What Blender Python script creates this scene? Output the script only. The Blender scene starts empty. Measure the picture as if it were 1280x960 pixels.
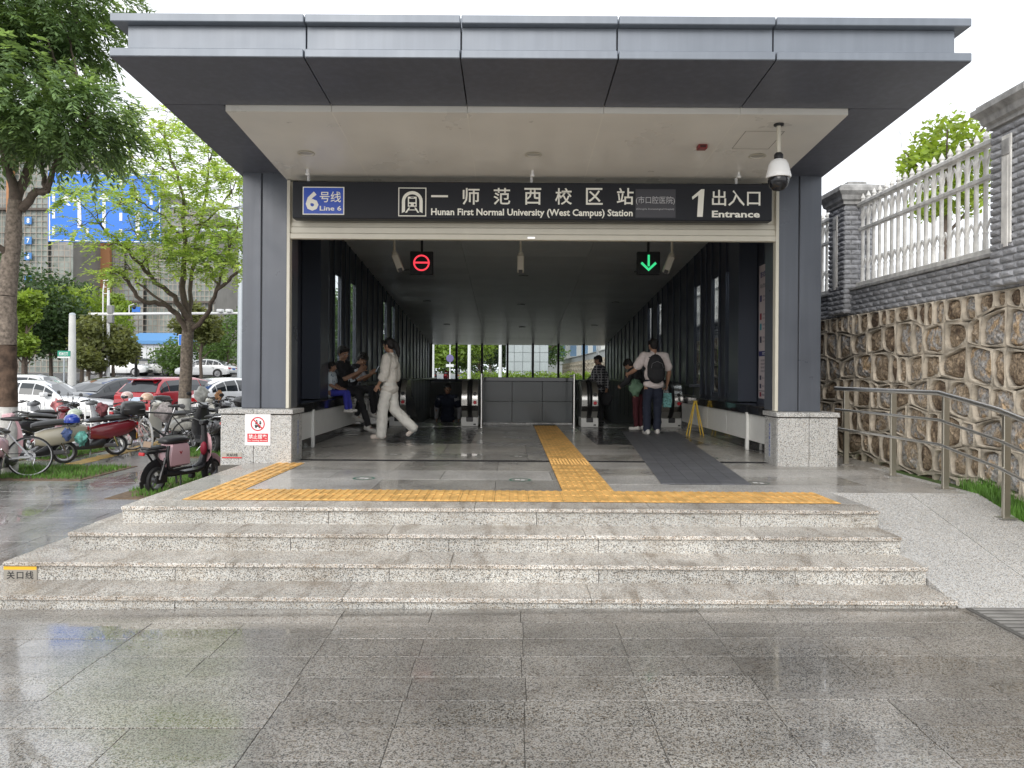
import bpy, bmesh, math, random
import numpy as np
from mathutils import Vector, Matrix
R=math.radians
random.seed(7); np.random.seed(7)
sc=bpy.context.scene
# ------------------------------------------------------------------ camera
CAMZ=1.118; FPX=960.0; ROLL=R(0.35)
cam=bpy.data.cameras.new('camera'); camo=bpy.data.objects.new('camera',cam); sc.collection.objects.link(camo)
cam.sensor_width=36; cam.lens=27; cam.shift_x=2/1280; cam.shift_y=-14/1280; cam.clip_start=.05; cam.clip_end=3000
camo.matrix_world=Matrix.Translation((0,0,CAMZ))@Matrix.Rotation(-ROLL,4,'Y')@Matrix.Rotation(R(90),4,'X')
sc.camera=camo
# ------------------------------------------------------------------ sky and light (overcast noon)
w=bpy.data.worlds.new('World'); sc.world=w; w.use_nodes=True
nt=w.node_tree; bg=nt.nodes['Background']
sky=nt.nodes.new('ShaderNodeTexSky'); sky.sky_type='NISHITA'; sky.sun_disc=False
SUN_EL,SUN_ROT=R(28),R(196)
sky.sun_elevation=SUN_EL; sky.sun_rotation=SUN_ROT; sky.dust_density=4; sky.air_density=1
mx=nt.nodes.new('ShaderNodeMixRGB'); mx.inputs[0].default_value=.9
nt.links.new(sky.outputs[0],mx.inputs[1]); mx.inputs[2].default_value=(10.3,10.6,11.0,1)
nt.links.new(mx.outputs[0],bg.inputs[0]); bg.inputs[1].default_value=.12
sun=bpy.data.lights.new('sun','SUN'); sun.energy=1.4; sun.angle=R(40); sun.color=(1,.97,.93)
suno=bpy.data.objects.new('sun',sun); sc.collection.objects.link(suno)
sd=Vector((math.sin(SUN_ROT)*math.cos(SUN_EL),math.cos(SUN_ROT)*math.cos(SUN_EL),math.sin(SUN_EL)))
suno.rotation_euler=sd.to_track_quat('Z','Y').to_euler(); suno.location=(-5,-10,20)
sc.view_settings.view_transform='Standard'; sc.view_settings.look='None'; sc.view_settings.exposure=0.27; sc.view_settings.gamma=1
sc.render.engine='CYCLES'
try:
    sc.cycles.use_denoising=True; sc.cycles.max_bounces=8; sc.cycles.diffuse_bounces=6; sc.cycles.glossy_bounces=4
    sc.cycles.transparent_max_bounces=12; sc.cycles.sample_clamp_indirect=6
except Exception: pass
# ------------------------------------------------------------------ pixel helpers (photo pixels 1280x960 -> world)
def _uv(px,py):
    dx,dy=px-640,py-480; c,s=math.cos(ROLL),math.sin(ROLL)
    return dx*c+dy*s+2, -dx*s+dy*c+14
def P(px,py,D):
    u,v=_uv(px,py); return Vector((u/FPX*D,D,CAMZ-v/FPX*D))
def GP(px,py,z=0.0):
    u,v=_uv(px,py); D=(CAMZ-z)*FPX/v; return Vector((u/FPX*D,D,z))
# ------------------------------------------------------------------ materials
MATS={}
def mat(name,col=(.5,.5,.5),rough=.5,metal=0,var=0.0,vscale=8,bump=0,bscale=60,spec=.5,emit=None,es=1,alpha=1,coat=0,trans=0,randv=0,rvar=0,streak=0,oil=0):
    """principled with procedural mottling: var = colour variation, bump = fine relief, randv = per-object value shift"""
    if name in MATS: return MATS[name]
    m=bpy.data.materials.new(name); m.use_nodes=True; n=m.node_tree.nodes; l=m.node_tree.links; b=n['Principled BSDF']
    b.inputs['Roughness'].default_value=rough; b.inputs['Metallic'].default_value=metal
    b.inputs['Specular IOR Level'].default_value=spec; b.inputs['Coat Weight'].default_value=coat
    b.inputs['Transmission Weight'].default_value=trans
    b.inputs['Base Color'].default_value=(*col,1); b.inputs['Alpha'].default_value=alpha
    if emit: b.inputs['Emission Color'].default_value=(*emit,1); b.inputs['Emission Strength'].default_value=es
    if var or bump or rvar or randv or streak or oil:
        g=n.new('ShaderNodeNewGeometry')
    if var or randv or rvar:
        t=n.new('ShaderNodeTexNoise'); t.inputs['Scale'].default_value=vscale; t.inputs['Detail'].default_value=6
        l.new(g.outputs['Position'],t.inputs['Vector'])
        mr=n.new('ShaderNodeMapRange'); mr.inputs[1].default_value=.3; mr.inputs[2].default_value=.7
        mr.inputs[3].default_value=1-var; mr.inputs[4].default_value=1+var; l.new(t.outputs[0],mr.inputs[0])
        fac=mr.outputs[0]
        if randv:
            oi=n.new('ShaderNodeObjectInfo'); m2=n.new('ShaderNodeMapRange'); m2.inputs[3].default_value=1-randv; m2.inputs[4].default_value=1+randv
            l.new(oi.outputs['Random'],m2.inputs[0]); mu=n.new('ShaderNodeMath'); mu.operation='MULTIPLY'
            l.new(fac,mu.inputs[0]); l.new(m2.outputs[0],mu.inputs[1]); fac=mu.outputs[0]
        if streak:
            mp=n.new('ShaderNodeMapping'); mp.inputs['Scale'].default_value=(14,14,.5); l.new(g.outputs['Position'],mp.inputs[0]); ts=n.new('ShaderNodeTexNoise'); ts.inputs['Scale'].default_value=1; ts.inputs['Detail'].default_value=7; l.new(mp.outputs[0],ts.inputs['Vector'])
            ms=n.new('ShaderNodeMapRange'); ms.inputs[1].default_value=.42; ms.inputs[2].default_value=.72; ms.inputs[3].default_value=1; ms.inputs[4].default_value=1+streak; l.new(ts.outputs[0],ms.inputs[0])
            m4=n.new('ShaderNodeMath'); m4.operation='MULTIPLY'; l.new(fac,m4.inputs[0]); l.new(ms.outputs[0],m4.inputs[1]); fac=m4.outputs[0]
        vm=n.new('ShaderNodeVectorMath'); vm.operation='SCALE'; vm.inputs[0].default_value=col; l.new(fac,vm.inputs['Scale'])
        l.new(vm.outputs[0],b.inputs['Base Color'])
        if rvar:
            m3=n.new('ShaderNodeMapRange'); m3.inputs[1].default_value=.35; m3.inputs[2].default_value=.65
            m3.inputs[3].default_value=max(.03,rough-rvar); m3.inputs[4].default_value=min(1,rough+rvar); l.new(t.outputs[0],m3.inputs[0]); l.new(m3.outputs[0],b.inputs['Roughness'])
    if bump:
        t2=n.new('ShaderNodeTexNoise'); t2.inputs['Scale'].default_value=bscale; t2.inputs['Detail'].default_value=4
        l.new(g.outputs['Position'],t2.inputs['Vector'])
        bp=n.new('ShaderNodeBump'); bp.inputs['Strength'].default_value=bump; bp.inputs['Distance'].default_value=.01
        l.new(t2.outputs[0],bp.inputs['Height']); l.new(bp.outputs[0],b.inputs['Normal'])
    if oil:
        t5=n.new('ShaderNodeTexNoise'); t5.inputs['Scale'].default_value=1.6; t5.inputs['Detail'].default_value=2; l.new(g.outputs['Position'],t5.inputs['Vector'])
        b5=n.new('ShaderNodeBump'); b5.inputs['Strength'].default_value=oil; b5.inputs['Distance'].default_value=.02; l.new(t5.outputs[0],b5.inputs['Height']); l.new(b5.outputs[0],b.inputs['Normal'])
    MATS[name]=m; return m
def granite(name,light,dark,tan,scale=150,rough=.5,rvar=.1,randv=.08,wetscale=(1.2,1.2,1.2),wet=0,bump=.15,stain=0,dirt=.12):
    """speckled granite: pale ground, dark and tan grains, large soft dirt; wet>0 = patches of a smooth water film"""
    m=bpy.data.materials.new(name); m.use_nodes=True; n=m.node_tree.nodes; l=m.node_tree.links; b=n['Principled BSDF']
    g=n.new('ShaderNodeNewGeometry')
    def noise(s,d=3,vec=None):
        t=n.new('ShaderNodeTexNoise'); t.inputs['Scale'].default_value=s; t.inputs['Detail'].default_value=d
        l.new(vec or g.outputs['Position'],t.inputs['Vector']); return t.outputs[0]
    def ramp(src,a,c,o0=0,o1=1):
        r=n.new('ShaderNodeMapRange'); r.inputs[1].default_value=a; r.inputs[2].default_value=c; r.inputs[3].default_value=o0; r.inputs[4].default_value=o1
        l.new(src,r.inputs[0]); return r.outputs[0]
    def mix(f,a,c):
        x=n.new('ShaderNodeMixRGB'); 
        if isinstance(f,float): x.inputs[0].default_value=f
        else: l.new(f,x.inputs[0])
        for k,v in ((1,a),(2,c)):
            if isinstance(v,tuple): x.inputs[k].default_value=(*v,1)
            else: l.new(v,x.inputs[k])
        return x.outputs[0]
    vo=n.new('ShaderNodeTexVoronoi'); vo.inputs['Scale'].default_value=scale*.75; l.new(g.outputs['Position'],vo.inputs['Vector'])
    sp=n.new('ShaderNodeSeparateColor'); l.new(vo.outputs['Color'],sp.inputs[0])
    c=mix(ramp(sp.outputs[0],.72,.76),light,tan)
    c=mix(ramp(sp.outputs[1],.74,.80),c,dark)
    c=mix(ramp(noise(scale*.8,4),.54,.6,0,.8),c,dark)
    c=mix(ramp(noise(scale*.45,4),.58,.66,0,.6),c,tuple(min(1,x*1.25) for x in light))
    big=noise(1.7,5); bigr=ramp(big,.35,.65,1-dirt,1+dirt)
    oi=n.new('ShaderNodeObjectInfo'); rr=ramp(oi.outputs['Random'],0,1,1-randv,1+randv)
    mu=n.new('ShaderNodeMath'); mu.operation='MULTIPLY'; l.new(bigr,mu.inputs[0]); l.new(rr,mu.inputs[1])
    vm=n.new('ShaderNodeVectorMath'); vm.operation='SCALE'; l.new(c,vm.inputs[0]); l.new(mu.outputs[0],vm.inputs['Scale']); c=vm.outputs[0]
    if stain:
        mp=n.new('ShaderNodeMapping'); mp.inputs['Scale'].default_value=(9,2,30); l.new(g.outputs['Position'],mp.inputs[0])
        s=ramp(noise(1,6,mp.outputs[0]),.52,.7,0,stain); c=mix(s,c,(.11,.075,.04))
        s2=ramp(noise(3.0,6),.5,.68,0,stain*.6); c=mix(s2,c,(.20,.145,.085))
    l.new(c,b.inputs['Base Color'])
    if wet:
        mp=n.new('ShaderNodeMapping'); mp.inputs['Scale'].default_value=wetscale; l.new(g.outputs['Position'],mp.inputs[0])
        wn=ramp(noise(1,7,mp.outputs[0]),.40,.60,rough+rvar,max(.04,rough-rvar*1.2))
        l.new(wn,b.inputs['Roughness']); b.inputs['Coat Weight'].default_value=wet
        cr=ramp(noise(1,7,mp.outputs[0]),.38,.62,.26,.03); l.new(cr,b.inputs['Coat Roughness']); b.inputs['Coat IOR'].default_value=1.6
    else:
        l.new(ramp(noise(6,4),.3,.7,rough-rvar,rough+rvar),b.inputs['Roughness'])
    bp=n.new('ShaderNodeBump'); bp.inputs['Strength'].default_value=bump; bp.inputs['Distance'].default_value=.004
    l.new(noise(scale*.7,3),bp.inputs['Height']); l.new(bp.outputs[0],b.inputs['Normal'])
    MATS[name]=m; return m
# ------------------------------------------------------------------ mesh builder
class MB:
    def __init__(s): s.v=[]; s.f=[]; s.m=[]; s.cur=0; s.M=None
    def add(s,vs,fs,mi=None):
        o=len(s.v)
        if s.M is not None: vs=[s.M@Vector(p) for p in vs]
        s.v+= [tuple(p) for p in vs]; s.f+=[tuple(i+o for i in f) for f in fs]; s.m+=[s.cur if mi is None else mi]*len(fs); return s
    def box(s,a,b,ch=0,mi=None):
        x0,y0,z0=[min(p,q) for p,q in zip(a,b)]; x1,y1,z1=[max(p,q) for p,q in zip(a,b)]
        c=min(ch,(x1-x0)*.45,(y1-y0)*.45,(z1-z0)*.45)
        if c<=0:
            vs=[(x,y,z) for z in (z0,z1) for y in (y0,y1) for x in (x0,x1)]
            return s.add(vs,[(0,2,3,1),(4,5,7,6),(0,1,5,4),(2,6,7,3),(0,4,6,2),(1,3,7,5)],mi)
        vs=[];idx={}
        X=(x0,x1);Y=(y0,y1);Z=(z0,z1)
        for i in (0,1):
            for j in (0,1):
                for k in (0,1):
                    sx,sy,sz=(c,-c)[i],(c,-c)[j],(c,-c)[k]
                    idx[i,j,k,0]=len(vs); vs.append((X[i],Y[j]+sy,Z[k]+sz))
                    idx[i,j,k,1]=len(vs); vs.append((X[i]+sx,Y[j],Z[k]+sz))
                    idx[i,j,k,2]=len(vs); vs.append((X[i]+sx,Y[j]+sy,Z[k]))
        fs=[]
        for i in (0,1):
            q=[idx[i,0,0,0],idx[i,1,0,0],idx[i,1,1,0],idx[i,0,1,0]]; fs.append(tuple(q if i else q[::-1]))
            q=[idx[0,i,0,1],idx[1,i,0,1],idx[1,i,1,1],idx[0,i,1,1]]; fs.append(tuple(q[::-1] if i else q))
            q=[idx[0,0,i,2],idx[1,0,i,2],idx[1,1,i,2],idx[0,1,i,2]]; fs.append(tuple(q if i else q[::-1]))
        for i in (0,1):
            for j in (0,1):
                fl=(i+j)%2
                q=[idx[i,j,0,0],idx[i,j,0,1],idx[i,j,1,1],idx[i,j,1,0]]; fs.append(tuple(q if not fl else q[::-1]))
                q=[idx[i,0,j,2],idx[i,0,j,0],idx[i,1,j,0],idx[i,1,j,2]]; fs.append(tuple(q if not fl else q[::-1]))
                q=[idx[0,i,j,1],idx[0,i,j,2],idx[1,i,j,2],idx[1,i,j,1]]; fs.append(tuple(q if not fl else q[::-1]))
        for i in (0,1):
            for j in (0,1):
                for k in (0,1):
                    q=[idx[i,j,k,0],idx[i,j,k,1],idx[i,j,k,2]]; fs.append(tuple(q if (i+j+k)%2 else q[::-1]))
        return s.add(vs,fs,mi)
    def tube(s,pts,r,n=8,cap=True,mi=None,flat=None):
        pts=[Vector(p) for p in pts]; N=len(pts)
        rs=[r]*N if isinstance(r,(int,float)) else list(r)
        vs=[];fs=[]; prev=None
        for i,p in enumerate(pts):
            d=(pts[min(i+1,N-1)]-pts[max(i-1,0)]).normalized()
            if prev is None:
                a=Vector((0,0,1)) if abs(d.z)<.9 else Vector((1,0,0)); u=d.cross(a).normalized()
            else:
                u=(prev-d*prev.dot(d)); u=u.normalized() if u.length>1e-6 else d.orthogonal().normalized()
            prev=u; v=d.cross(u)
            for k in range(n):
                a=2*math.pi*k/n; rr=rs[i]
                vs.append(p+u*math.cos(a)*rr*(flat[0] if flat else 1)+v*math.sin(a)*rr*(flat[1] if flat else 1))
        for i in range(N-1):
            for k in range(n):
                a=i*n+k;b=i*n+(k+1)%n; fs.append((a,b,b+n,a+n))
        if cap: fs.append(tuple(range(n))[::-1]); fs.append(tuple(range((N-1)*n,N*n)))
        return s.add(vs,fs,mi)
    def lathe(s,prof,n=16,c=(0,0,0),axis='z',mi=None,cap=None):
        if cap is None: cap=not (len(prof)>3 and prof[0][0]>.02 and abs(prof[0][0]-prof[-1][0])<1e-6 and prof[0][1]!=prof[-1][1] and axis=='y')
        if len(prof)>3 and tuple(prof[0])==tuple(prof[-1]): cap=False
        elif not cap: prof=list(prof)+[prof[0]]
        vs=[];fs=[]
        for r,h in prof:
            for k in range(n):
                a=2*math.pi*k/n; x,y=r*math.cos(a),r*math.sin(a)
                p={'z':(x,y,h),'y':(x,h,y),'x':(h,x,y)}[axis]; vs.append((p[0]+c[0],p[1]+c[1],p[2]+c[2]))
        for i in range(len(prof)-1):
            for k in range(n):
                a=i*n+k;b=i*n+(k+1)%n; q=(a,b,b+n,a+n); fs.append(q if axis!='y' else q[::-1])
        if cap: fs.append(tuple(range(n))[::-1]); fs.append(tuple(range((len(prof)-1)*n,len(prof)*n)))
        return s.add(vs,fs,mi)
    def prism(s,poly,t0,t1,plane='xz',mi=None):
        """polygon extruded: plane xz -> along y, xy -> along z, yz -> along x"""
        def p3(a,b,t): return {'xz':(a,t,b),'xy':(a,b,t),'yz':(t,a,b)}[plane]
        n=len(poly); vs=[p3(a,b,t0) for a,b in poly]+[p3(a,b,t1) for a,b in poly]
        ar=sum(poly[i][0]*poly[(i+1)%n][1]-poly[(i+1)%n][0]*poly[i][1] for i in range(n))
        fs=[tuple(range(n)),tuple(range(n,2*n))[::-1]]+[(i,i+n,(i+1)%n+n,(i+1)%n) for i in range(n)]
        flip=(ar>0)^(plane=='xz')^(t1<t0)
        if flip: fs=[f[::-1] for f in fs]
        return s.add(vs,fs,mi)
    def loft(s,rings,cap=True,mi=None,closed=True):
        n=len(rings[0]); vs=[p for r in rings for p in r]; fs=[]
        for i in range(len(rings)-1):
            for k in range(n if closed else n-1):
                a=i*n+k;b=i*n+(k+1)%n; fs.append((a,b,b+n,a+n))
        if cap: fs.append(tuple(range(n))[::-1]); fs.append(tuple(range((len(rings)-1)*n,len(rings)*n)))
        return s.add(vs,fs,mi)
    def ball(s,c,r,n=12,m=8,mi=None):
        r=(r,r,r) if isinstance(r,(int,float)) else r
        vs=[];fs=[]
        for i in range(1,m):
            t=math.pi*i/m
            for k in range(n):
                a=2*math.pi*k/n; vs.append((c[0]+r[0]*math.sin(t)*math.cos(a),c[1]+r[1]*math.sin(t)*math.sin(a),c[2]+r[2]*math.cos(t)))
        vs.append((c[0],c[1],c[2]+r[2])); vs.append((c[0],c[1],c[2]-r[2])); T=len(vs)-2
        for i in range(m-2):
            for k in range(n): a=i*n+k;b=i*n+(k+1)%n; fs.append((a,a+n,b+n,b))
        for k in range(n): fs.append((T,k,(k+1)%n)); fs.append((T+1,(m-2)*n+(k+1)%n,(m-2)*n+k))
        return s.add(vs,fs,mi)
    def mesh(s,name,mats,smooth=None):
        me=bpy.data.meshes.new(name); me.from_pydata(s.v,[],s.f)
        if not isinstance(mats,(list,tuple)): mats=[mats]
        for m in mats: me.materials.append(m)
        if len(mats)>1: me.polygons.foreach_set('material_index',s.m)
        if smooth is not None:
            me.polygons.foreach_set('use_smooth',[True]*len(me.polygons))
            if smooth<170:
                try: me.set_sharp_from_angle(angle=R(smooth))
                except Exception: pass
        me.update(); return me
def link(name,me,parent=None,loc=None,rot=None,label=None,cat=None,group=None,kind=None):
    o=bpy.data.objects.new(name,me); sc.collection.objects.link(o)
    if parent is not None: o.parent=parent
    if loc is not None: o.location=loc
    if rot is not None: o.rotation_euler=rot
    for k,v in (('label',label),('category',cat),('group',group),('kind',kind)):
        if v: o[k]=v
    return o
def O(name,mb,mats,parent=None,smooth=None,**k): return link(name,mb.mesh(name,mats,smooth),parent,**k)
def E(name,label,cat,loc=(0,0,0),rz=0,group=None,kind=None): return link(name,None,None,loc,(0,0,rz),label,cat,group,kind)
def copy_tree(o,parent=None,**k):
    c=o.copy(); sc.collection.objects.link(c)
    if parent is not None: c.parent=parent
    for kk,v in k.items(): c[kk]=v
    for ch in [x for x in KIDS.get(o,[])] or list(o.children): copy_tree(ch,c)
    return c
KIDS={}
def recolour(o,frm,to):
    """give a copied thing its own paint: same shapes, another material"""
    for ch in [o]+list(o.children_recursive):
        if ch.type=='MESH' and any(m==frm for m in ch.data.materials):
            ch.data=ch.data.copy()
            for i,m in enumerate(ch.data.materials):
                if m==frm: ch.data.materials[i]=to
def text(name,body,size,loc,rot,m,parent=None,ext=.002,bold=0,align='LEFT',sx=1.0,spacing=1.0,**k):
    c=bpy.data.curves.new(name,'FONT'); c.body=body; c.size=size; c.extrude=ext; c.offset=bold*size; c.align_x=align; c.space_character=spacing; c.resolution_u=3
    t=bpy.data.objects.new(name,c); sc.collection.objects.link(t)
    dg=bpy.context.evaluated_depsgraph_get(); me=bpy.data.meshes.new_from_object(t.evaluated_get(dg))
    bpy.data.objects.remove(t); bpy.data.curves.remove(c)
    me.materials.clear(); me.materials.append(m)
    o=link(name,me,parent,loc,rot,**k); o.scale=(sx,1,1); return o
UP=(R(90),0,0)
# ================================================================== THE SETTING
M_gr_step=granite('granite_steps',(.66,.635,.585),(.10,.092,.085),(.47,.36,.26),scale=230,rough=.55,stain=.5,bump=.3,randv=.13,wet=.15,wetscale=(2,2,2))
M_gr_riser=granite('granite_risers',(.60,.595,.565),(.12,.118,.11),(.50,.44,.36),scale=220,rough=.6,stain=.34,bump=.3,randv=.12)
M_gr_ped=granite('granite_pedestal',(.57,.57,.555),(.12,.12,.12),(.50,.46,.40),scale=200,rough=.35,rvar=.1,randv=.02,bump=.1,dirt=.05)
M_gr_plat=granite('granite_platform',(.52,.505,.475),(.14,.135,.125),(.42,.36,.28),scale=230,rough=.42,rvar=.16,wet=.55,wetscale=(1.3,1.3,1.3),randv=.12,bump=.12,stain=.10)
M_gr_platl=granite('granite_platform_pale',(.60,.59,.57),(.2,.19,.18),(.5,.45,.38),scale=230,rough=.45,rvar=.14,wet=.4,wetscale=(1.3,1.3,1.3),randv=.05,bump=.12,stain=.08)
M_gr_pave=granite('granite_paving',(.325,.308,.28),(.048,.044,.040),(.21,.175,.135),scale=210,rough=.36,rvar=.12,wet=1.0,wetscale=(.7,2.6,1),randv=.17,bump=.22,stain=.10,dirt=.2)
M_walk=granite('grey_walk_paving',(.34,.335,.32),(.15,.145,.14),(.28,.25,.21),scale=130,rough=.3,rvar=.12,wet=.9,wetscale=(1.5,.5,1),randv=.1,bump=.2,dirt=.22)
M_gr_ramp=granite('granite_ramp',(.61,.605,.59),(.20,.195,.185),(.52,.46,.38),scale=220,rough=.6,stain=.05,bump=.2,randv=.04,dirt=.06)
M_joint=mat('joint_mortar',(.13,.12,.105),.9,var=.2)
M_asphalt=mat('wet_asphalt',(.075,.075,.08),.4,var=.25,vscale=3,bump=.4,bscale=150,rvar=.1)
M_soil=mat('soil',(.16,.11,.07),.9,var=.35,vscale=14,bump=.6)
M_grassb=mat('grass_base',(.075,.13,.03),.8,var=.4,vscale=12,bump=.6)
GZ=-.487
def gz(x): return GZ+.0075*max(-4.5,min(4.5,x))
# ground sheet to the horizon, rising a little beyond the junction
mb=MB(); GY=[-30,27.5,34,44,60,75,120,2500]; GV=[-.80,-.80,-.70,.30,.50,.78,.9,1.0]
def gprof(y): return float(np.interp(y,GY,GV))
ys=GY; zz=GV
for i in range(len(ys)-1): mb.add([(-1500,ys[i],zz[i]),(1500,ys[i],zz[i]),(1500,ys[i+1],zz[i+1]),(-1500,ys[i+1],zz[i+1])],[(0,1,2,3)])
O('ground',mb,mat('ground_earth',(.22,.21,.19),.8,var=.2,vscale=.5),kind='structure')
mb=MB()
ys=[21.5,27.5,34,44,60,75]; zz=[-.62,-.62,-.60,.34,.54,.82]
for i in range(5): mb.add([(-90,ys[i],zz[i]),(-3.5,ys[i],zz[i]),(-3.5,ys[i+1],zz[i+1]),(-90,ys[i+1],zz[i+1])],[(0,1,2,3)])
O('road',mb,M_asphalt,kind='structure')
# --- pavement: bed plus laid slabs
pave=E('pavement',None,None,kind='structure')
mb=MB()
for (xa,xb) in ((-30,-4.5),(-4.5,4.5)): mb.add([(xa,-6,gz(xa)-.026),(xb,-6,gz(xb)-.026),(xb,5.24,gz(xb)-.026),(xa,5.24,gz(xa)-.026)],[(0,1,2,3)])
mb.add([(-30,5.24,gz(-9)-.026),(-3.1,5.24,gz(-9)-.026),(-3.1,21.2,gz(-9)-.026),(-30,21.2,gz(-9)-.026)],[(0,1,2,3)])
mb.add([(4.5,-6,gz(4.5)-.022),(4.75,-6,gz(4.5)-.022),(4.75,5.24,gz(4.5)-.022),(4.5,5.24,gz(4.5)-.022)],[(0,1,2,3)])
O('pavement_bed',mb,M_joint,pave)
slab_cache={}
def slab(w,d,t,ch,m,jag=0):
    k=(round(w,3),round(d,3),round(t,3),m.name)
    if k not in slab_cache: slab_cache[k]=MB().box((0,0,-t),(w,d,0),ch).mesh('slab',m)
    return slab_cache[k]
rnd=random.Random(3)
TW,TD=.592,.2915; n=0
y=5.215-TD
row=0; rest=MB()
while y>-.2:
    off=0 if row%4 in(0,1) else .0
    x=-6.6+.16
    while x<4.6:
        w=TW if rnd.random()<.86 else TW*2+.006
        if x+w>4.7: w=4.7-x
        vis= abs((x+w/2))<= (y+TD)*.72+.5 and y+TD>3.0
        ti=rnd.uniform(-.0012,.0012)
        if vis and w>.1:
            o=link('paving_slab',slab(w-.003,TD-.003,.03,.0015,M_gr_pave),pave,(x,y,gz(x+w/2)+rnd.uniform(-.001,.001)),(0,-.0075,0)); n+=1
        elif w>.1:
            rest.box((x,y,gz(x)-.03),(x+w-.005,y+TD-.005,gz(x)),.002)
        x+=w
    y-=TD; row+=1
O('paving_slabs_out_of_view',rest,M_gr_pave,pave)['kind']='stuff'
# left walk: long grey slabs running away beside the station
zl=gz(-9); n2=0; rest=MB()
x=-3.98; cols=[]
ws=[.60,.60,.60,.15,.60,.60,.60,.60,.60,.60,.6,.6,.6,.6,.6,.6]
for ci,w in enumerate(ws):
    x0=x-w; yy=4.9 if x0<-6.5 else 4.93
    yy=5.225 if x0>-6.5 else 5.225
    L=.3 if ci!=3 else .6
    while yy<21.1:
        Lr=L*(2 if yy>13 else 1)
        bed=(-5.15<x0+w/2<-3.9 and yy>9.75)
        D=yy; px=638+960*(x0+w/2)/D
        if not bed:
            if px>-40 and n2<185 and D<14.5:
                link('paving_slab',slab(w-.006,Lr-.006,.03,.002,M_walk),pave,(x0,yy,zl+rnd.uniform(-.0015,.0015))); n2+=1
            else: rest.box((x0,yy,zl-.03),(x0+w-.006,yy+Lr-.006,zl),.0)
        yy+=Lr
    x=x0
for xx0,ww in [(-30+i*1.2,1.2) for i in range(14)]:
    yy=-4
    while yy<21:
        if xx0+ww<x+.3: rest.box((xx0,yy,zl-.03),(xx0+ww-.006,yy+.594,zl))
        yy+=.6
o=O('far_paving_slabs',rest,M_walk,pave); o['kind']='stuff'
# yellow guiding line in the left walk
M_yel=mat('tactile_yellow',(.77,.46,.15),.55,var=.26,vscale=7,bump=.2,randv=.06)
M_yelw=mat('tactile_yellow_worn',(.58,.40,.14),.5,var=.2,vscale=6,bump=.2,randv=.08)
for i in range(12):
    a=GP(112+i*0,576,zl); y0=13.4+i*.62; x0=-7.62-i*.06
    mb=MB().box((-.15,0,0),(.15,.6,.006),.002)
    for k in range(4): mb.box((-.12+k*.068,.03,.006),(-.09+k*.068,.57,.011),.002)
    if i==0: tme=mb.mesh('guide_tile',M_yelw)
    link('guide_tile',tme,pave,(x0,y0,zl+.001))
# kerb along the road
mb=MB().box((-60,21.2,-.66),(-3.6,21.5,-.50),.01); O('kerb',mb,M_gr_riser,kind='structure')
# --- planting beds / grass
def grass(name,polys,z,label,dens=900,h=.07,col=(.10,.22,.03)):
    m=mat('grass_blades_'+name,col,.6,var=.45,vscale=5)
    vs=[];fs=[]
    for (x0,y0,x1,y1) in polys:
        n=int(abs((x1-x0)*(y1-y0))*dens)
        for i in range(n):
            px,py=random.uniform(x0,x1),random.uniform(y0,y1); a=random.uniform(0,6.28); hh=h*random.uniform(.5,1.3); wd=.006
            lx,ly=random.uniform(-.03,.03),random.uniform(-.03,.03); c,s_=math.cos(a)*wd,math.sin(a)*wd; k=len(vs)
            vs+=[(px-c,py-s_,z),(px+c,py+s_,z),(px+lx,py+ly,z+hh)]; fs.append((k,k+1,k+2))
    mb=MB(); mb.v=vs; mb.f=fs; mb.m=[0]*len(fs)
    return O(name,mb,m,label=label,cat='grass',kind='stuff')
mb=MB()
for (x0,y0,x1,y1) in ((-5.15,9.75,-3.6,15.5),(-9.2,11.35,-6.35,13.1),(-9.5,13.9,-8.2,16),(-6.6,14.5,-4.6,17.5)): mb.box((x0,y0,zl-.01),(x1,y1,zl+.012),.004)
O('planting_soil',mb,M_soil,kind='structure')
grass('grass',[(-5.15,10.3,-4.45,12.6),(-4.9,9.9,-4.6,10.3),(-9.2,11.45,-6.4,13.0),(-6.6,14.5,-4.6,17.5),(-9.5,13.9,-8.2,16)],zl+.01,'short green grass in the planting beds beside the scooters',dens=1300)
# right verge between ramp and rubble wall
mb=MB()
for ya,yb in ((3,5.2),(5.2,7.27),(7.27,12)): mb.add([(4.42,ya,-.47 if ya<4 else (-.50 if ya<6 else -.06)),(4.9,ya,-.44 if ya<6 else -.04),(4.9,yb,-.44 if yb<6 else -.04),(4.42,yb,-.50 if yb<6 else -.06)],[(0,1,2,3)])
O('verge',mb,M_grassb,kind='structure')
g=grass('grass',[(4.43,5.2,4.80,7.6)],0,'bright green grass verge between the ramp and the rubble wall',dens=5200,h=.09,col=(.13,.30,.035))
g.data.transform(Matrix(((1,0,0,0),(0,1,0,0),(0,.215,1,-1.61),(0,0,0,1))))
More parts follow.
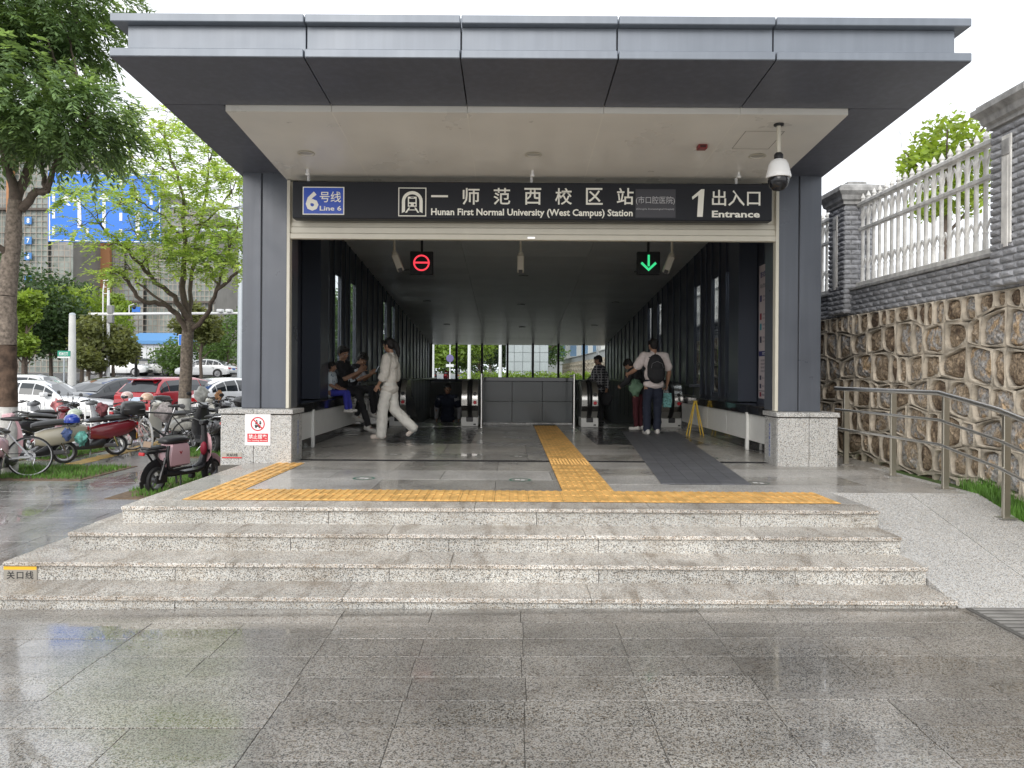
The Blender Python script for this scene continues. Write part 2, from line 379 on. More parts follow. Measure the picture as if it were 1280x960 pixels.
# ------------------------------------------------------------------ steps
stairs=E('entrance_steps','four speckled granite steps leading up to the station platform','steps')
DS=[5.22,5.60,5.97,6.33]; ZS=[-.415,-.281,-.1415,0.0]; XL=[-3.97,-3.69,-3.43,-3.20]; XR=3.05
for i in range(4):
    zt=ZS[i]; y0=DS[i]; y1=DS[i+1] if i<3 else 6.645; zb=(ZS[i-1] if i else -.56)
    # riser slabs (set 8 mm behind the nosing) and treads with a projecting lip
    xs=[XL[i]]; rnd2=random.Random(20+i)
    while xs[-1]<XR-.9: xs.append(xs[-1]+rnd2.uniform(1.15,1.75))
    xs[-1]=XR
    for a,b in zip(xs[:-1],xs[1:]):
        O('riser',MB().box((a+.002,y0+.012,zb-.02),(b-.002,y0+.045,zt-.032),.002),M_gr_riser,stairs)
    xs=[XL[i]]
    while xs[-1]<XR-.9: xs.append(xs[-1]+rnd2.uniform(1.15,1.75))
    xs[-1]=XR
    for a,b in zip(xs[:-1],xs[1:]):
        O('tread',MB().box((a+.0015,y0-.012,zt-.03),(b-.0015,y1+(.03 if i<3 else 0),zt),.004),M_gr_step,stairs)
    # left flank
    O('side_tread',MB().box((XL[i]-.012,(y1+.03 if i<3 else 6.645)+.003,zt-.03),(XL[i]+.26,9.33,zt),.004),M_gr_step,stairs)
    O('side_riser',MB().box((XL[i]+.002,y0+.05,zb-.02),(XL[i]+.034,9.33,zt-.032),.002),M_gr_riser,stairs)
O('core',MB().box((XL[3]+.05,6.40,-.7),(XR-.01,7.28,-.045)).box((XL[3]+.05,7.29,-.7),(4.34,9.4,-.045)),M_joint,stairs)
mb=MB().box((XL[0]+.05,5.28,-.7),(XR-.01,5.7,-.45)); mb.box((XL[1]+.05,5.66,-.7),(XR-.01,6.1,-.32)); mb.box((XL[2]+.05,6.03,-.7),(XR-.01,6.45,-.18))
O('core',mb,M_joint,stairs)
# name plates on the steps
M_steel=mat('brushed_steel',(.74,.73,.71),.30,1,var=.06,vscale=30)
M_black=mat('black_plastic',(.018,.018,.02),.42)
M_blackg=mat('black_gloss',(.012,.012,.014),.12)
M_white=mat('white_paint',(.80,.80,.79),.4,var=.03)
M_red=mat('sign_red',(.62,.02,.035),.4); M_ink=mat('ink_black',(.02,.02,.02),.5)
t=E('marker_plate','small steel plate with yellow bar on second step riser','plate',(-3.62,DS[1]+.006,-.368))
O('plate',MB().box((-.07,-.003,-.055),(.175,.004,.055),.002),mat('plate_grey',(.36,.34,.30),.35,.5),t)
O('yellow_bar',MB().box((-.068,-.0045,.028),(.172,-.0032,.052)),mat('plate_yellow',(.85,.48,.03),.4),t)
text('lettering','关口线',.062,(.052,-.0035,-.035),UP,M_ink,t,ext=.001,bold=.012,align='CENTER',spacing=1.2)
# ------------------------------------------------------------------ platform
plat=E('platform',None,None,kind='structure')
O('platform_bed',MB().box((-3.16,6.65,-.30),(XR-.012,7.275,-.024)).box((-3.16,7.28,-.30),(4.34,9.2,-.024)),M_joint,plat)
rp=random.Random(11)
STRIPY=(6.66,7.26); SX0,SX1=-2.84,2.88; LX=-2.50; CX0,CX1=.50,.99
def pl(x0,y0,x1,y1,m):
    if x1-x0<.03 or y1-y0<.03: return
    link('floor_slab',slab(x1-x0-.004,y1-y0-.004,.024,.0012,m),plat,(x0,y0,rp.uniform(-.0006,.0006)))
# border in front / left of the tactile strip
for i in range(5):
    pl(-3.19+.0,6.66+i*.534,SX0-.003,6.66+(i+1)*.534,M_gr_plat)
def fill(x0,x1,y0,y1,w,d,pale=.3,seed=0):
    q=random.Random(seed); yy=y0; r=0
    while yy<y1-.02:
        y2=min(yy+d,y1); xx=x0-(w*.5 if r%2 else 0)
        while xx<x1-.02:
            a,b=max(xx,x0),min(xx+w,x1); pl(a,yy,b,y2,M_gr_platl if q.random()<pale else M_gr_plat); xx+=w
        yy=y2; r+=1
GA,GB=9.66,9.80   # drain slot
fill(LX,CX0,7.27,8.75,1.18,.74,.6,1); fill(LX,CX0,8.75,GA,1.18,.9,.05,2)
fill(CX1,4.34,7.27,7.75,1.1,.48,.8,3)
def pathx(y): k=(y-7.75)/(14.8-7.75); return 1.53+k*.62, 2.44+k*.76
for i in range(3):
    ya,yb=7.75+i*.637,7.75+(i+1)*.637
    fill(CX1,pathx(yb)[0]+.03,ya,yb,1.2,.64,.75,5+i); fill(pathx(ya)[1]-.03,4.34,ya,yb,1.2,.64,.5,15+i)
fill(SX1,XR,6.66,7.27,.75,.61,.9,8)
fill(-2.84,LX,9.45,GA,.4,.3,0,4)
# floor inside, up to the stair head
O('floor_bed',MB().box((-3.5,9.21,-.20),(4.36,16.82,-.0245)),M_joint,plat)
def skipfill(y0,y1,d,seed):
    yy=y0;i=0
    while yy<y1-.02:
        y2=min(yy+d,y1); a,b=pathx(y2)[0]+.03,pathx(yy)[1]-.03
        fill(-3.3,CX0,yy,y2,1.18,d,.12,seed+i); fill(CX1,a,yy,y2,1.18,d,.12,seed+20+i); fill(b,3.92,yy,y2,1.18,d,.12,seed+40+i); yy=y2;i+=1
M_landing=mat('dark_polished_landing',(.06,.06,.062),.24,var=.2,vscale=4,rvar=.08)
skipfill(GB,12.05,.75,100)
def fill2(x0,x1,y0,y1,d,seed):
    yy=y0;i=0
    while yy<y1-.02: fill(x0,x1,yy,min(yy+d,y1),1.18,d,.08,seed+i); yy+=d;i+=1
fill2(-3.3,-2.05,12.05,15.9,.75,200); fill2(-.62,CX0,12.05,16.8,.75,220); fill2(CX1,1.36,12.05,16.8,.75,240)
fill2(3.15,3.92,12.05,15.9,.75,260)
for (x0,x1) in ((-2.05,-.62),):
    for k in range(5): link('landing_plate',slab((x1-x0)/2-.004,.766,.024,.001,M_landing),plat,(x0,12.05+k*.77,0)); link('landing_plate',slab((x1-x0)/2-.004,.766,.024,.001,M_landing),plat,(x0+(x1-x0)/2,12.05+k*.77,0))
for k in range(5):
    yy=12.05+k*.77; a=pathx(yy+.4)[0]
    link('landing_plate',slab(1.79-.004,.766,.024,.001,M_landing),plat,(1.36,yy,0))
# drain grating across the portal
dr=E('drain_channel','long black slotted drain grating across the portal floor','drain',(0,0,0))
O('channel',MB().box((-3.3,GA,-.024),(3.92,GB,-.020)),M_black,dr)
mb=MB(); x=-2.5
while x<1.55 or (2.60<x<3.4):
    mb.box((x,GA+.004,-.02),(x+.016,GB-.004,.0)); x+=.032
x=2.75
while x<3.4: mb.box((x,GA+.004,-.02),(x+.016,GB-.004,.0)); x+=.032
for yy in (GA+.002,GA+.047,GA+.093,GB-.006): mb.box((-3.3,yy,-.02),(CX0-.003,yy+.005,.0015)); mb.box((CX1+.003,yy,-.02),(3.9,yy+.005,.0015))
o=O('grating_bars',mb,mat('grate_iron',(.03,.03,.032),.35,.6),dr); o['kind']='stuff'
# ------------------------------------------------------------------ tactile paving (yellow) -- thing with tiles
tac=E('tactile_paving','yellow tactile guide strip laid in a T on the granite platform','tactile strip')
def bar_tile(w,d,along):
    mb=MB().box((0,0,0),(w,d,.004),.001)
    n=4
    for k in range(n):
        if along=='y': c=w*(k+.5)/n; mb.box((c-.017,.012,.004),(c+.017,d-.012,.010),.004)
        else: c=d*(k+.5)/n; mb.box((.012,c-.017,.004),(w-.012,c+.017,.010),.004)
    return mb.mesh('tactile_tile',M_yel)
def dot_tile(w,d):
    mb=MB().box((0,0,0),(w,d,.004),.001)
    for i in range(6):
        for j in range(6): mb.lathe([(.014,.004),(.012,.009),(.006,.010)],6,(w*(i+.5)/6,d*(j+.5)/6,0))
    return mb.mesh('tactile_tile',M_yel)
T1=bar_tile(.298,.298,'y')
for i in range(19):
    for j in range(2): link('tactile_tile',T1,tac,(SX0+i*.301,STRIPY[0]+j*.301,.0005))
T2=bar_tile(.335,.298,'y')
for j in range(7): link('tactile_tile',T2,tac,(SX0,STRIPY[1]+.004+j*.3025,.0005))
T3=bar_tile(.243,.298,'y'); T4=dot_tile(.243,.298)
for j in range(30):
    y0=STRIPY[1]+.004+j*.3005
    for i in range(2): link('tactile_tile',T4 if 7<=j<9 else T3,tac,(CX0+i*.2455,y0,.0005))
# dark rubber path
M_rub=mat('grey_rubber_tile',(.135,.138,.15),.45,var=.12,vscale=5,bump=.2,randv=.1)
rub=E('slip_mat_path','dark grey tiled anti slip path running diagonally to the escalator','path')
NX=6
y=7.75
while y<14.7:
    y2=y+.29
    a0,b0=pathx(y);a1,b1=pathx(y2)
    for i in range(NX):
        q=[(a0+(b0-a0)*i/NX+.002,y+.002),(a0+(b0-a0)*(i+1)/NX-.002,y+.002),(a1+(b1-a1)*(i+1)/NX-.002,y2-.002),(a1+(b1-a1)*i/NX+.002,y2-.002)]
        O('rubber_tile',MB().prism(q,.002,.010,'xy'),M_rub,rub)
    y=y2
# green round floor stickers
M_green=mat('sticker_green',(.0,.16,.10),.4)
def sticker(px,py,lab,worn=False):
    c=GP(px,py); t=E('floor_sticker',lab,'sticker',(c.x,c.y,.002))
    mb=MB()
    for k in range(28):
        a,b=k/28*2*math.pi,(k+1)/28*2*math.pi; r0,r1=.095,.115
        mb.add([(r*math.cos(q),r*math.sin(q),.0005) for r,q in ((r0,a),(r1,a),(r1,b),(r0,b))],[(0,1,2,3)])
    O('ring',mb,M_green if not worn else mat('sticker_worn',(.13,.16,.14),.5),t)
    mb=MB(); mb.add([(-.05,-.02,.0005),(0,-.02,.0005),(0,.05,.0005),(-.05,.05,.0005)],[(0,1,2,3)]); mb.add([(.01,-.05,.0005),(.05,-.05,.0005),(.05,.02,.0005),(.01,.02,.0005)],[(0,1,2,3)])
    O('footprints',mb,M_white,t)
sticker(650,600,'green ringed floor sticker left of the yellow strip on pale slab'); sticker(455,598,'green ringed floor sticker near the left bench side of the platform')
sticker(948,604,'worn round floor sticker at the foot of the dark tiled path',True); sticker(887,572.5,'small worn round floor sticker beside the path at the drain',True)
sticker(648,570.5,'faded round floor sticker just behind the drain grating',True); sticker(492,568,'faded round floor sticker behind the walking woman in white',True)
# ------------------------------------------------------------------ ramp on the right
ramp=E('access_ramp',None,None,kind='structure')
def rz(y): return -.462+( .462)*min(1,max(0,(y-5.2)/(7.27-5.2)))
XO=4.44
for (y0,y1) in ((5.2,5.9),(5.9,6.6),(6.6,7.27)):
    for (x0,x1) in ((XR+.004,3.78),(3.78,XO)):
        a=MB(); q=.003
        a.add([(x0+q,y0+q,rz(y0)),(x1-q,y0+q,rz(y0)),(x1-q,y1-q,rz(y1)),(x0+q,y1-q,rz(y1))]+[(x0+q,y0+q,-.7),(x1-q,y0+q,-.7),(x1-q,y1-q,-.7),(x0+q,y1-q,-.7)],[(0,1,2,3),(0,4,5,1),(1,5,6,2),(2,6,7,3),(3,7,4,0)])
        O('ramp_slab',a,M_gr_ramp,ramp)
O('edge_slab',MB().box((4.345,7.275,-.5),(XO,9.3,-.001),.003),M_gr_ramp,ramp)
O('edge_slab',MB().box((4.0,9.3,-.5),(4.6,16,-.003),.003),M_gr_plat,ramp)
# grating at the bottom right of the steps
gr=E('drain_grate','dark slotted drain grate in the pavement at the foot of the ramp','drain',(3.15,4.60,gz(4)+.002))
O('frame',MB().box((-.06,-.03,-.02),(1.5,.60,.003),.002),mat('grate_bed',(.12,.115,.105),.6),gr)
for k in range(9): O('slat',MB().box((-.04,-.01+k*.068,.003),(1.48,.028+k*.068,.010),.002),M_steel if k==99 else mat('grate_cast',(.26,.25,.235),.5,.1,var=.2),gr)
# ================================================================== STATION BUILDING
def fit_text(name,body,x0,x1,z0,z1,y,m,parent,bold=0,ext=.0015,loc=(0,0,0),side=None,**k):
    """real lettering scaled to its box; side=None faces -y, side='x-' faces -x (x0..x1 are then y values, far to near)"""
    c=bpy.data.curves.new(name,'FONT'); c.body=body; c.size=1; c.extrude=0; c.offset=bold; c.resolution_u=2
    t=bpy.data.objects.new(name,c); sc.collection.objects.link(t)
    dg=bpy.context.evaluated_depsgraph_get(); me=bpy.data.meshes.new_from_object(t.evaluated_get(dg))
    bpy.data.objects.remove(t); bpy.data.curves.remove(c)
    n=len(me.vertices); co=np.empty(n*3,'f'); me.vertices.foreach_get('co',co); co=co.reshape(-1,3)
    mn=co.min(0); mx_=co.max(0); s=np.maximum(mx_-mn,1e-6)
    a=(co[:,0]-mn[0])/s[0]; b=(co[:,1]-mn[1])/s[1]; out=np.empty_like(co)
    if side is None: out[:,0]=x0+a*(x1-x0); out[:,1]=y; out[:,2]=z0+b*(z1-z0)
    elif side=='x-': out[:,1]=x0+a*(x1-x0); out[:,0]=y; out[:,2]=z0+b*(z1-z0)
    elif side=='x+': out[:,1]=x0+a*(x1-x0); out[:,0]=y; out[:,2]=z0+b*(z1-z0)
    me.vertices.foreach_set('co',out.ravel()); me.materials.clear(); me.materials.append(m); me.update()
    return link(name,me,parent,loc,**k)
M_alu=mat('dark_blue_grey_cladding',(.088,.098,.118),.34,.15,streak=.15,oil=.25,var=.05,vscale=2.2,rvar=.07)
M_alul=mat('grey_fascia_cladding',(.185,.207,.24),.36,.2,streak=.10,oil=.3,var=.06,vscale=2.5,rvar=.06)
M_alud=mat('dark_soffit_cladding',(.10,.108,.135),.42,.1,oil=.25,streak=.2,var=.08,vscale=2)
M_cream=mat('cream_soffit_panel',(.74,.72,.67),.32,.0,oil=.15,var=.06,vscale=1.5,rvar=.06)
M_cream2=mat('cream_edge',(.60,.57,.48),.4,var=.03)
M_seam=mat('pale_seam',(.80,.78,.72),.4)
M_navy=mat('navy_wall_panel',(.055,.062,.085),.38,.1,var=.06,vscale=2,rvar=.08)
M_navyl=mat('navy_wall_fin',(.055,.065,.088),.34,.15)
M_ceil=mat('interior_ceiling_panel',(.78,.80,.77),.30,.1,var=.04,vscale=2,randv=.05)
M_glass=mat('window_glass',(.9,.95,.95),.02,trans=1,alpha=1)
b=M_glass.node_tree.nodes['Principled BSDF']; b.inputs['IOR'].default_value=1.1
can=E('station_canopy','dark grey metal canopy roof with stepped fascia over the entrance','canopy')
XJ=[-3.42,-1.77,-.44,.90,2.24,3.90]
def zd(y): return 3.786-.06*(y-6.52)
def zw(y): return 3.668-.075*(y-7.535)
g=.006
for i in range(5):
    a,b=XJ[i]+(g if i else 0),XJ[i+1]-(g if i<4 else 0)
    ra=a+(.115 if i==0 else 0); rb=b-(.10 if i==4 else 0)
    O('fascia_ledge',MB().box((a,6.52,4.085),(b,6.95,4.155),.006),M_alul,can)
    O('fascia_panel',MB().box((ra,6.60,3.86),(rb,6.66,4.084),.003),M_alul,can)
    O('fascia_ledge',MB().box((a,6.515,3.786),(b,6.75,3.858),.006),M_alul,can)
    mb=MB(); mb.add([(a,6.53,zd(6.53)-.001),(b,6.53,zd(6.53)-.001),(b,7.52,zd(7.52)),(a,7.52,zd(7.52)),(a,6.53,3.82),(b,6.53,3.82),(b,7.52,3.80),(a,7.52,3.80)],[(0,3,2,1),(4,5,6,7),(0,1,5,4),(2,3,7,6),(1,2,6,5),(3,0,4,7)])
    O('soffit_panel',mb,M_alud,can)
# dark strip behind the joints
O('backing',MB().box((-3.28,6.68,3.80),(3.78,7.6,4.08)),M_black,can)
def slantbox(x0,x1,y0,y1,f,th):
    return MB().add([(x0,y0,f(y0)),(x1,y0,f(y0)),(x1,y1,f(y1)),(x0,y1,f(y1)),(x0,y0,f(y0)+th),(x1,y0,f(y0)+th),(x1,y1,f(y1)+th),(x0,y1,f(y1)+th)],[(0,3,2,1),(4,5,6,7),(0,1,5,4),(2,3,7,6),(1,2,6,5),(3,0,4,7)])
for (x0,x1) in ((-3.42,-2.83),(3.32,3.90)): O('soffit_panel',slantbox(x0,x1,7.53,10.2,zd,.08),M_alud,can)
XWJ=[-2.81]+XJ[1:5]+[3.30]
for i in range(5): O('cream_soffit_panel',slantbox(XWJ[i]+(.002 if i else 0),XWJ[i+1]-.002,7.535,9.62,zw,.085),M_cream,can)
for x in XJ[1:5]: O('seam_strip',slantbox(x-.006,x+.006,7.56,9.6,lambda y:zw(y)-.0015,.01),M_seam,can)
O('roof_slab',MB().box((-3.40,6.9,4.14),(3.88,32.2,4.30)),M_alul,can)
O('side_fascia',MB().box((-3.42,6.96,3.79),(-3.36,32.2,4.14),.004),M_alul,can)
O('side_fascia',MB().box((3.84,6.96,3.79),(3.90,32.2,4.14),.004),M_alul,can)
# round downlights set in the soffit
for (px,py,D,lab) in ((381,190,8.67,'round cream recessed downlight in the left soffit panel'),(665,191,8.67,'round cream recessed downlight at the middle of the soffit'),(945,193,8.67,'round cream recessed downlight beside the dome camera')):
    x=(px-638)/960*D
    t=E('recessed_downlight',lab,'light',(x,D,zw(D)-.001),group='downlights in the cream soffit')
    O('trim_ring',MB().lathe([(.095,0),(.10,-.006),(.085,-.008),(.078,.004)],24),M_cream2,t,smooth=40)
    O('lens',MB().lathe([(.078,-.001),(.001,-.004)],20),mat('lens_grey',(.45,.43,.38),.3),t,smooth=40)
t=E('fire_alarm_box','small dark red box fixed to the cream soffit on the right','alarm',(2.07,8.36,zw(8.36)))
O('body',MB().box((-.05,-.05,-.045),(.05,.05,0),.006),mat('alarm_red',(.22,.02,.02),.35),t)
O('lens',MB().box((-.03,-.053,-.035),(.03,-.049,-.012)),mat('alarm_dark',(.05,.01,.01),.2),t)
# dome camera
t=E('dome_camera','white dome surveillance camera hanging on a pole from the soffit','camera',(2.70,7.77,zw(7.77)))
O('mount_plate',MB().lathe([(.05,0),(.05,-.015),(.022,-.02)],16),M_black,t,smooth=40)
O('pole',MB().tube([(0,0,-.015),(0,0,-.31)],.021,12),M_cream2,t,smooth=50)
O('collar',MB().lathe([(.03,-.29),(.045,-.31),(.045,-.345),(.03,-.36)],16),M_black,t,smooth=40)
O('housing',MB().lathe([(.03,-.35),(.075,-.37),(.098,-.41),(.118,-.50),(.125,-.53),(.12,-.545),(.01,-.545)],24),M_white,t,smooth=50)
O('dome',MB().lathe([(.10,-.54),(.105,-.58),(.09,-.63),(.055,-.665),(.01,-.678)],24),M_blackg,t,smooth=60)
t=E('access_hatch','square hatch outlined in the cream soffit near the dome camera','hatch',(2.62,8.2,zw(8.2)-.002))
mb=MB()
for a,b in (((-.2,-.25,0),(-.194,.25,.002)),((.2,-.25,0),(.206,.25,.002)),((-.2,-.25,0),(.2,-.244,.002)),((-.2,.25,0),(.2,.256,.002))): mb.box(a,b)
O('frame_groove',mb,mat('groove',(.25,.23,.2),.6),t,rot=(-.075,0,0))
# ---- portal columns
for (x0,x1,xg,lab) in ((-3.36,-2.80,-3.12,'left dark metal clad portal column standing on a granite pedestal'),(3.34,3.88,3.60,'right dark metal clad portal column standing on a granite pedestal')):
    t=E('portal_column',lab,'column',((x0+x1)/2,9.6,.0)); cx=(x0+x1)/2
    zt=zd(9.6)+.02
    O('cladding_panel',MB().box((x0-cx,0,.655),(xg-cx-.006,.5,zt),.008),M_alu,t)
    O('cladding_panel',MB().box((xg-cx+.006,0,.655),(x1-cx,.5,zt),.008),M_alu,t)
    O('groove',MB().box((xg-cx-.02,.02,.66),(xg-cx+.02,.4,zt-.02)),M_black,t)
# ---- pedestals
def pedestal(x0,x1,zb,lab,inner):
    t=E('granite_pedestal',lab,'pedestal',((x0+x1)/2,9.35,0)); cx=(x0+x1)/2; xm=cx+(-.03 if inner>0 else .02); d=.47
    for a,b in ((x0,xm),(xm,x1)):
        O('facing_slab',MB().box((a-cx+.003,0,zb),(b-cx-.003,.03,.585),.002),M_gr_ped,t)
        O('cap_slab',MB().box((a-cx-(.02 if a==x0 else -.002),-.022,.60),(b-cx+(.02 if b==x1 else -.002),d+.02,.655),.004),M_gr_ped,t)
    for xx in (x0,x1-.03): O('facing_slab',MB().box((xx-cx,.032,zb),(xx-cx+.03,d,.585),.002),M_gr_ped,t)
    O('core',MB().box((x0-cx+.031,.031,zb),(x1-cx-.031,d-.01,.599)),M_joint,t)
    return t
pedL=pedestal(-3.526,-2.66,-.55,'speckled granite pedestal under the left column bearing the red sign',1)
pedR=pedestal(3.255,3.99,-.05,'speckled granite pedestal under the right column beside the handrail',-1)
# no-vending sign (flat print on board) on left pedestal
t=E('prohibition_sign','white board with red no vending circle and red banner on granite pedestal','sign',(P(306,516,9.33).x,9.345,0))
s=9.33/960
def Z(py): return CAMZ-(py-464)/FPX*9.33
W=32*s
O('board',MB().box((0,-.004,Z(557)),(W,.004,Z(517)),.002),mat('sign_white',(.82,.82,.83),.4),t)
cxx=W/2; cz=Z(530)
mb=MB()
for k in range(32):
    a,b_=k/32*2*math.pi,(k+1)/32*2*math.pi
    mb.add([(cxx+r*math.cos(q),-.0055,cz+r*math.sin(q)) for r,q in ((.072,a),(.086,a),(.086,b_),(.072,b_))],[(0,1,2,3)])
O('red_ring',mb,M_red,t)
mb=MB(); c,s_=math.cos(R(-45)),math.sin(R(-45))
mb.add([(cxx+u*c-v*s_,-.0075,cz+u*s_+v*c) for u,v in ((-.078,-.007),(.078,-.007),(.078,.007),(-.078,.007))],[(0,1,2,3)])
O('red_bar',mb,M_red,t)
mb=MB()
def disc(mb,x,z,r,y,n=12): mb.add([(x+r*math.cos(2*math.pi*k/n),y,z+r*math.sin(2*math.pi*k/n)) for k in range(n)],[tuple(range(n))])
disc(mb,cxx-.014,cz+.042,.009,-.0062); disc(mb,cxx+.03,cz+.03,.009,-.0062)
mb.add([(cxx+a,-.0062,cz+b) for a,b in ((-.028,.03),(-.002,.03),(.002,-.005),(-.03,-.005))],[(0,1,2,3)])
mb.add([(cxx+a,-.0062,cz+b) for a,b in ((.018,.02),(.045,.02),(.04,-.005),(.02,-.005))],[(0,1,2,3)])
mb.add([(cxx+a,-.0062,cz+b) for a,b in ((-.04,-.012),(.036,-.012),(.03,-.035),(-.032,-.035))],[(0,1,2,3)])
disc(mb,cxx-.022,cz-.04,.011,-.0062); disc(mb,cxx+.022,cz-.04,.011,-.0062)
O('pictogram',mb,M_ink,t)
O('banner',MB().box((.03,-.0055,Z(552.5)),(W-.03,-.0042,Z(542))),M_red,t)
Mtw=mat('lettering_white',(.85,.85,.83),.4)
fit_text('lettering','禁止摆卖',.045,W-.045,Z(548.5),Z(543),-.0065,Mtw,t,bold=.012)
fit_text('lettering','No Vending Allowed',.04,W-.04,Z(551.8),Z(549.6),-.0065,Mtw,t,bold=.01)
t=E('marker_plate','small steel plate with red underline low on the left granite pedestal','plate',(P(277,568,9.33).x,9.345,0))
wq=25*9.33/960
O('plate',MB().box((0.0,-.004,Z(573)),(wq,.003,Z(566)),.001),mat('plate_grey',(.36,.34,.30),.35,.5),t)
O('red_bar',MB().box((.002,-.0055,Z(573)),(wq,-.0042,Z(571.6))),M_red,t)
fit_text('lettering','关站线',.05,wq-.05,Z(571),Z(567),-.006,M_ink,t,bold=.02)
# vertical blue notice strips on the pedestal inner faces
for (xx,lab,sg) in ((-2.657,'narrow vertical blue lettered strip on inner face of left pedestal',1),(3.252,'narrow vertical blue lettered strip on inner face of right pedestal',-1)):
    t=E('notice_strip',lab,'sign',(xx,9.62,.3))
    O('strip',MB().box((-.001,-.035,-.22),(.001,.035,.22)),mat('strip_pale',(.45,.47,.50),.4),t)
    for k in range(8): fit_text('lettering','请勿倚靠注意安全'[k],(-.025 if sg>0 else .025),(.025 if sg>0 else -.025),.165-k*.052,.205-k*.052,.002*sg,mat('notice_blue',(.03,.07,.35),.4),t,bold=.01,side='x-')
# ---- header, shutter, guide rails
sh=E('roller_shutter','cream rolled up shutter housing with slats above the entrance opening','shutter')
O('housing',MB().box((-2.79,9.62,2.99),(3.33,9.95,3.50),.004),M_cream2,sh)
for k,(za,zb_,yy) in enumerate(((2.925,2.988,9.60),(2.845,2.922,9.585),(2.775,2.842,9.57))): O('slat',MB().box((-2.79,yy,za),(3.33,yy+.09,zb_),.006),M_cream2,sh)
O('lock',MB().box((.20,9.558,2.785),(.30,9.572,2.815),.003),M_steel,sh)
for x in (-2.795,3.295): O('guide_rail',MB().box((x,9.56,.66 if True else 0),(x+.04,9.66,3.50),.004),M_cream2,sh)
# ---- the long name sign
sg=E('station_name_sign','long dark station name sign with white lettering above the entrance','sign',(0,9.36,0))
SY=9.36
def sx(px): return (px-638+ (-.9))/FPX*SY   # roll at this height shifts 1.4 px
def sz(py,px=640): return CAMZ+(466-py+(px-640)*.0061)/FPX*SY
M_sign=mat('sign_charcoal',(.014,.0155,.021),.5,var=.04,vscale=4,spec=.3)
X0,X1=sx(365),sx(965)
O('board',MB().box((X0,0,2.985),(X1,.16,3.44),.01),M_sign,sg)
M_lw=mat('sign_lettering_ivory',(.90,.885,.80),.45)
def ft(body,pa,pb,ya,yb,bold=.01,m=M_lw,y=-.0025,nm='lettering'):
    pm=(pa+pb)/2; return fit_text(nm,body,sx(pa),sx(pb),sz(yb,pm),sz(ya,pm),y,m,sg,bold=bold)
# blue line plate
O('line_plate_rim',MB().box((sx(378),-.004,sz(268.5,404)),(sx(430),.001,sz(233.5,404)),.004),M_lw,sg)
O('line_plate',MB().box((sx(379.3),-.006,sz(267.2,404)),(sx(428.7),-.003,sz(234.8,404)),.002),mat('line_blue',(.015,.075,.50),.35),sg)
ft('6',382,398,239.5,263.5,.035,y=-.008); ft('号线',399.5,426,239.5,253,.008,y=-.008); ft('Line 6',399.5,426.5,257.5,263.5,.02,y=-.008)
for c,px in zip('师范西校区站',(588.5,627,665.5,704,742.5,781)): ft(c,px-10.5,px+10.5,235,256,.012)
O('lettering',MB().box((sx(538.5),-.003,sz(246.5,549)),(sx(559.5),.0005,sz(244,549))),M_lw,sg)
ft('Hunan First Normal University (West Campus) Station',538.5,790.5,261,272.3,.026)
O('overlay_patch',MB().box((sx(794),-.0022,sz(272,818)),(sx(844),.0005,sz(236.5,818))),mat('patch',(.045,.045,.055),.4),sg)
Mdim=mat('sign_lettering_dim',(.50,.50,.52),.5)
ft('(市口腔医院)',794.5,843,245.5,256,.0,Mdim,-.004); ft('(Changsha Stomatological Hospital)',795,842,260.2,263,.0,Mdim,-.004)
mb=MB(); z0,z1=sz(271,872),sz(236.5,872)
mb.prism([(sx(871),z0),(sx(878),z0),(sx(880),z1),(sx(876),z1),(sx(864.5),z1-(z1-z0)*.28),(sx(865.2),z1-(z1-z0)*.38),(sx(872.5),z1-(z1-z0)*.22)],-.003,.0)
O('numeral_one',mb,M_lw,sg)
ft('出入口',889.5,950,237.5,257.5,.012); ft('Entrance',889.5,949.5,263.5,272,.03)
# metro emblem
ex0,ex1,ez0,ez1=sx(497.5),sx(532.5),sz(270.5,515),sz(234.5,515); ecx,ecz=(ex0+ex1)/2,(ez0+ez1)/2; U=(ex1-ex0)/35
O('emblem_rim',MB().box((ex0,-.003,ez0),(ex1,.001,ez1),.004),M_lw,sg)
O('emblem_field',MB().box((ex0+U*1.2,-.0045,ez0+U*1.2),(ex1-U*1.2,-.002,ez1-U*1.2)),M_sign,sg)
mb=MB()
oc=[];ic=[]
for k in range(13):
    a=math.pi*k/12; oc.append((ecx-13*U*math.cos(a),ecz+1*U+12.5*U*math.sin(a))); ic.append((ecx-9*U*math.cos(a),ecz+1*U+8.5*U*math.sin(a)))
oc=[(ecx-13*U,ecz-14*U)]+oc+[(ecx+13*U,ecz-14*U)]; ic=[(ecx-9*U,ecz-12*U)]+ic+[(ecx+9*U,ecz-12*U)]
for k in range(len(oc)-1): mb.add([(oc[k][0],-.006,oc[k][1]),(oc[k+1][0],-.006,oc[k+1][1]),(ic[k+1][0],-.006,ic[k+1][1]),(ic[k][0],-.006,ic[k][1])],[(0,1,2,3)])
mb.box((ecx-5.5*U,-.0065,ecz-6*U),(ecx+5.5*U,-.0045,ecz+6.5*U))
for s2 in (-1,1): mb.add([(ecx+s2*a*U,-.006,ecz+b*U) for a,b in ((2.5,-7),(4.5,-7),(9,-13.5),(6.5,-13.5))],[(0,1,2,3)])
mb.box((ecx-6*U,-.0065,ecz-10.5*U),(ecx+6*U,-.005,ecz-9.5*U))
O('emblem_train',mb,M_lw,sg)
mb=MB(); mb.box((ecx-4*U,-.008,ecz-.5*U),(ecx+4*U,-.007,ecz+4*U)); mb.box((ecx-2*U,-.008,ecz+5.0*U),(ecx+2*U,-.007,ecz+5.8*U)); disc(mb,ecx-3*U,ecz-3.5*U,1.3*U,-.008,8); disc(mb,ecx+3*U,ecz-3.5*U,1.3*U,-.008,8)
O('emblem_windows',mb,M_sign,sg)
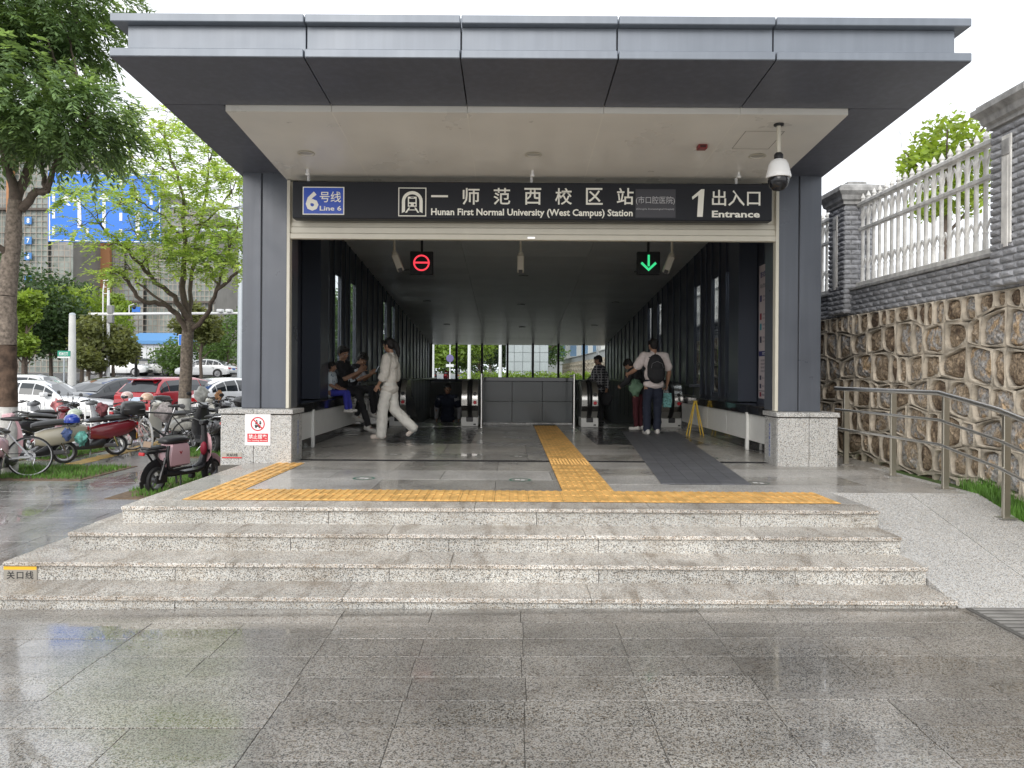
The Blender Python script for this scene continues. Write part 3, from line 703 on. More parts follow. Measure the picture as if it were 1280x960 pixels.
for px in (383,664,922):
    O('hanger',MB().tube([(sx(px),.08,3.43),(sx(px),.08,3.60)],.018,10),M_white,sg); 
# small nozzles hanging in front of the sign
for px,lab in ((383,'left'),(664,'middle'),(922,'right')):
    t=E('nozzle','small white sprinkler nozzle on the soffit above the %s of the sign'%lab,'sprinkler',((px-638)/960*9.2,9.2,zw(9.2)))
    O('stem',MB().tube([(0,0,0),(0,0,-.05)],.016,8),M_white,t); O('head',MB().box((-.022,-.022,-.075),(.022,.022,-.05),.004),M_white,t)
# ---- ceiling inside
def zc(y): return 3.75+.0865*(15.2-y)
ceil=E('ceiling',None,None,kind='structure')
xs=[-3.34,-1.01,1.66,3.93]
pc={}
yy=9.97; 
while yy<31.6:
    d=.6
    for i in range(3):
        if i not in pc:
            mb=MB(); mb.add([(xs[i]+.004,0,0),(xs[i+1]-.004,0,0),(xs[i+1]-.004,d-.006,-.0865*d),(xs[i]+.004,d-.006,-.0865*d),(xs[i]+.004,0,.03),(xs[i+1]-.004,0,.03),(xs[i+1]-.004,d-.006,.03-.0865*d),(xs[i]+.004,d-.006,.03-.0865*d)],[(0,3,2,1),(4,5,6,7),(0,1,5,4),(2,3,7,6),(1,2,6,5),(3,0,4,7)])
            mb.add([(xs[i]+.004,d/2-.005,-.0865*d/2-.004),(xs[i+1]-.004,d/2-.005,-.0865*d/2-.004),(xs[i+1]-.004,d/2+.005,-.0865*d/2-.004),(xs[i]+.004,d/2+.005,-.0865*d/2-.004)],[(0,3,2,1)])
            pc[i]=mb.mesh('ceiling_panel',M_ceil)
        link('ceiling_panel',pc[i],ceil,(0,yy,zc(yy)))
    yy+=d
O('ceiling_backing',slantbox(-3.34,3.93,9.97,31.8,lambda y:zc(y)+.05,.04),M_black,ceil)
for (x,y) in ((-2.4,18),(.3,18.5),(3.0,18),(-2.4,22),(.3,22.5),(3.0,22),(-2.2,26.5),(.4,27),(2.9,26.5)):
    t=E('recessed_downlight','unlit round downlight in the hall ceiling, %s of the %s row of three'%('leftmost' if x<-1 else 'middle one' if x<1 else 'rightmost','nearest' if y<20 else 'second' if y<25 else 'farthest'),'light',(x,y,zc(y)),group='unlit downlights in the hall ceiling')
    O('trim_ring',MB().lathe([(.12,.0),(.12,-.008),(.09,-.01),(.085,.01)],20),mat('dl_trim',(.2,.2,.2),.4),t,smooth=40); O('lens',MB().lathe([(.085,-.001),(.01,-.003)],16),M_black,t)
# ---- side walls with fins and window bays
winb=[(13.42,13.98),(14.42,14.98),(15.8,16.4),(19.9,20.5),(21.3,21.9)]
def wall(side,lab):
    t=E('side_wall',lab,'wall'); s=-1 if side=='L' else 1; xi=-3.33 if side=='L' else 3.93; xo=xi+s*.05
    edges=[9.85,10.9,11.95,12.9]+[13.42,13.98,14.42,14.98,15.4,15.8,16.4]+[17.1,17.8,18.5,19.2,19.9,20.5,21.3,21.9]+[22.7+.9*i for i in range(11)]
    edges=[e for e in edges if e<31.8]+[31.8]
    for a,b in zip(edges[:-1],edges[1:]):
        top=min(zc(a),zc(b))+.03+abs(zc(a)-zc(b))+.02
        isw=any(abs(a-w0)<.01 for w0,_ in winb)
        if isw:
            O('panel',MB().box((xi,a+.002,0),(xo,b-.002,.72),.003),M_navy,t)
            O('panel',MB().box((xi,a+.002,3.02),(xo,b-.002,top),.003),M_navy,t)
            f=MB()
            for (p,q) in (((xi+s*.005,a,.72),(xi+s*.045,a+.02,3.02)),((xi+s*.005,b-.02,.72),(xi+s*.045,b,3.02)),((xi+s*.005,a+.02,.72),(xi+s*.045,b-.02,.77)),((xi+s*.005,a+.02,2.97),(xi+s*.045,b-.02,3.02))): f.box(p,q,.003)
            wf=O('window',f,M_navyl,t)
            O('pane',MB().box((xi+s*.030,a+.02,.77),(xi+s*.036,b-.02,2.97)),M_glass,wf)
        else:
            lo=0 if a<16 else (-.3)
            if b-a>1.0 and a<12.5:
                for (za,zb2) in ((0,1.35),(1.356,2.75),(2.756,top)): O('panel',MB().box((xi,a+.003,za),(xo,b-.003,zb2),.003),M_navy,t)
            else: O('panel',MB().box((xi,a+.003,lo),(xo,b-.003,top),.003),M_navy,t)
    for e in edges[3:-1]:
        tall=zc(e)-.01
        w=.05; dp=.03 if e<17 else .03
        O('fin',MB().box((xi-s*dp,e-w/2,.70 if e<16 else -.3),(xi-s*.001,e+w/2,tall),.004),M_navyl,t)
    return t
wall('L','left hall wall of dark navy panels with fins and slit windows')
wall('R','right hall wall of dark navy panels with fins and slit windows')
# pier just inside each portal side
for x0,x1,lab in ((-3.32,-3.02,'left'),(3.62,3.92,'right')):
    O('wall_pier',MB().box((x0,12.2,.68),(x1,12.75,zc(12.75)),.006),M_navyl,label='dark metal pier rising above the %s bench inside the entrance'%lab,cat='pier')
# poster on the right wall
t=E('information_poster','tall pale poster with station list and coloured icons on right wall','poster',(3.915,11.8,0))
xf=-.004
O('board',MB().box((-.004,-.30,.74),(.008,.30,2.82),.001),mat('poster_pale',(.62,.54,.54),.4),t)
def pt(body,ya,yb,za,zb2,m,bold=.01): fit_text('lettering',body,ya,yb,za,zb2,xf-.001,m,t,bold=bold,side='x-')
Mpk=mat('poster_ink',(.05,.05,.09),.5); Mpn=mat('poster_navy',(.03,.03,.16),.5); Mpr=mat('poster_red',(.30,.02,.04),.5); Mpc=mat('poster_cyan',(.03,.3,.38),.5)
pt('首末班车时刻',.24,-.26,2.62,2.72,Mpn,.03)
pt('站点信息 A',.24,-.2,2.46,2.53,Mpk)
for k,(m,zz_) in enumerate(((Mpn,2.30),(Mpr,2.02),(Mpc,1.86),(Mpk,1.66))):
    O('icon',MB().box((xf-.002,.17,zz_-.05),(xf,.25,zz_+.05)),m,t)
    pt('开往方向首班车',.12,-.26,zz_+.01,zz_+.045,Mpk,0); pt('06:30 22:30 终点站',.12,-.2,zz_-.045,zz_-.012,Mpk,0)
O('band',MB().box((xf-.001,-.29,1.40),(xf,.29,1.48)),Mpn,t); fit_text('lettering','乘客须知',.12,-.12,1.415,1.465,xf-.003,Mtw,t,bold=.01,side='x-')
for k in range(4): pt('请乘客遵守乘车秩序注意安全',.2,-.26,1.32-k*.055,1.35-k*.055,Mpk,0)
for k in range(3):
    O('icon',MB().box((xf-.002,.17,1.03-k*.13),(xf,.25,1.10-k*.13)),(Mpk,Mpk,Mpr)[k],t); pt('禁止携带物品',.13,-.22,1.05-k*.13,1.08-k*.13,Mpk,0)
O('rule',MB().box((xf-.001,-.29,.715+.14),(xf,.29,.725+.14)),Mpk,t); pt('服务热线 12345',.22,-.24,.78,.815,Mpk,0)
# ---- benches
M_bench=mat('black_polished_stone',(.02,.021,.023),.12,coat=.5); M_bpan=mat('white_bench_panel',(.76,.76,.73),.35,var=.03)
def bench(s,lab):
    xf_=-2.90 if s<0 else 3.49; xb=-3.33 if s<0 else 3.93
    t=E('bench',lab,'bench',(0,0,0))
    ys=[9.86,11.33,12.5,13.7,14.8,15.75]
    for a,b in zip(ys[:-1],ys[1:]):
        O('seat_slab',MB().box((xf_+s*.0,a+.002,.53),(xb,b-.002,.67),.008),M_bench,t)
        O('front_panel',MB().box((xf_+s*.03,a+.004,.15),(xf_+s*.06,b-.004,.525),.003),M_bpan,t)
    O('toe_kick',MB().box((xf_+s*.10,9.86,0),(xb,15.75,.15)),M_bench,t)
    O('end_panel',MB().box((xf_+s*.03,15.76,.0),(xb,15.80,.62)),M_bench,t)
    O('post',MB().box((xf_-s*.015,11.29,0),(xf_+s*.028,11.37,.56),.008),M_bpan,t)
bench(-1,'long black stone bench with white front panels on the left side'); bench(1,'long black stone bench with white front panels on the right side')
# ---- stair head panel between the escalators
M_panel=mat('dark_green_grey_panel',(.040,.050,.054),.25,var=.05,vscale=2,coat=.2)
t=E('stairwell_parapet','dark grey panelled parapet between the two escalators','parapet',(.37,16.8,0))
for i in range(3):
    a=-.99+i*.66; O('panel',MB().box((a+.003,0,.035),(a+.657,.05,.49),.003),M_panel,t); O('panel',MB().box((a+.003,0,.496),(a+.657,.05,.93),.003),M_panel,t)
O('coping',MB().box((-1.0,-.03,.935),(1.0,.12,1.02),.006),M_bench,t)
O('base_strip',MB().box((-.99,-.04,0),(.99,.0,.03),.002),mat('strip_pale2',(.55,.55,.55),.4),t)
fit_text('lettering','小心碰头 请勿攀爬 小心碰头 请勿攀爬',-.9,.9,.008,.024,-.0415,M_ink,t,bold=.01)
for x,lab in ((-.59,'steel post beside the left escalator newel'),(1.31,'steel post beside the right escalator newel')):
    t=E('rail_post','slim '+lab,'post',(x,15.75,0)); O('tube',MB().tube([(0,0,0),(0,0,1.1)],.026,12),M_steel,t,smooth=50); O('foot',MB().lathe([(.05,0),(.05,.01),(.026,.015)],16),M_steel,t,smooth=40)
    O('side_rail',MB().tube([(0,0,1.06),(0,1.05,1.06)],.02,8),M_steel,t,smooth=50)
# ---- the shaft the escalators go down
shaft=E('escalator_shaft',None,None,kind='structure')
M_conc=mat('shaft_panel',(.17,.18,.18),.4,var=.06,vscale=1.5)
for (x0,x1) in ((-3.47,-3.31),(3.91,4.07)):
    for k in range(8): O('shaft_panel',MB().box((x0,15.9+k*2,-9),(x1,15.9+k*2+1.992,.84),.004),M_conc,shaft)
    O('shaft_coping',MB().box((x0-.0,15.85,.845),(x1+(.22 if x0<0 else -.0),31.8,.90),.004) if x0<0 else MB().box((x0-.22,15.85,.845),(x1,31.8,.90),.004),M_alu,shaft)
for i in range(7): 
    for (za,zb2) in ((-9,-.4),(-.394,.72)): O('shaft_panel',MB().box((-3.3+i*1.03+.003,31.7,za),(-3.3+(i+1)*1.03-.003,31.85,zb2),.004),M_conc,shaft)
O('shaft_coping',MB().box((-3.3,31.6,.725),(3.91,31.9,.85),.004),M_alud,shaft)
O('shaft_front',MB().box((-3.3,16.82,-9),(3.91,16.95,-.21)),M_conc,shaft)
O('shaft_floor',MB().box((-3.5,16.8,-9.2),(4.1,32,-9)),M_conc,shaft)
# ---- back glazing
t=E('back_window','row of seven glazed panes with black mullions closing the far end','window',(0,31.7,0))
for i in range(8): O('mullion',MB().box((-3.28+i*1.052-.045-(0 if i else -.03),0,.85),(-3.28+i*1.052+.045,.14,zc(31.7)+.1),.004),M_black,t)
for i in range(7): O('pane',MB().box((-3.28+i*1.052+.05,.06,.86),(-3.28+(i+1)*1.052-.05,.07,zc(31.7)+.05)),M_glass,t)
O('header',MB().box((-3.35,-.0,zc(31.7)-.0),(4.1,.2,4.13)),M_alud,t)
# ---- escalators
M_comb=mat('escalator_tread',(.09,.09,.095),.4,.6); M_rubber=mat('handrail_rubber',(.012,.012,.013),.35)
M_tglass=mat('tinted_glass',(.10,.12,.11),.04,trans=.6); M_skirt=mat('skirt_steel',(.55,.54,.52),.27,1)
def escalator(x0,x1,lab,nl,nr):
    """x0..x1 = step band; nl, nr = width of left and right balustrade decks"""
    t=E('escalator',lab,'escalator',(0,0,0))
    TH=R(30); ys0=17.1
    def line(y): return 0 if y<ys0 else -(y-ys0)*math.tan(TH)
    # comb plate and steps
    O('comb_plate',MB().box((x0,15.92,-.03),(x1,16.85,.004),.002),M_skirt,t)
    k=0; y=16.86
    while y<31:
        z=-.0 if y<17.1 else -math.floor((y-17.1)/.4+1)*.231
        mb=MB().box((x0+.01,y,z-.23),(x1-.01,y+.398,z-.004))
        nr_=18
        for q in range(nr_): xx=x0+.02+(x1-x0-.04)*q/nr_; mb.box((xx,y+.004,z-.004),(xx+.022,y+.394,z+.004))
        o=O('step',mb,M_comb,t); y+=.4
    for (a,b) in ((x0-nl,x0),(x1,x1+nr)):
        w=b-a; m_=(a+b)/2
        # deck side profile in yz : rounded nose then down the incline
        nose=[(16.28+.40*math.cos(q),.56+.40*math.sin(q)) for q in [math.pi*1.5-math.pi*k_/10 for k_ in range(11)]]
        up=[(17.1,.96),(31.0,.96+line(31.0))]; lo=[(31.0,.16+line(31.0)-.3),(17.1,-.14)]
        prof=nose+up+lo
        # lower cladding (steel) half height, glass above
        ncl=[(16.28+.40*math.cos(q),.56+.40*math.sin(q)) for q in [math.pi*1.5-math.pi*k_/10 for k_ in range(6)]]
        cl=ncl+[(17.1,.56),(31,.56+line(31)),(31,.1+line(31)),(17.1,.1)]
        O('deck',MB().prism(cl,a+.01,b-.01,'yz'),M_skirt,t)
        gl=[(15.90,.565)]+[(16.28+.38*math.cos(q),.565+.38*math.sin(q)) for q in [math.pi-math.pi*.5*k_/6 for k_ in range(1,7)]]+[(17.1,.945),(31,.945+line(31)),(31,.565+line(31)),(17.1,.565)]
        O('glass_panel',MB().prism(gl,m_-.08,m_-.065,'yz'),M_tglass,t); O('glass_panel',MB().prism(gl,m_+.065,m_+.08,'yz'),M_tglass,t)
        pts=[(m_,y_,z_) for y_,z_ in [(16.6,.15)]+nose+up]
        O('handrail',MB().tube(pts,.05,8,flat=(1,.5)),M_rubber,t,smooth=60)
        nf=[(16.28+.395*math.cos(q),.56+.395*math.sin(q)) for q in [math.pi*1.5-math.pi*k_/12 for k_ in range(13)]]+[(16.75,.955),(16.75,.165)]
        O('newel_face',MB().prism(nf,a+.015,m_-.055,'yz'),M_skirt,t,smooth=30); O('newel_face',MB().prism(nf,m_+.055,b-.015,'yz'),M_skirt,t,smooth=30)
        O('newel_base',MB().box((a,15.92,0),(b,16.5,.19),.01),mat('newel_white',(.62,.62,.60),.35),t)
        O('inlet',MB().box((m_-.07,15.905,.10),(m_+.07,15.925,.20),.012),M_black,t)
        O('label',MB().box((b-.10,15.912,.03),(b-.05,15.92,.06)),M_black,t)
        # buttons
        for zz_,mm,rr in ((.50,M_red,.035),(.68,M_black,.038)):
            ang=math.pi-math.asin((zz_-.56)/.40); yy_=16.28+.40*math.cos(ang)
            O('button' if mm==M_red else 'key_switch',MB().lathe([(rr,0),(rr,-.012),(rr*.8,-.016)],16,(b-w*.2,yy_-.0,zz_),'y'),mm,t)
    return t
escalator(-2.15,-1.02,'left escalator going down behind the walking woman in white',.36,.36)
escalator(1.83,3.12,'right escalator going down ahead of the man with the backpack',.36,.46)
t=E('steel_cladding_end','polished steel casing closing the right escalator beside the bench','casing',(3.62,15.8,0))
O('casing',MB().box((0,0,0),(.29,1.2,.62),.05),M_skirt,t); O('top_plate',MB().box((-.0,-.12,.625),(.30,1.2,.66),.01),M_steel,t)
t=E('steel_cladding_end','polished steel casing closing the left escalator beside the bench end','casing',(-3.3,15.82,0))
O('casing',MB().box((0,0,0),(.76,1.0,.62),.05),M_skirt,t); O('top_plate',MB().box((0,-.02,.625),(.76,1.0,.66),.01),M_steel,t)
# ---- escalator status signs and hanging cameras
def status(px,D,py0,py1,red,lab):
    x=(px-638)/960*D; zc0=CAMZ+(466-(py0+py1)/2)/960*D; h=(py1-py0)/960*D
    t=E('status_sign',lab,'sign',(x,D,zc0))
    O('box',MB().box((-h/2,0,-h/2),(h/2,.09,h/2),.008),M_black,t); O('hanging_bar',MB().box((-.02,.03,h/2),(.02,.06,zc(D)-zc0)),M_black,t)
    mb=MB(); r=h*.36
    if red:
        m=mat('red_led',(.6,.02,.03),.5,emit=(1,.06,.09),es=.9)
        for k in range(28):
            a,b_=k/28*2*math.pi,(k+1)/28*2*math.pi; mb.add([(rr*math.cos(q),-.003,rr*math.sin(q)) for rr,q in ((r*.80,a),(r,a),(r,b_),(r*.80,b_))],[(0,1,2,3)])
        mb.box((-r*.85,-.004,-r*.08),(r*.85,-.002,r*.14))
    else:
        m=mat('green_led',(.02,.5,.15),.5,emit=(.05,.75,.28),es=.8)
        mb.add([(a*r,-.003,b_*r) for a,b_ in ((-.13,1),(.13,1),(.13,-.4),(-.13,-.4))],[(0,1,2,3)])
        for s2 in (-1,1): mb.add([(a*r*s2,-.003,b_*r) for a,b_ in ((0,-1),(0,-.62),(.8,.15),(.98,-.08))],[(0,1,2,3)])
    O('lit_symbol',mb,m,t)
status(526,13,315,343.5,True,'hanging black sign with a lit red no entry ring'); status(810,13,313.5,342,False,'hanging black sign with a lit green down arrow')
def boxcam(px,py0,py1,tilt,lab):
    D=12.6; x=(px-638)/960*D; z=CAMZ+(466-py0)/960*D
    t=E('box_camera',lab,'camera',(x,D,z),group='box cameras hanging in the hall')
    O('stem',MB().tube([(0,0,0),(0,0,zc(D)-z)],.022,8),M_cream2,t,smooth=50); O('joint',MB().ball((0,0,-.02),.045,10,8),M_cream2,t,smooth=80)
    b_=MB(); b_.M=Matrix.Translation((0,0,-.03))@Matrix.Rotation(tilt,4,'Y')@Matrix.Rotation(R(20),4,'X'); b_.box((-.055,-.05,-.30),(.055,.05,0),.012); h=O('housing',b_,M_cream2,t)
    b_=MB(); b_.M=Matrix.Translation((0,0,-.03))@Matrix.Rotation(tilt,4,'Y')@Matrix.Rotation(R(20),4,'X'); b_.box((-.035,-.056,-.31),(.035,-.02,-.24),.005); O('lens_hood',b_,M_black,t)
boxcam(492,316,343,R(-20),'left box camera hanging near the red status sign'); boxcam(650,316,343,0,'middle box camera hanging from the hall ceiling'); boxcam(839,316,343,R(18),'right box camera hanging near the green arrow sign')
# yellow folding stand
t=E('caution_stand','yellow A shaped folding caution stand beside the right bench','stand',(3.36,13.95,0))
M_cy=mat('stand_yellow',(.62,.42,.04),.4)
for dy in (-.11,.11):
    for sx_ in (-1,1): O('leg',MB().tube([(sx_*.13,dy*1.0,.0),(sx_*.012,dy*.2,.62)],.011,6),M_cy,t)
O('top_clip',MB().box((-.03,-.03,.60),(.03,.03,.63),.005),M_cy,t)
# handrail along the ramp
hr=E('ramp_handrail','stainless steel handrail with three bars beside the granite ramp','handrail')
Ps=[(4.19,9.75,0),(4.20,9.6,0),(4.24,8.5,0),(4.27,7.53,0),(4.33,6.70,rz(6.7)),(4.36,5.85,rz(5.85)),(4.38,5.0,-.46)]
for i,(h,r) in enumerate(((.945,.026),(.68,.015),(.44,.015))):
    pts=[(x-.06,y,z+h) for x,y,z in Ps]
    O('rail',MB().tube(pts,r,12),M_steel,hr,smooth=50)
M_post=mat('bronze_tinted_steel',(.56,.53,.45),.38,1)
for (x,y,z) in (Ps[1],Ps[2],Ps[3],Ps[4],Ps[5]):
    p=O('post',MB().box((x-.03,y-.02,z),(x+.03,y+.02,z+.915),.004),M_post,hr)
    O('foot_plate',MB().box((x-.075,y-.055,z),(x+.075,y+.055,z+.012),.003),M_steel,hr)
    for h in (.68,.44): O('bracket',MB().tube([(x-.06,y,z+h),(x,y,z+h)],.008,6),M_steel,hr)
# ================================================================== RIGHT SIDE: rubble wall, brick wall, balustrade
WX=4.75
def rubble_mat():
    m=bpy.data.materials.new('rubble_stone'); m.use_nodes=True; n=m.node_tree.nodes; l=m.node_tree.links; b=n['Principled BSDF']; b.inputs['Roughness'].default_value=.85
    g=n.new('ShaderNodeNewGeometry'); oi=n.new('ShaderNodeObjectInfo')
    def noise(s,d=6):
        t=n.new('ShaderNodeTexNoise'); t.inputs['Scale'].default_value=s; t.inputs['Detail'].default_value=d; t.inputs['Roughness'].default_value=.65; l.new(g.outputs['Position'],t.inputs['Vector']); return t.outputs[0]
    r=n.new('ShaderNodeValToRGB'); r.color_ramp.interpolation='LINEAR'; e=r.color_ramp.elements
    e[0].position=.30; e[0].color=(.13,.09,.06,1); e[1].position=.72; e[1].color=(.50,.36,.22,1)
    for p,c in ((.42,(.33,.25,.17,1)),(.52,(.42,.33,.235,1)),(.62,(.38,.38,.38,1))): x=e.new(p); x.color=c
    t1=noise(4.5,9); ad=n.new('ShaderNodeMath'); ad.operation='MULTIPLY_ADD'; l.new(oi.outputs['Random'],ad.inputs[0]); ad.inputs[1].default_value=.34; 
    su=n.new('ShaderNodeMath'); su.operation='SUBTRACT'; l.new(t1,su.inputs[0]); su.inputs[1].default_value=.17; l.new(su.outputs[0],ad.inputs[2]); l.new(ad.outputs[0],r.inputs[0])
    n2=noise(38,5); mr=n.new('ShaderNodeMapRange'); mr.inputs[1].default_value=.35; mr.inputs[2].default_value=.65; mr.inputs[3].default_value=.5; mr.inputs[4].default_value=1.5; l.new(n2,mr.inputs[0])
    vm=n.new('ShaderNodeVectorMath'); vm.operation='SCALE'; l.new(r.outputs[0],vm.inputs[0]); l.new(mr.outputs[0],vm.inputs['Scale']); l.new(vm.outputs[0],b.inputs['Base Color'])
    bp=n.new('ShaderNodeBump'); bp.inputs['Strength'].default_value=.9; bp.inputs['Distance'].default_value=.03; l.new(noise(22,8),bp.inputs['Height']); l.new(bp.outputs[0],b.inputs['Normal'])
    MATS['rubble']=m; return m
M_rubble=rubble_mat()
M_mortar=mat('pale_mortar',(.50,.44,.355),.9,var=.35,vscale=6,bump=1.0,bscale=35)
rw=E('rubble_wall','tan rubble stone retaining wall with raised mortar joints beside the ramp','wall')
rq=random.Random(5)
def lerp(a,b,t): return a+(b-a)*t
ZR=[-.75,-.36,.02,.36,.70,1.04,1.38,1.72,1.95]
nst=0; far=MB(); mort=MB()
def cellrow(z0,z1,ya,yb,wm):
    ys=[ya]; 
    while ys[-1]<yb: ys.append(ys[-1]+wm*rq.uniform(.55,1.5))
    return ys
def jit(y,z,row): # shared wavy row lines
    if row in(0,8): return z
    return z+.045*math.sin(y*2.9+row*1.7)+.03*math.sin(y*7.3+row*4.1)
for r in range(8):
    y=4.4; wm=.24 if r==7 else .35
    ys=cellrow(0,0,4.4,70,wm)
    for a,b in zip(ys[:-1],ys[1:]):
        far_=a>17.2
        if far_ and a>30: 
            pass
        j1=rq.uniform(-.05,.05)
        c=[(a+rq.uniform(-.0,.0),jit(a,ZR[r],r)),(b,jit(b,ZR[r],r)),(b,jit(b,ZR[r+1],r+1)),(a,jit(a,ZR[r+1],r+1))]
        cy,cz=(a+b)/2,(c[0][1]+c[2][1])/2
        N=16 if not far_ else 8
        outer=[];inner=[]; ph=[rq.uniform(0,6.28) for _ in range(3)]; am=[rq.uniform(.0,.07),rq.uniform(0,.05),rq.uniform(0,.035)]
        hw,hh=(b-a)/2,(c[2][1]-c[0][1])/2; gp=rq.uniform(.007,.016); e=rq.uniform(3.0,6.5); tw=rq.uniform(-.12,.12)
        for k in range(N):
            q=2*math.pi*k/N; cs,sn=math.cos(q),math.sin(q)
            # outer on the cell edge
            t=1/max(abs(cs),abs(sn)); u,v=cs*t,sn*t
            zb=lerp(c[0][1],c[1][1],(u+1)/2); zt=lerp(c[3][1],c[2][1],(u+1)/2)
            outer.append((cy+u*hw,lerp(zb,zt,(v+1)/2)))
            se=(abs(cs)**e+abs(sn)**e)**(-1/e)*(1-.45*sum(am)+am[0]*math.cos(2*q+ph[0])+am[1]*math.cos(3*q+ph[1])+am[2]*math.cos(5*q+ph[2]))*rq.uniform(.95,1.0)
            u,v=cs*se*(1-gp/hw),sn*se*(1-gp/max(hh,.05)); u+=v*tw
            u=max(-.97,min(.97,u)); zb=lerp(c[0][1],c[1][1],(u+1)/2); zt=lerp(c[3][1],c[2][1],(u+1)/2)
            inner.append((cy+u*hw,lerp(zb,zt,(v+1)/2)))
        o0=[(WX+.0,*p) for p in outer]; o1=[(WX-.014,*(lerp(i_,o_,.3) for i_,o_ in zip(p,q_))) for p,q_ in zip(inner,outer)]
        i0=[(WX-.006,*p) for p in inner]; i1=[(WX+.06,*p) for p in inner]
        mort.loft([o0,o1,i0,i1],cap=False)
        st=MB() if not far_ else far
        dpt=rq.uniform(-.012,.03)
        edge=[(WX+.052,cy+(p[0]-cy)*1.0,cz+(p[1]-cz)*1.0) for p in inner]
        mid=[(WX+.012+dpt*.6+rq.uniform(-.012,.012),cy+(p[0]-cy)*.86,cz+(p[1]-cz)*.86) for p in inner]
        cen=[(WX-.004+dpt*.6+rq.uniform(-.014,.014),cy+(p[0]-cy)*.45,cz+(p[1]-cz)*.45) for p in inner]
        st.loft([edge,mid,cen]if not far_ else [edge,cen],cap=False); base=len(st.v)-N; st.v.append((WX+dpt*.6-.014,cy,cz)); ci=len(st.v)-1
        for k in range(N): st.f.append((base+k,base+(k+1)%N,ci)); st.m.append(0)
        if not far_:
            nst+=1; me=st.mesh('stone',M_rubble,None); link('stone',me,rw)
o=O('stones_beyond',far,M_rubble,rw,smooth=40); o['kind']='stuff'
o=O('mortar',mort,M_mortar,rw,smooth=60); o['kind']='stuff'
O('wall_core',MB().box((WX+.06,4.4,-1),(WX+.5,70,1.93)),M_mortar,rw)
print('stones',nst)
# ---- grey split-face brick band
M_brick=mat('grey_split_brick',(.36,.365,.385),.8,var=.22,vscale=18,bump=1.0,bscale=38,randv=.2)
M_bj=mat('brick_joint',(.42,.42,.42),.9)
def brick_mesh(L,H):
    mb=MB(); q=random.Random(int(L*1000)); a=.008
    vs=[(0,0,0),(0,L,0),(0,L,H),(0,0,H)]; f=[(-.016,a,a),(-.022,L/2,a*1.3),(-.015,L-a,a),(-.018,L-a,H-a),(-.024,L/2,H-a*1.2),(-.014,a,H-a),(-.03,L*.3,H/2),(-.028,L*.7,H/2)]
    mb.add(vs+f,[(0,4,5,6,1),(1,6,7,2),(2,7,8,9,3),(3,9,4,0),(4,10,5),(4,9,10),(9,8,10),(8,11,10),(8,7,11),(7,6,11),(6,5,11),(5,10,11)])
    me=mb.mesh('brick',M_brick); 
    me.flip_normals() if me.polygons[4].normal.x>0 else None
    return me
BL,BH=.200,.0685
BM=brick_mesh(BL-.007,BH-.007); BMh=brick_mesh(BL/2-.007,BH-.007)
bw=E('brick_parapet','grey split face brick band running on top of the rubble wall','wall')
O('backing',MB().box((WX+.02,4.4,1.93),(WX+.4,70,2.29)),M_bj,bw)
n=0; far=MB(); fv=BM
def addmesh(mb,me,off):
    o=len(mb.v); mb.v+=[tuple(v.co+Vector(off)) for v in me.vertices]; mb.f+=[tuple(i+o for i in p.vertices) for p in me.polygons]; mb.m+=[0]*len(me.polygons)
cand=[]
for r in range(5):
    y=5.0+(BL/2 if r%2 else 0)
    while y<45: cand.append((y,r)); y+=BL
cand.sort(key=lambda c:abs(c[0]-9.5) if c[0]>6.8 else 99)
for i,(y,r) in enumerate(cand):
    loc=(WX+.018,y,1.953+r*BH)
    if i<295: link('brick',BM,bw,loc)
    elif y<32 : addmesh(far,BM,loc)
o=O('bricks_beyond',far,M_brick,bw); o['kind']='stuff'
O('coping',MB().box((WX-.03,4.4,2.292),(WX+.42,70,2.33),.006),mat('cast_stone',(.40,.395,.385),.8,var=.3,vscale=7,bump=.5,streak=-.3),bw)
M_cast=MATS['cast_stone']; M_wbal=mat('white_cast_stone',(.76,.745,.71),.7,var=.2,vscale=9,streak=-.25,bump=.25,bscale=50)
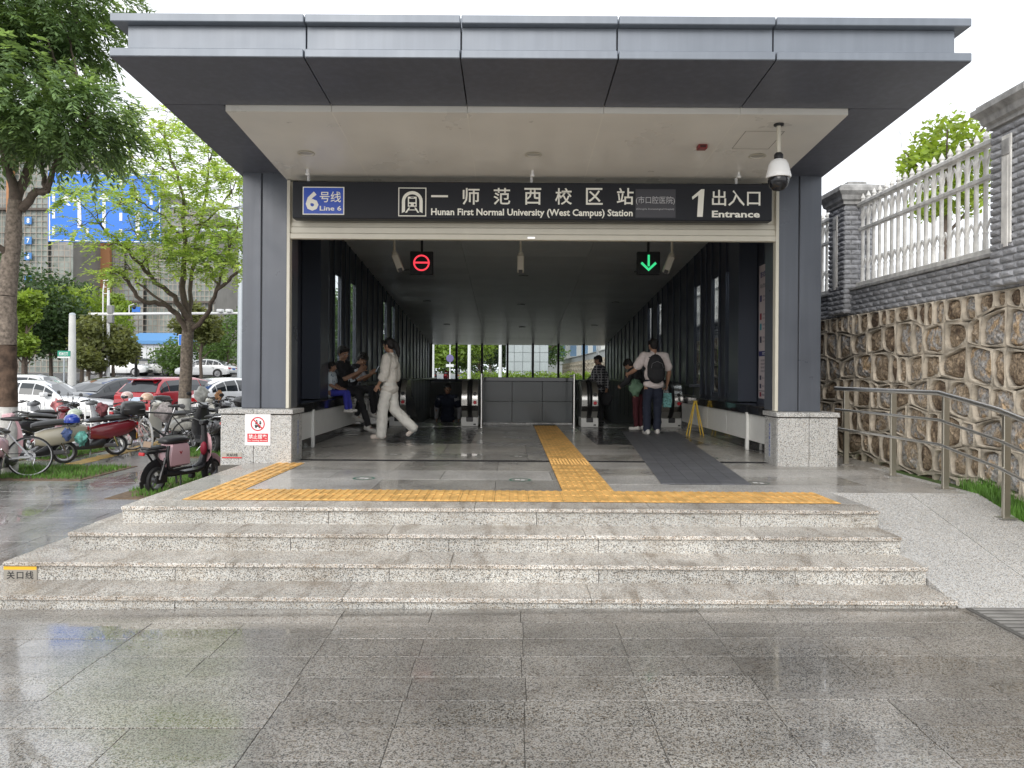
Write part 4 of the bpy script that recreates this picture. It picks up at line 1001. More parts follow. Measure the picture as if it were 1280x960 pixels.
# ---- pillars
def pillar(yc,lab,nb):
    t=E('gate_pillar',lab,'pillar',(WX-.10,yc-.275,2.0))
    W=.55; H0,H1=0.0,1.50
    zb=-.02
    O('core',MB().box((.022,.022,zb),(.42,W-.022,H1)),M_bj,t)
    far=MB(); yb=None
    rows=int((H1-zb)/BH)
    rM=Matrix.Rotation(R(90),4,'Z')
    for r in range(rows):
        z=zb+r*BH
        off=BL/2 if r%2 else 0
        # -x face
        y=0.0
        lens=[BL,BL,BL*.75] if r%2 else [BL*.75,BL,BL]
        for L in lens:
            if .175<y+L/2<.375 and .38<z<1.36 and False: pass
            me=BM if L==BL else BMt
            if nb: link('brick',me,t,(.02,y+.0035,z))
            else: addmesh(far,me,(.02,y+.0035,z))
            y+=L
        x=0
        for L in ([BL,BL] if r%2 else [BL/2,BL,BL/2]):
            me=BM if L==BL else BMh
            if nb:
                link('brick',me,t,(x+L+.0-.0035+.0,.02,z),(0,0,R(90)))
            else:
                pass
            x+=L
    if far.v: o=O('bricks',far,M_brick,t); o['kind']='stuff'
    # white recessed slot panel on the path side
    O('slot_surround',MB().box((-.016,.205,.36),(.0,.345,1.38),.005),M_wbal,t)
    O('slot_recess',MB().box((-.020,.245,.33),(-.012,.305,1.18),.002),M_wbal,t)
    O('slot_head',MB().box((-.024,.215,1.19),(-.014,.335,1.34),.004),M_cast,t)
    # moulded cap
    mb=MB()
    def sq(o_,z): return [(-o_,-o_,z),(.44+o_,-o_,z),(.44+o_,W+o_,z),(-o_,W+o_,z)]
    mb.loft([sq(-.01,H1),sq(.02,H1+.001),sq(.02,H1+.04),sq(.05,H1+.06),sq(.065,H1+.12),sq(.12,H1+.17),sq(.12,H1+.215),sq(.10,H1+.22)])
    O('cap',mb,M_cast,t)
    mb=MB(); mb.loft([sq(.085,H1+.221),sq(.085,H1+.25),sq(-.09,H1+.31),sq(-.09,H1+.34),sq(-.12,H1+.35)]); O('cap_top',mb,M_cast,t)
    return t
BMt=brick_mesh(BL*.75-.007,BH-.007)
pys=[3.4,7.2,11.0,14.8,18.6,22.4,26.2,30.0,33.8,37.6,41.4]
labs={3.4:'grey brick pillar standing right of the picture edge beside the ramp foot',7.2:'tall grey brick pillar with moulded cap at the right edge, above the ramp',11.0:'grey brick pillar with moulded cap next to the right station column'}
for y in pys[1:]:
    pillar(y,labs.get(y,'grey brick pillar of the fence, hidden behind the station %s'%('nearest the hall windows' if y==14.8 else 'further along')),y<12)
# ---- balustrade
BY=.158
def baluster_mesh():
    mb=MB()
    mb.lathe([(.030,0),(.030,.02),(.030,.10),(.026,.12),(.026,.16),(.032,.18),(.024,.20),(.023,.72),(.032,.74),(.032,.77),(.024,.79),(.026,.86),(.034,.90),(.034,.93),(.022,.95),(.022,1.05)],8)
    return mb.mesh('baluster',M_wbal,50)
BAL=baluster_mesh()
fin=MB().lathe([(.022,0),(.030,.015),(.020,.03),(.034,.05),(.022,.08),(.003,.12)],8).mesh('finial',M_wbal,50)
for a,b in zip(pys[1:-1],pys[2:]):
    y0,y1=a+.28,b-.28
    near=a<8
    t=E('balustrade','white cast stone balustrade with pointed finials between the two grey pillars' if near else 'white cast stone balustrade on the brick band, %s bay counted from the ramp'%('second','third','fourth','fifth','sixth','seventh','eighth','ninth','tenth')[int((a-11)/3.8+.5)],'balustrade',(WX+.12,y0,2.335))
    L=y1-y0
    O('bottom_rail',MB().box((-.06,0,0),(.06,L,.07),.01),M_wbal,t)
    O('middle_rail',MB().box((-.03,0,.78),(.03,L,.83),.008),M_wbal,t)
    O('top_rail',MB().box((-.055,0,1.12),(.055,L,1.18),.012),M_wbal,t)
    n=int(L/BY); 
    for i in range(n):
        y=(i+.5)*L/n
        bb=link('baluster',BAL,t,(0,y,.07)); link('finial',fin,bb,(0,0,1.11))
    ar=MB()
    for i in range(n-1):
        yc=(i+1)*L/n; h=L/n/2
        for zz_ in (.86,.18):
            pts=[(0,yc-h,zz_+.02),(0,yc-h*.7,zz_+.11),(0,yc,zz_+.20),(0,yc+h*.7,zz_+.11),(0,yc+h,zz_+.02)]
            ar.tube(pts,.014,5)
    o=O('arch_tracery',ar,M_wbal,t,smooth=60); o['kind']='stuff'
# ================================================================== VEGETATION
def leafmat(name,c,trl=.35,rough=.5):
    if name in MATS: return MATS[name]
    m=bpy.data.materials.new(name); m.use_nodes=True; n=m.node_tree.nodes; l=m.node_tree.links; b=n['Principled BSDF']; out=n['Material Output']
    g=n.new('ShaderNodeNewGeometry'); t=n.new('ShaderNodeTexNoise'); t.inputs['Scale'].default_value=2.2; t.inputs['Detail'].default_value=5; l.new(g.outputs['Position'],t.inputs['Vector'])
    ri=n.new('ShaderNodeMath'); ri.operation='MULTIPLY_ADD'; l.new(g.outputs['Random Per Island'],ri.inputs[0]); ri.inputs[1].default_value=.5; l.new(t.outputs[0],ri.inputs[2])
    mr=n.new('ShaderNodeMapRange'); mr.inputs[1].default_value=.4; mr.inputs[2].default_value=1.05; mr.inputs[3].default_value=.55; mr.inputs[4].default_value=1.6; l.new(ri.outputs[0],mr.inputs[0])
    vm=n.new('ShaderNodeVectorMath'); vm.operation='SCALE'; vm.inputs[0].default_value=c; l.new(mr.outputs[0],vm.inputs['Scale']); l.new(vm.outputs[0],b.inputs['Base Color'])
    b.inputs['Roughness'].default_value=rough
    tr=n.new('ShaderNodeBsdfTranslucent'); vm2=n.new('ShaderNodeVectorMath'); vm2.operation='MULTIPLY'; l.new(vm.outputs[0],vm2.inputs[0]); vm2.inputs[1].default_value=(1.5,1.4,.75); l.new(vm2.outputs[0],tr.inputs[0])
    ms=n.new('ShaderNodeMixShader'); ms.inputs[0].default_value=trl; l.new(b.outputs[0],ms.inputs[1]); l.new(tr.outputs[0],ms.inputs[2]); l.new(ms.outputs[0],out.inputs[0])
    MATS[name]=m; return m
def mesh_np(name,V,F,m):
    """V (n,3), F (k,4) quads"""
    me=bpy.data.meshes.new(name); me.vertices.add(len(V)); me.vertices.foreach_set('co',V.astype('f').ravel())
    k=F.shape[1]; me.loops.add(F.size); me.loops.foreach_set('vertex_index',F.astype('i').ravel())
    me.polygons.add(len(F)); me.polygons.foreach_set('loop_start',np.arange(0,F.size,k,dtype='i')); me.polygons.foreach_set('loop_total',np.full(len(F),k,'i'))
    for q in (m if isinstance(m,(list,tuple)) else [m]): me.materials.append(q)
    me.update(calc_edges=True); return me
def rs(seed): return np.random.RandomState(seed)
def sprays(centers,dirs,n_leaf,L,lw,ll,droop,rng):
    """compound leaves: a rachis from each centre along dir, paired leaflets as diamond quads"""
    C=np.asarray(centers,float); D=np.asarray(dirs,float); D/=np.linalg.norm(D,axis=1,keepdims=True)+1e-9; N=len(C)
    up=np.array([0,0,1.0]); S=np.cross(D,up); S/=np.linalg.norm(S,axis=1,keepdims=True)+1e-9; Nn=np.cross(S,D)
    Ls=L*rng.uniform(.7,1.25,N)
    V=[];F=[]
    for i in range(n_leaf):
        t=(i//2+1)/(n_leaf/2); sg=1 if i%2 else -1
        base=C+D*(Ls*t)[:,None]-up*(droop*Ls*t*t)[:,None]
        a=sg*(1.0-.45*t)+rng.uniform(-.2,.2,N)
        ld=D*np.cos(a)[:,None]+S*np.sin(a)[:,None]+rng.normal(size=(N,3))*.22-up*(droop*.8*rng.uniform(.3,1.3,N))[:,None]; ld/=np.linalg.norm(ld,axis=1,keepdims=True)
        wd=np.cross(ld,Nn); wd/=np.linalg.norm(wd,axis=1,keepdims=True)+1e-9
        l_=ll*(1.1-.4*abs(t-.5))*rng.uniform(.8,1.2,N)
        p0=base; p2=base+ld*l_[:,None]; mid=base+ld*(l_*.45)[:,None]+Nn*(.12*l_)[:,None]*rng.uniform(-1,1,N)[:,None]; p1=mid+wd*lw; p3=mid-wd*lw
        V.append(np.stack([p0,p1,p2,p3],1))
    V=np.stack(V,1).reshape(-1,3); F=np.arange(len(V)).reshape(-1,4); return V,F
def crown_np(clusters,n,size,rng,flat=1.0,tilt=.6):
    """loose leaf quads spread through ellipsoid clusters; clusters=(x,y,z,rx,ry,rz,weight)"""
    cl=np.array(clusters,float); w=cl[:,6]/cl[:,6].sum(); idx=rng.choice(len(cl),n,p=w)
    u=rng.normal(size=(n,3)); u/=np.linalg.norm(u,axis=1,keepdims=True); r=rng.uniform(.25,1.05,n)**.6
    # clumping
    K=max(20,n//60); kc=rng.normal(size=(K,3))*.12; kid=rng.randint(0,K,n)
    pos=cl[idx,:3]+u*r[:,None]*cl[idx,3:6]+kc[kid]*cl[idx,3:6]
    a=rng.normal(size=(n,3)); a[:,2]*=tilt; a/=np.linalg.norm(a,axis=1,keepdims=True)
    b=rng.normal(size=(n,3)); b=np.cross(a,b); b/=np.linalg.norm(b,axis=1,keepdims=True)
    s=size*rng.uniform(.6,1.4,n)[:,None]
    V=np.stack([pos-a*s,pos+b*s*.5,pos+a*s,pos-b*s*.5],1).reshape(-1,3); F=np.arange(len(V)).reshape(-1,4); return V,F
M_bark=mat('grey_brown_bark',(.19,.155,.125),.9,var=.5,vscale=22,bump=1.0,bscale=18)
M_barkd=mat('dark_wrapped_bark',(.10,.065,.045),.9,var=.5,vscale=9,bump=1.0,bscale=26)
M_lime=mat('whitewashed_bark',(.62,.61,.58),.85,var=.22,vscale=10,bump=.8,bscale=26)
M_barkl=mat('branch_bark',(.13,.10,.08),.85,var=.25,vscale=20,bump=.5)
rb=random.Random(77)
def limb(mb,pts,r0,r1,n=8,wob=.03):
    P_=[Vector(p) for p in pts]; out=[]
    for i in range(len(P_)-1):
        for k in range(4): out.append(P_[i].lerp(P_[i+1],k/4)+Vector((rb.uniform(-wob,wob),rb.uniform(-wob,wob),rb.uniform(-wob,wob)*.6)))
    out.append(P_[-1]); m=len(out); mb.tube(out,[r0+(r1-r0)*(i/(m-1))**.8 for i in range(m)],n)
    return out
# ---- near dark tree at the left edge
def tree_near():
    D=12.1; z0=-.48
    t=E('street_tree','large dark leaved street tree with whitewashed trunk at the left edge','tree',(0,0,0))
    tr=[P(8,592,D),P(8,470,D),P(9,370,D),P(15,300,D),P(20,250,D)]
    def seg(a,b,r0,r1,m,nm,n=14):
        mb=MB(); pts=[a.lerp(b,k/6)+Vector((rb.uniform(-.012,.012),rb.uniform(-.012,.012),0)) if 0<k<6 else a.lerp(b,k/6) for k in range(7)]
        mb.tube(pts,[ (r0+(r1-r0)*k/6)*rb.uniform(.97,1.03) if 0<k<6 else (r0+(r1-r0)*k/6) for k in range(7)],n); return O(nm,mb,m,t,smooth=70)
    tr[0].z=-.5
    p1=P(8,508,D); p2=P(8,432,D)
    seg(tr[0],p1,.165,.155,M_lime,'painted_trunk'); seg(p1,p2,.158,.148,M_barkd,'trunk'); seg(p2,tr[2],.145,.135,M_bark,'trunk'); seg(tr[2],tr[4],.135,.105,M_bark,'trunk')
    f=tr[4]; mb=MB(); tips=[]
    B=[([f,P(8,205,12.0),P(-12,150,11.6),P(-30,80,11.2)],.085,.03),([f,P(38,205,12.2),P(55,165,12.4),P(88,60,12.6),P(98,-20,12.6)],.085,.03),
       ([P(24,262,D),P(48,240,D),P(58,238,12.0),P(70,205,11.9),P(92,170,11.7),P(118,140,11.5)],.075,.02),([P(58,238,12.0),P(52,205,12.2),P(60,150,12.6)],.045,.018),
       ([P(14,320,D),P(-5,305,11.9),P(-30,260,11.6)],.06,.03),([P(55,165,12.4),P(30,100,12.8),P(10,20,13.2)],.04,.015),([P(88,100,12.5),P(72,80,12),P(60,50,11.5)],.035,.012),
       ([P(92,170,11.7),P(95,120,11.9),P(92,65,12.0),P(75,20,12)],.03,.01),([P(38,205,12.2),P(60,190,13.4),P(110,160,13.8)],.035,.012)]
    for pts,a,b in B: tips+=limb(mb,pts,a,b)
    O('limb',mb,M_barkl,t,smooth=70)
    rng=rs(4); C=[];Dr=[]
    # clumps of foliage: pixel centre, depth, radii in metres
    cl=[(30,138,11.6,1.0,1.2,.45),(85,145,11.4,.9,1.2,.40),(130,170,11.8,.45,.8,.3),(20,105,11.2,1.0,1.3,.5),(120,130,11.8,.55,.9,.35),(70,178,11.4,.7,1,.22),(118,185,11.7,.35,.8,.16),(0,165,11.3,.6,1,.3),
        (30,30,12.2,1.0,1.3,.5),(85,20,12.2,.75,1.1,.45),(110,50,12.3,.35,.8,.25),(60,60,12.6,.7,1.1,.35),(0,60,12,.8,1.2,.5),(125,-5,12.4,.6,1,.25),(30,-30,12.5,1.4,1.4,.7),(150,155,12.2,.2,.4,.25),(-40,120,11.6,.9,1.3,.9),(-40,20,12,1,1.3,.9),(100,95,12.5,.3,.7,.15),(160,5,12.4,.3,.5,.12)]
    tot=sum(c[3]*c[5] for c in cl)
    for (px,py,dd,rx,ry,rz_) in cl:
        c=P(px,py,dd); n=int(1150*rx*rz_/tot*2.2)
        u=rng.normal(size=(n,3)); u/=np.linalg.norm(u,axis=1,keepdims=True); r=rng.uniform(.15,1,n)**.6
        p=np.array(c)+u*r[:,None]*np.array([rx,ry,rz_]); C.append(p); d=u*[1,1,.25]; d[:,2]-=.15; d+=rng.normal(size=(n,3))*.25; Dr.append(d)
    C=np.concatenate(C);Dr=np.concatenate(Dr)
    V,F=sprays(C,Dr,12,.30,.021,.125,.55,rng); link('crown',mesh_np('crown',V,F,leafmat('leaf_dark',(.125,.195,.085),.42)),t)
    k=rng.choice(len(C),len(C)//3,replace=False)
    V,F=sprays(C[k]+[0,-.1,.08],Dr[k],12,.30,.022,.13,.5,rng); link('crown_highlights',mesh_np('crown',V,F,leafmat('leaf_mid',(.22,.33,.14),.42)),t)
tree_near()
# ---- feathery light green tree
def tree_light():
    t=E('street_tree','light yellow green feathery street tree with dark forked branches','tree')
    D=17; z0=-.5; b0=P(231,540,D); b0.z=z0
    def seg(pts,r0,r1,m,nm):
        mb=MB(); n=len(pts); mb.tube(pts,[r0+(r1-r0)*k/(n-1) for k in range(n)],12); O(nm,mb,m,t,smooth=70)
    seg([b0,P(231,498,D)],.155,.135,M_lime,'painted_trunk'); seg([P(231,498,D),P(233,460,D),P(234,425,D),P(236,402,D)],.135,.12,M_bark,'trunk')
    mb=MB(); f=P(236,404,D); pts_all=[]
    B=[([P(235,418,D),P(222,392,16.8),P(205,380,16.5),P(178,377,16.2),P(160,352,16),P(148,340,15.8)],.075,.03),([P(205,380,16.5),P(172,352,16.6),P(170,340,16.5)],.03,.018),
       ([P(237,400,D),P(218,372,16.8),P(188,345,16.6),P(160,315,16.2),P(125,280,15.8)],.075,.02),([f,P(228,345,D),P(232,290,17.2),P(226,230,17.4),P(205,170,17.4)],.085,.02),
       ([f,P(240,350,17.4),P(246,300,17.8),P(258,240,18),P(262,200,18)],.06,.018),([P(238,412,D),P(258,395,16.8),P(272,362,16.4),P(292,345,16.2),P(320,325,16)],.065,.022),
       ([P(272,362,16.4),P(266,335,16.6),P(250,330,16.9)],.03,.015),([P(232,300,17.2),P(205,270,17),P(170,250,16.6)],.03,.012),([P(232,290,17.2),P(262,275,17),P(290,240,16.6)],.03,.012),([P(188,345,16.6),P(180,310,17),P(160,270,17.3)],.025,.01),
       ([P(272,362,16.4),P(290,300,16.8),P(300,270,17)],.03,.012),([P(226,230,17.4),P(190,195,17.6),P(165,165,17.6)],.02,.008)]
    for p,a,b in B: pts_all+=limb(mb,p,a,b,7,.04)
    rng=rs(9)
    # twigs to flat plates of foliage
    plates=[(112,238,15.8,.55),(150,256,15.8,.35),(175,292,16.2,.5),(135,308,15.6,.3),(100,283,15.6,.25),(86,243,15.8,.3),(165,225,16.8,.7),(205,302,16.4,.75),(165,338,15.8,.4),(138,343,15.6,.3),(235,270,16.6,.9),(205,245,17,.8),(270,285,16.6,.8),(290,260,16.4,.6),(285,225,17,.7),(260,235,17,.7),
            (190,160,17.4,.6),(210,140,17.4,.55),(225,175,17.6,.55),(175,180,17.2,.45),(245,205,17.8,.7),(270,195,17.8,.5),(235,310,16.2,.7),(270,318,16.2,.7),(210,325,16.6,.5),(285,300,16.4,.6),(255,150,17.8,.45),(275,165,17.8,.4),(150,200,16.8,.4),(295,335,16,.5),(250,340,16.4,.4),(190,215,17.2,.5),(300,210,17,.5)]
    C=[];Dr=[]
    for (px,py,dd,r) in plates:
        c=np.array(P(px,py,dd)); n=int(80*r*r+18)
        near=min(pts_all,key=lambda q:(q-Vector(c)).length)
        if (near-Vector(c)).length<2.2: limb(mb,[near,near.lerp(Vector(c),.5)+Vector((0,0,.06)),Vector(c)],.014,.005,5,.02)
        for k in range(7):
            a=rng.uniform(0,6.28); e=c+np.array([math.cos(a)*r*.8,math.sin(a)*r*.8,rng.uniform(-.1,.12)])
            mb.tube([c,(c+e)/2+[0,0,.05],e],[.006,.005,.003],4)
        a=rng.uniform(0,6.28,n); rr=np.sqrt(rng.uniform(0,1,n))*r
        p=c+np.stack([np.cos(a)*rr,np.sin(a)*rr,rng.normal(size=n)*.085-.10*rr],1); C.append(p); Dr.append(np.stack([np.cos(a),np.sin(a),rng.uniform(-.2,.15,n)],1)+rng.normal(size=(n,3))*.25)
    O('limb',mb,M_barkl,t,smooth=70)
    C=np.concatenate(C);Dr=np.concatenate(Dr)
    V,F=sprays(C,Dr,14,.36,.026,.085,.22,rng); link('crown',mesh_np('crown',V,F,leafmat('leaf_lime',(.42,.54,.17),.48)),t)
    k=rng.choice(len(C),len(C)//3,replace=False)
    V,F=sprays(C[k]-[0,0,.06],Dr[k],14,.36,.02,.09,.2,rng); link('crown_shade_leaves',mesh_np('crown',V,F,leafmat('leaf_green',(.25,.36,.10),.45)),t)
tree_light()
# ---- generic farther trees
def far_tree(x,y,h,r,lab,m,seed,n=2600,trunk=.14,low=.35,size=.17,group=None,paint=False,cat='tree'):
    rng=rs(seed); z0=gprof(y) if y>21 else -.5
    t=E('street_tree' if cat=='tree' else 'shrub',lab,cat,(x,y,z0),group=group)
    mb=MB(); top=h*.75
    mb.tube([(0,0,0),(rng.uniform(-.1,.1),0,h*.3),(rng.uniform(-.2,.2),0,top)],[trunk,trunk*.8,trunk*.3],8)
    for k in range(7):
        a=rng.uniform(0,6.28); zb=h*rng.uniform(.25,.6); e=(math.cos(a)*r*.7,math.sin(a)*r*.7,zb+h*rng.uniform(.1,.3)); mb.tube([(0,0,zb),(e[0]*.5,e[1]*.5,zb+h*.1),e],[trunk*.4,trunk*.25,trunk*.1],5)
    O('trunk',mb,M_barkl,t,smooth=60)
    if paint: O('painted_base',MB().tube([(0,0,0),(0,0,1.0)],[trunk*1.03,trunk*1.02],8),M_lime,t,smooth=60)
    cl=[]
    for k in range(9):
        a=rng.uniform(0,6.28); q=rng.uniform(.2,.75)*r; zz_=h*(low+(1-low)*rng.uniform(.15,.85)); s=r*rng.uniform(.35,.6)*(1.2-abs(zz_/h-low-.3))
        cl.append((math.cos(a)*q,math.sin(a)*q,zz_,s,s,s*.75,s*s))
    V,F=crown_np(cl,n,size,rng); link('crown',mesh_np('crown',V,F,m),t)
    return t
L_dark=leafmat('leaf_evergreen',(.045,.085,.025),.25); L_mid=leafmat('leaf_mid2',(.085,.15,.035),.35); L_lt=leafmat('leaf_lime2',(.20,.29,.05),.45); L_ol=leafmat('leaf_olive',(.15,.17,.06),.4)
def X(px,D): return (px-636)/960*D
for i,(px,D,h,r,m,lab) in enumerate(((30,44,7.5,3.0,L_dark,'dark dense evergreen tree behind the white coupe, next to the big trunk'),(62,47,7.2,3.0,L_dark,'dark evergreen tree behind the green street name sign'),(28,38,5.6,1.2,L_lt,'pale green slender tree in front of the dark evergreens'),
        (85,52,7.0,2.6,L_dark,'dark evergreen tree behind the olive sapling clump'),(100,47,6.4,2.5,L_lt,'bright lime green tree rising above the olive tree'),(122,40,4.3,1.5,L_ol,'olive brown thin leaved tree beside the white lamp mast'),(107,39,4.0,1.2,L_ol,'olive thin leaved tree with whitewashed base left of the lamp mast'),(140,52,6.6,1.3,L_lt,'small lime green tree behind the lamp mast'),
        (250,50,5.6,1.5,L_ol,'thin olive tree just right of the light green tree trunk'),(218,66,3.4,2.2,L_mid,'rounded green bush right of the blue roofed hut'),(283,64,6.0,2.4,L_mid,'dense green bushy tree next to the grey sign pole'),(268,68,3.6,2.4,L_mid,'low green bush left of the grey sign pole'),(5,46,9,3.4,L_dark,'tall dark evergreen tree behind the near trunk, at the left edge'))):
    far_tree(X(px,D),D,h,r,lab,m,40+i,n=5200 if D<60 else 3200,trunk=.12,low=.12 if m in(L_dark,L_mid) else .3,size=.13,paint=(m==L_ol and D<41))
# trees behind the station seen through the windows
behind=[(-9,46),(-6.2,50),(-3.8,47),(-2.2,54),(-.6,50),(-7.5,62),(-4.6,66),(-1.8,70),(.8,66),(3.4,74),(-12,56),(-9.5,70),(2.6,60),(5.2,84),(1.6,82),(-15,48)]
for i,(x,y) in enumerate(behind):
    far_tree(x,y,7.5,2.6,'green street tree in the grove behind the station, seen through the back windows',(L_mid,L_dark,L_lt)[i%3],100+i,n=7500,trunk=.13,low=.06,size=.12,group='trees behind the station')
# a bush rising behind the balustrade
t=E('street_tree','yellow green tree top showing above the white balustrade','tree',(9.35,16.5,.55))
mb=MB(); mb.tube([(0,0,.9),(0,0,3.8),(-.1,0,5.6)],[.12,.09,.03],8)
for k in range(6): a=k*1.05; mb.tube([(0,0,3.6+k*.25),(math.cos(a)*.9,math.sin(a)*.9,4.6+k*.25)],[.04,.012],5)
O('trunk',mb,M_barkl,t,smooth=60)
V,F=crown_np([(0,0,5.6,.65,.8,.55,1),(-.55,0,5.1,.45,.6,.4,.6),(.45,0,4.9,.6,.7,.5,.8),(.1,0,4.4,.75,.8,.45,.7),(-.4,0,4.2,.4,.5,.35,.3),(.8,0,5.4,.4,.5,.3,.3)],3400,.075,rs(7)); link('crown',mesh_np('crown',V,F,leafmat('leaf_yellow',(.24,.33,.05),.45)),t)
# hedge behind the station
V,F=crown_np([(-2.2+i*.8,42,.75,.6,.5,.42,1) for i in range(13)],9000,.07,rs(3)); link('hedge',mesh_np('hedge',V,F,L_lt),None,label='low trimmed green hedge behind the station, below the back windows',cat='hedge')
# far wood
V,F=crown_np([(-95+i*9+math.sin(i*3)*3,135+math.sin(i*2.1)*8,4.5,6.5,5,4.5+1.2*math.sin(i*1.3),1) for i in range(20)],16000,.5,rs(8)); link('distant_wood',mesh_np('distant_wood',V,F,L_dark),None,label='distant green belt of trees across the horizon',cat='wood',kind='stuff')
# ================================================================== FAR BUILDINGS AND STREET FURNITURE
M_net=[mat('netting_%d'%i,c,.9,var=.22,vscale=1.3,bump=.5,bscale=9) for i,c in enumerate(((.31,.34,.31),(.26,.295,.27),(.34,.35,.33),(.30,.33,.31)))]  # netting tones lightened to put distance haze into the colour
M_pole=mat('scaffold_pole',(.38,.33,.28),.7); M_dark=mat('dark_slab_edge',(.12,.10,.085),.8); M_orange=mat('hoist_orange',(.42,.20,.09),.7)  # ledge material is a plain dark brown
def scaffold(px0,px1,D,ytop,lab,seed,curve=0):
    x0,x1=X(px0,D),X(px1,D); z0=gprof(D); z1=CAMZ+(466-ytop)/960*D; q=random.Random(seed)
    t=E('scaffolded_building',lab,'building',((x0+x1)/2,D,z0)); w=x1-x0; H=z1-z0; cx=w/2
    O('core',MB().box((-cx+.3,1.2,0),(cx-.3,16,H-.4)),mat('raw_concrete',(.24,.23,.21),.9,var=.15,vscale=.5),t)
    nx=max(2,round(w/2.6)); nz=round(H/2.9)
    for i in range(nx):
        for k in range(nz):
            xa,xb=-cx+i*w/nx,-cx+(i+1)*w/nx; za,zb=k*H/nz,(k+1)*H/nz
            d=.35*math.sin(i*1.3+k*.2)+(1.0 if (i+k//4)%5==4 else 0)
            if q.random()<.03: continue
            mb=MB(); mb.box((xa+.03,.4+d*.6,za+.04),(xb-.03,.46+d*.6,zb-.04)); O('net_panel',mb,M_net[q.randrange(4)],t)
    mb=MB()
    for i in range(nx*4+1): x=-cx+i*w/(nx*4); mb.box((x-.03,.1,0),(x+.03,.17,H+.8))
    for k in range(nz*4+1): z=k*H/(nz*4); mb.box((-cx,.08,z-.03),(cx,.14,z+.03))
    o=O('scaffold_poles',mb,M_pole,t); o['kind']='stuff'
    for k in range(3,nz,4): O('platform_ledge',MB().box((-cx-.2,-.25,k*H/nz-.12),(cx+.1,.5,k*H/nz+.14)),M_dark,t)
    return t,w,H,cx
t,w,H,cx=scaffold(-30,84,92,178,'tall scaffolded tower wrapped in grey green netting at the far left',1)
M_bw=mat('blue_plate',(.05,.20,.50),.5)
for k,(py,n_) in enumerate(((275,'8'),(300,'7'),(320,'6'),(349,'5'))):
    p=P(33,py,91.6); l_=Vector(p)-t.location
    O('floor_plate',MB().box((l_.x-.42,-.1,l_.z-.45),(l_.x+.42,-.02,l_.z+.45)),M_bw,t); fit_text('lettering',n_,l_.x-.15,l_.x+.2,l_.z-.3,l_.z+.3,-.12,M_white,t,bold=.03)
O('hoist_mast',MB().box((cx-7.3,-.5,0),(cx-6.6,.05,H+2)),M_orange,t)
t,w,H,cx=scaffold(78,200,100,232,'lower scaffolded block with netting standing behind the blue road sign',2)
O('hoist_mast',MB().box((cx-8,-.5,0),(cx-6.6,.05,H)),M_orange,t)
scaffold(196,264,97,262,'scaffolded block in netting behind the light green tree trunk',3)
# lattice mast of a crane above the block
t=E('tower_crane','thin rust coloured crane mast top above the scaffolded block','crane',(X(139,104),104,gprof(104)))
mb=MB(); zt=CAMZ+(466-196)/960*104-gprof(104)
for sx_ in (-.6,.6):
    for sy_ in (-.6,.6): mb.tube([(sx_,sy_,0),(sx_,sy_,zt)],.09,4)
for k in range(int(zt/1.2)): z=k*1.2; mb.tube([(-.6,-.6,z),(.6,-.6,z+1.2)],.05,4); mb.tube([(-.6,-.6,z+1.2),(.6,-.6,z+1.2)],.05,4)
o=O('lattice_mast',mb,M_orange,t); mb=MB()
for dz,l_ in ((-.5,2.6),(-2.2,1.8),(-3.6,1.4)): mb.box((-l_*.7,-.3,zt+dz),(l_,.3,zt+dz+.25))
o=O('jib_frames',mb,M_orange,t); o['kind']='stuff'
# office block with white bands at the right of the street view
D=112; x0,x1=X(262,D),X(330,D); z0=gprof(D)
t=E('office_building','blue glass office building with white balcony bands behind the column','building',((x0+x1)/2,D,z0)); cx=(x1-x0)/2
zt=CAMZ+(466-330)/960*D-z0+5
M_bglass=mat('blue_facade_glass',(.10,.17,.26),.12,.3,var=.3,vscale=.6)
O('core',MB().box((-cx,0,0),(cx,14,zt)),mat('facade_core',(.16,.20,.26),.4),t)
for k in range(12):
    for i in range(6): xa=-cx+i*2*cx/6; O('window',MB().box((xa+.1,-.12,k*1.75+.3),(xa+2*cx/6-.1,-.02,k*1.75+1.5)),M_bglass,t)
    if k>5: O('balcony_band',MB().box((-cx-.1,-.7,k*1.75-.1),(cx*.25+.2*k,-.02,k*1.75+.45),.05),M_white,t)
O('white_fascia',MB().box((-cx-.2,-1.2,CAMZ+(466-405)/960*D-z0-1),(cx*.2,-.1,CAMZ+(466-393)/960*D-z0),.05),mat('pale_fascia',(.60,.60,.60),.6),t)
# site hut with blue roof
D=78; x0,x1=X(147,D),X(224,D); z0=gprof(D)
t=E('site_hut','white prefabricated site hut with a bright blue roof','hut',(x0,D,z0)); w=x1-x0; hh=CAMZ+(466-431)/960*D-z0
M_wp=mat('white_sandwich_panel',(.66,.68,.70),.5,var=.04)
n=9
for i in range(n):
    a,b_=w*i/n,w*(i+1)/n
    O('wall_panel',MB().box((a+.02,0,0),(b_-.02,.1,hh)),M_wp if i>0 else mat('navy_shutter',(.05,.09,.16),.5),t)
for i in (5,6,7):
    a=w*(i+.35)/n; wf=O('window',MB().box((a,-.05,hh*.45),(a+w/n*.6,.02,hh*.78)),mat('grey_frame',(.35,.38,.40),.5),t); O('pane',MB().box((a+.06,-.07,hh*.49),(a+w/n*.6-.06,-.045,hh*.74)),mat('dark_glass',(.03,.05,.07),.1),wf)
O('core',MB().box((0,.12,0),(w,5,hh)),M_wp,t)
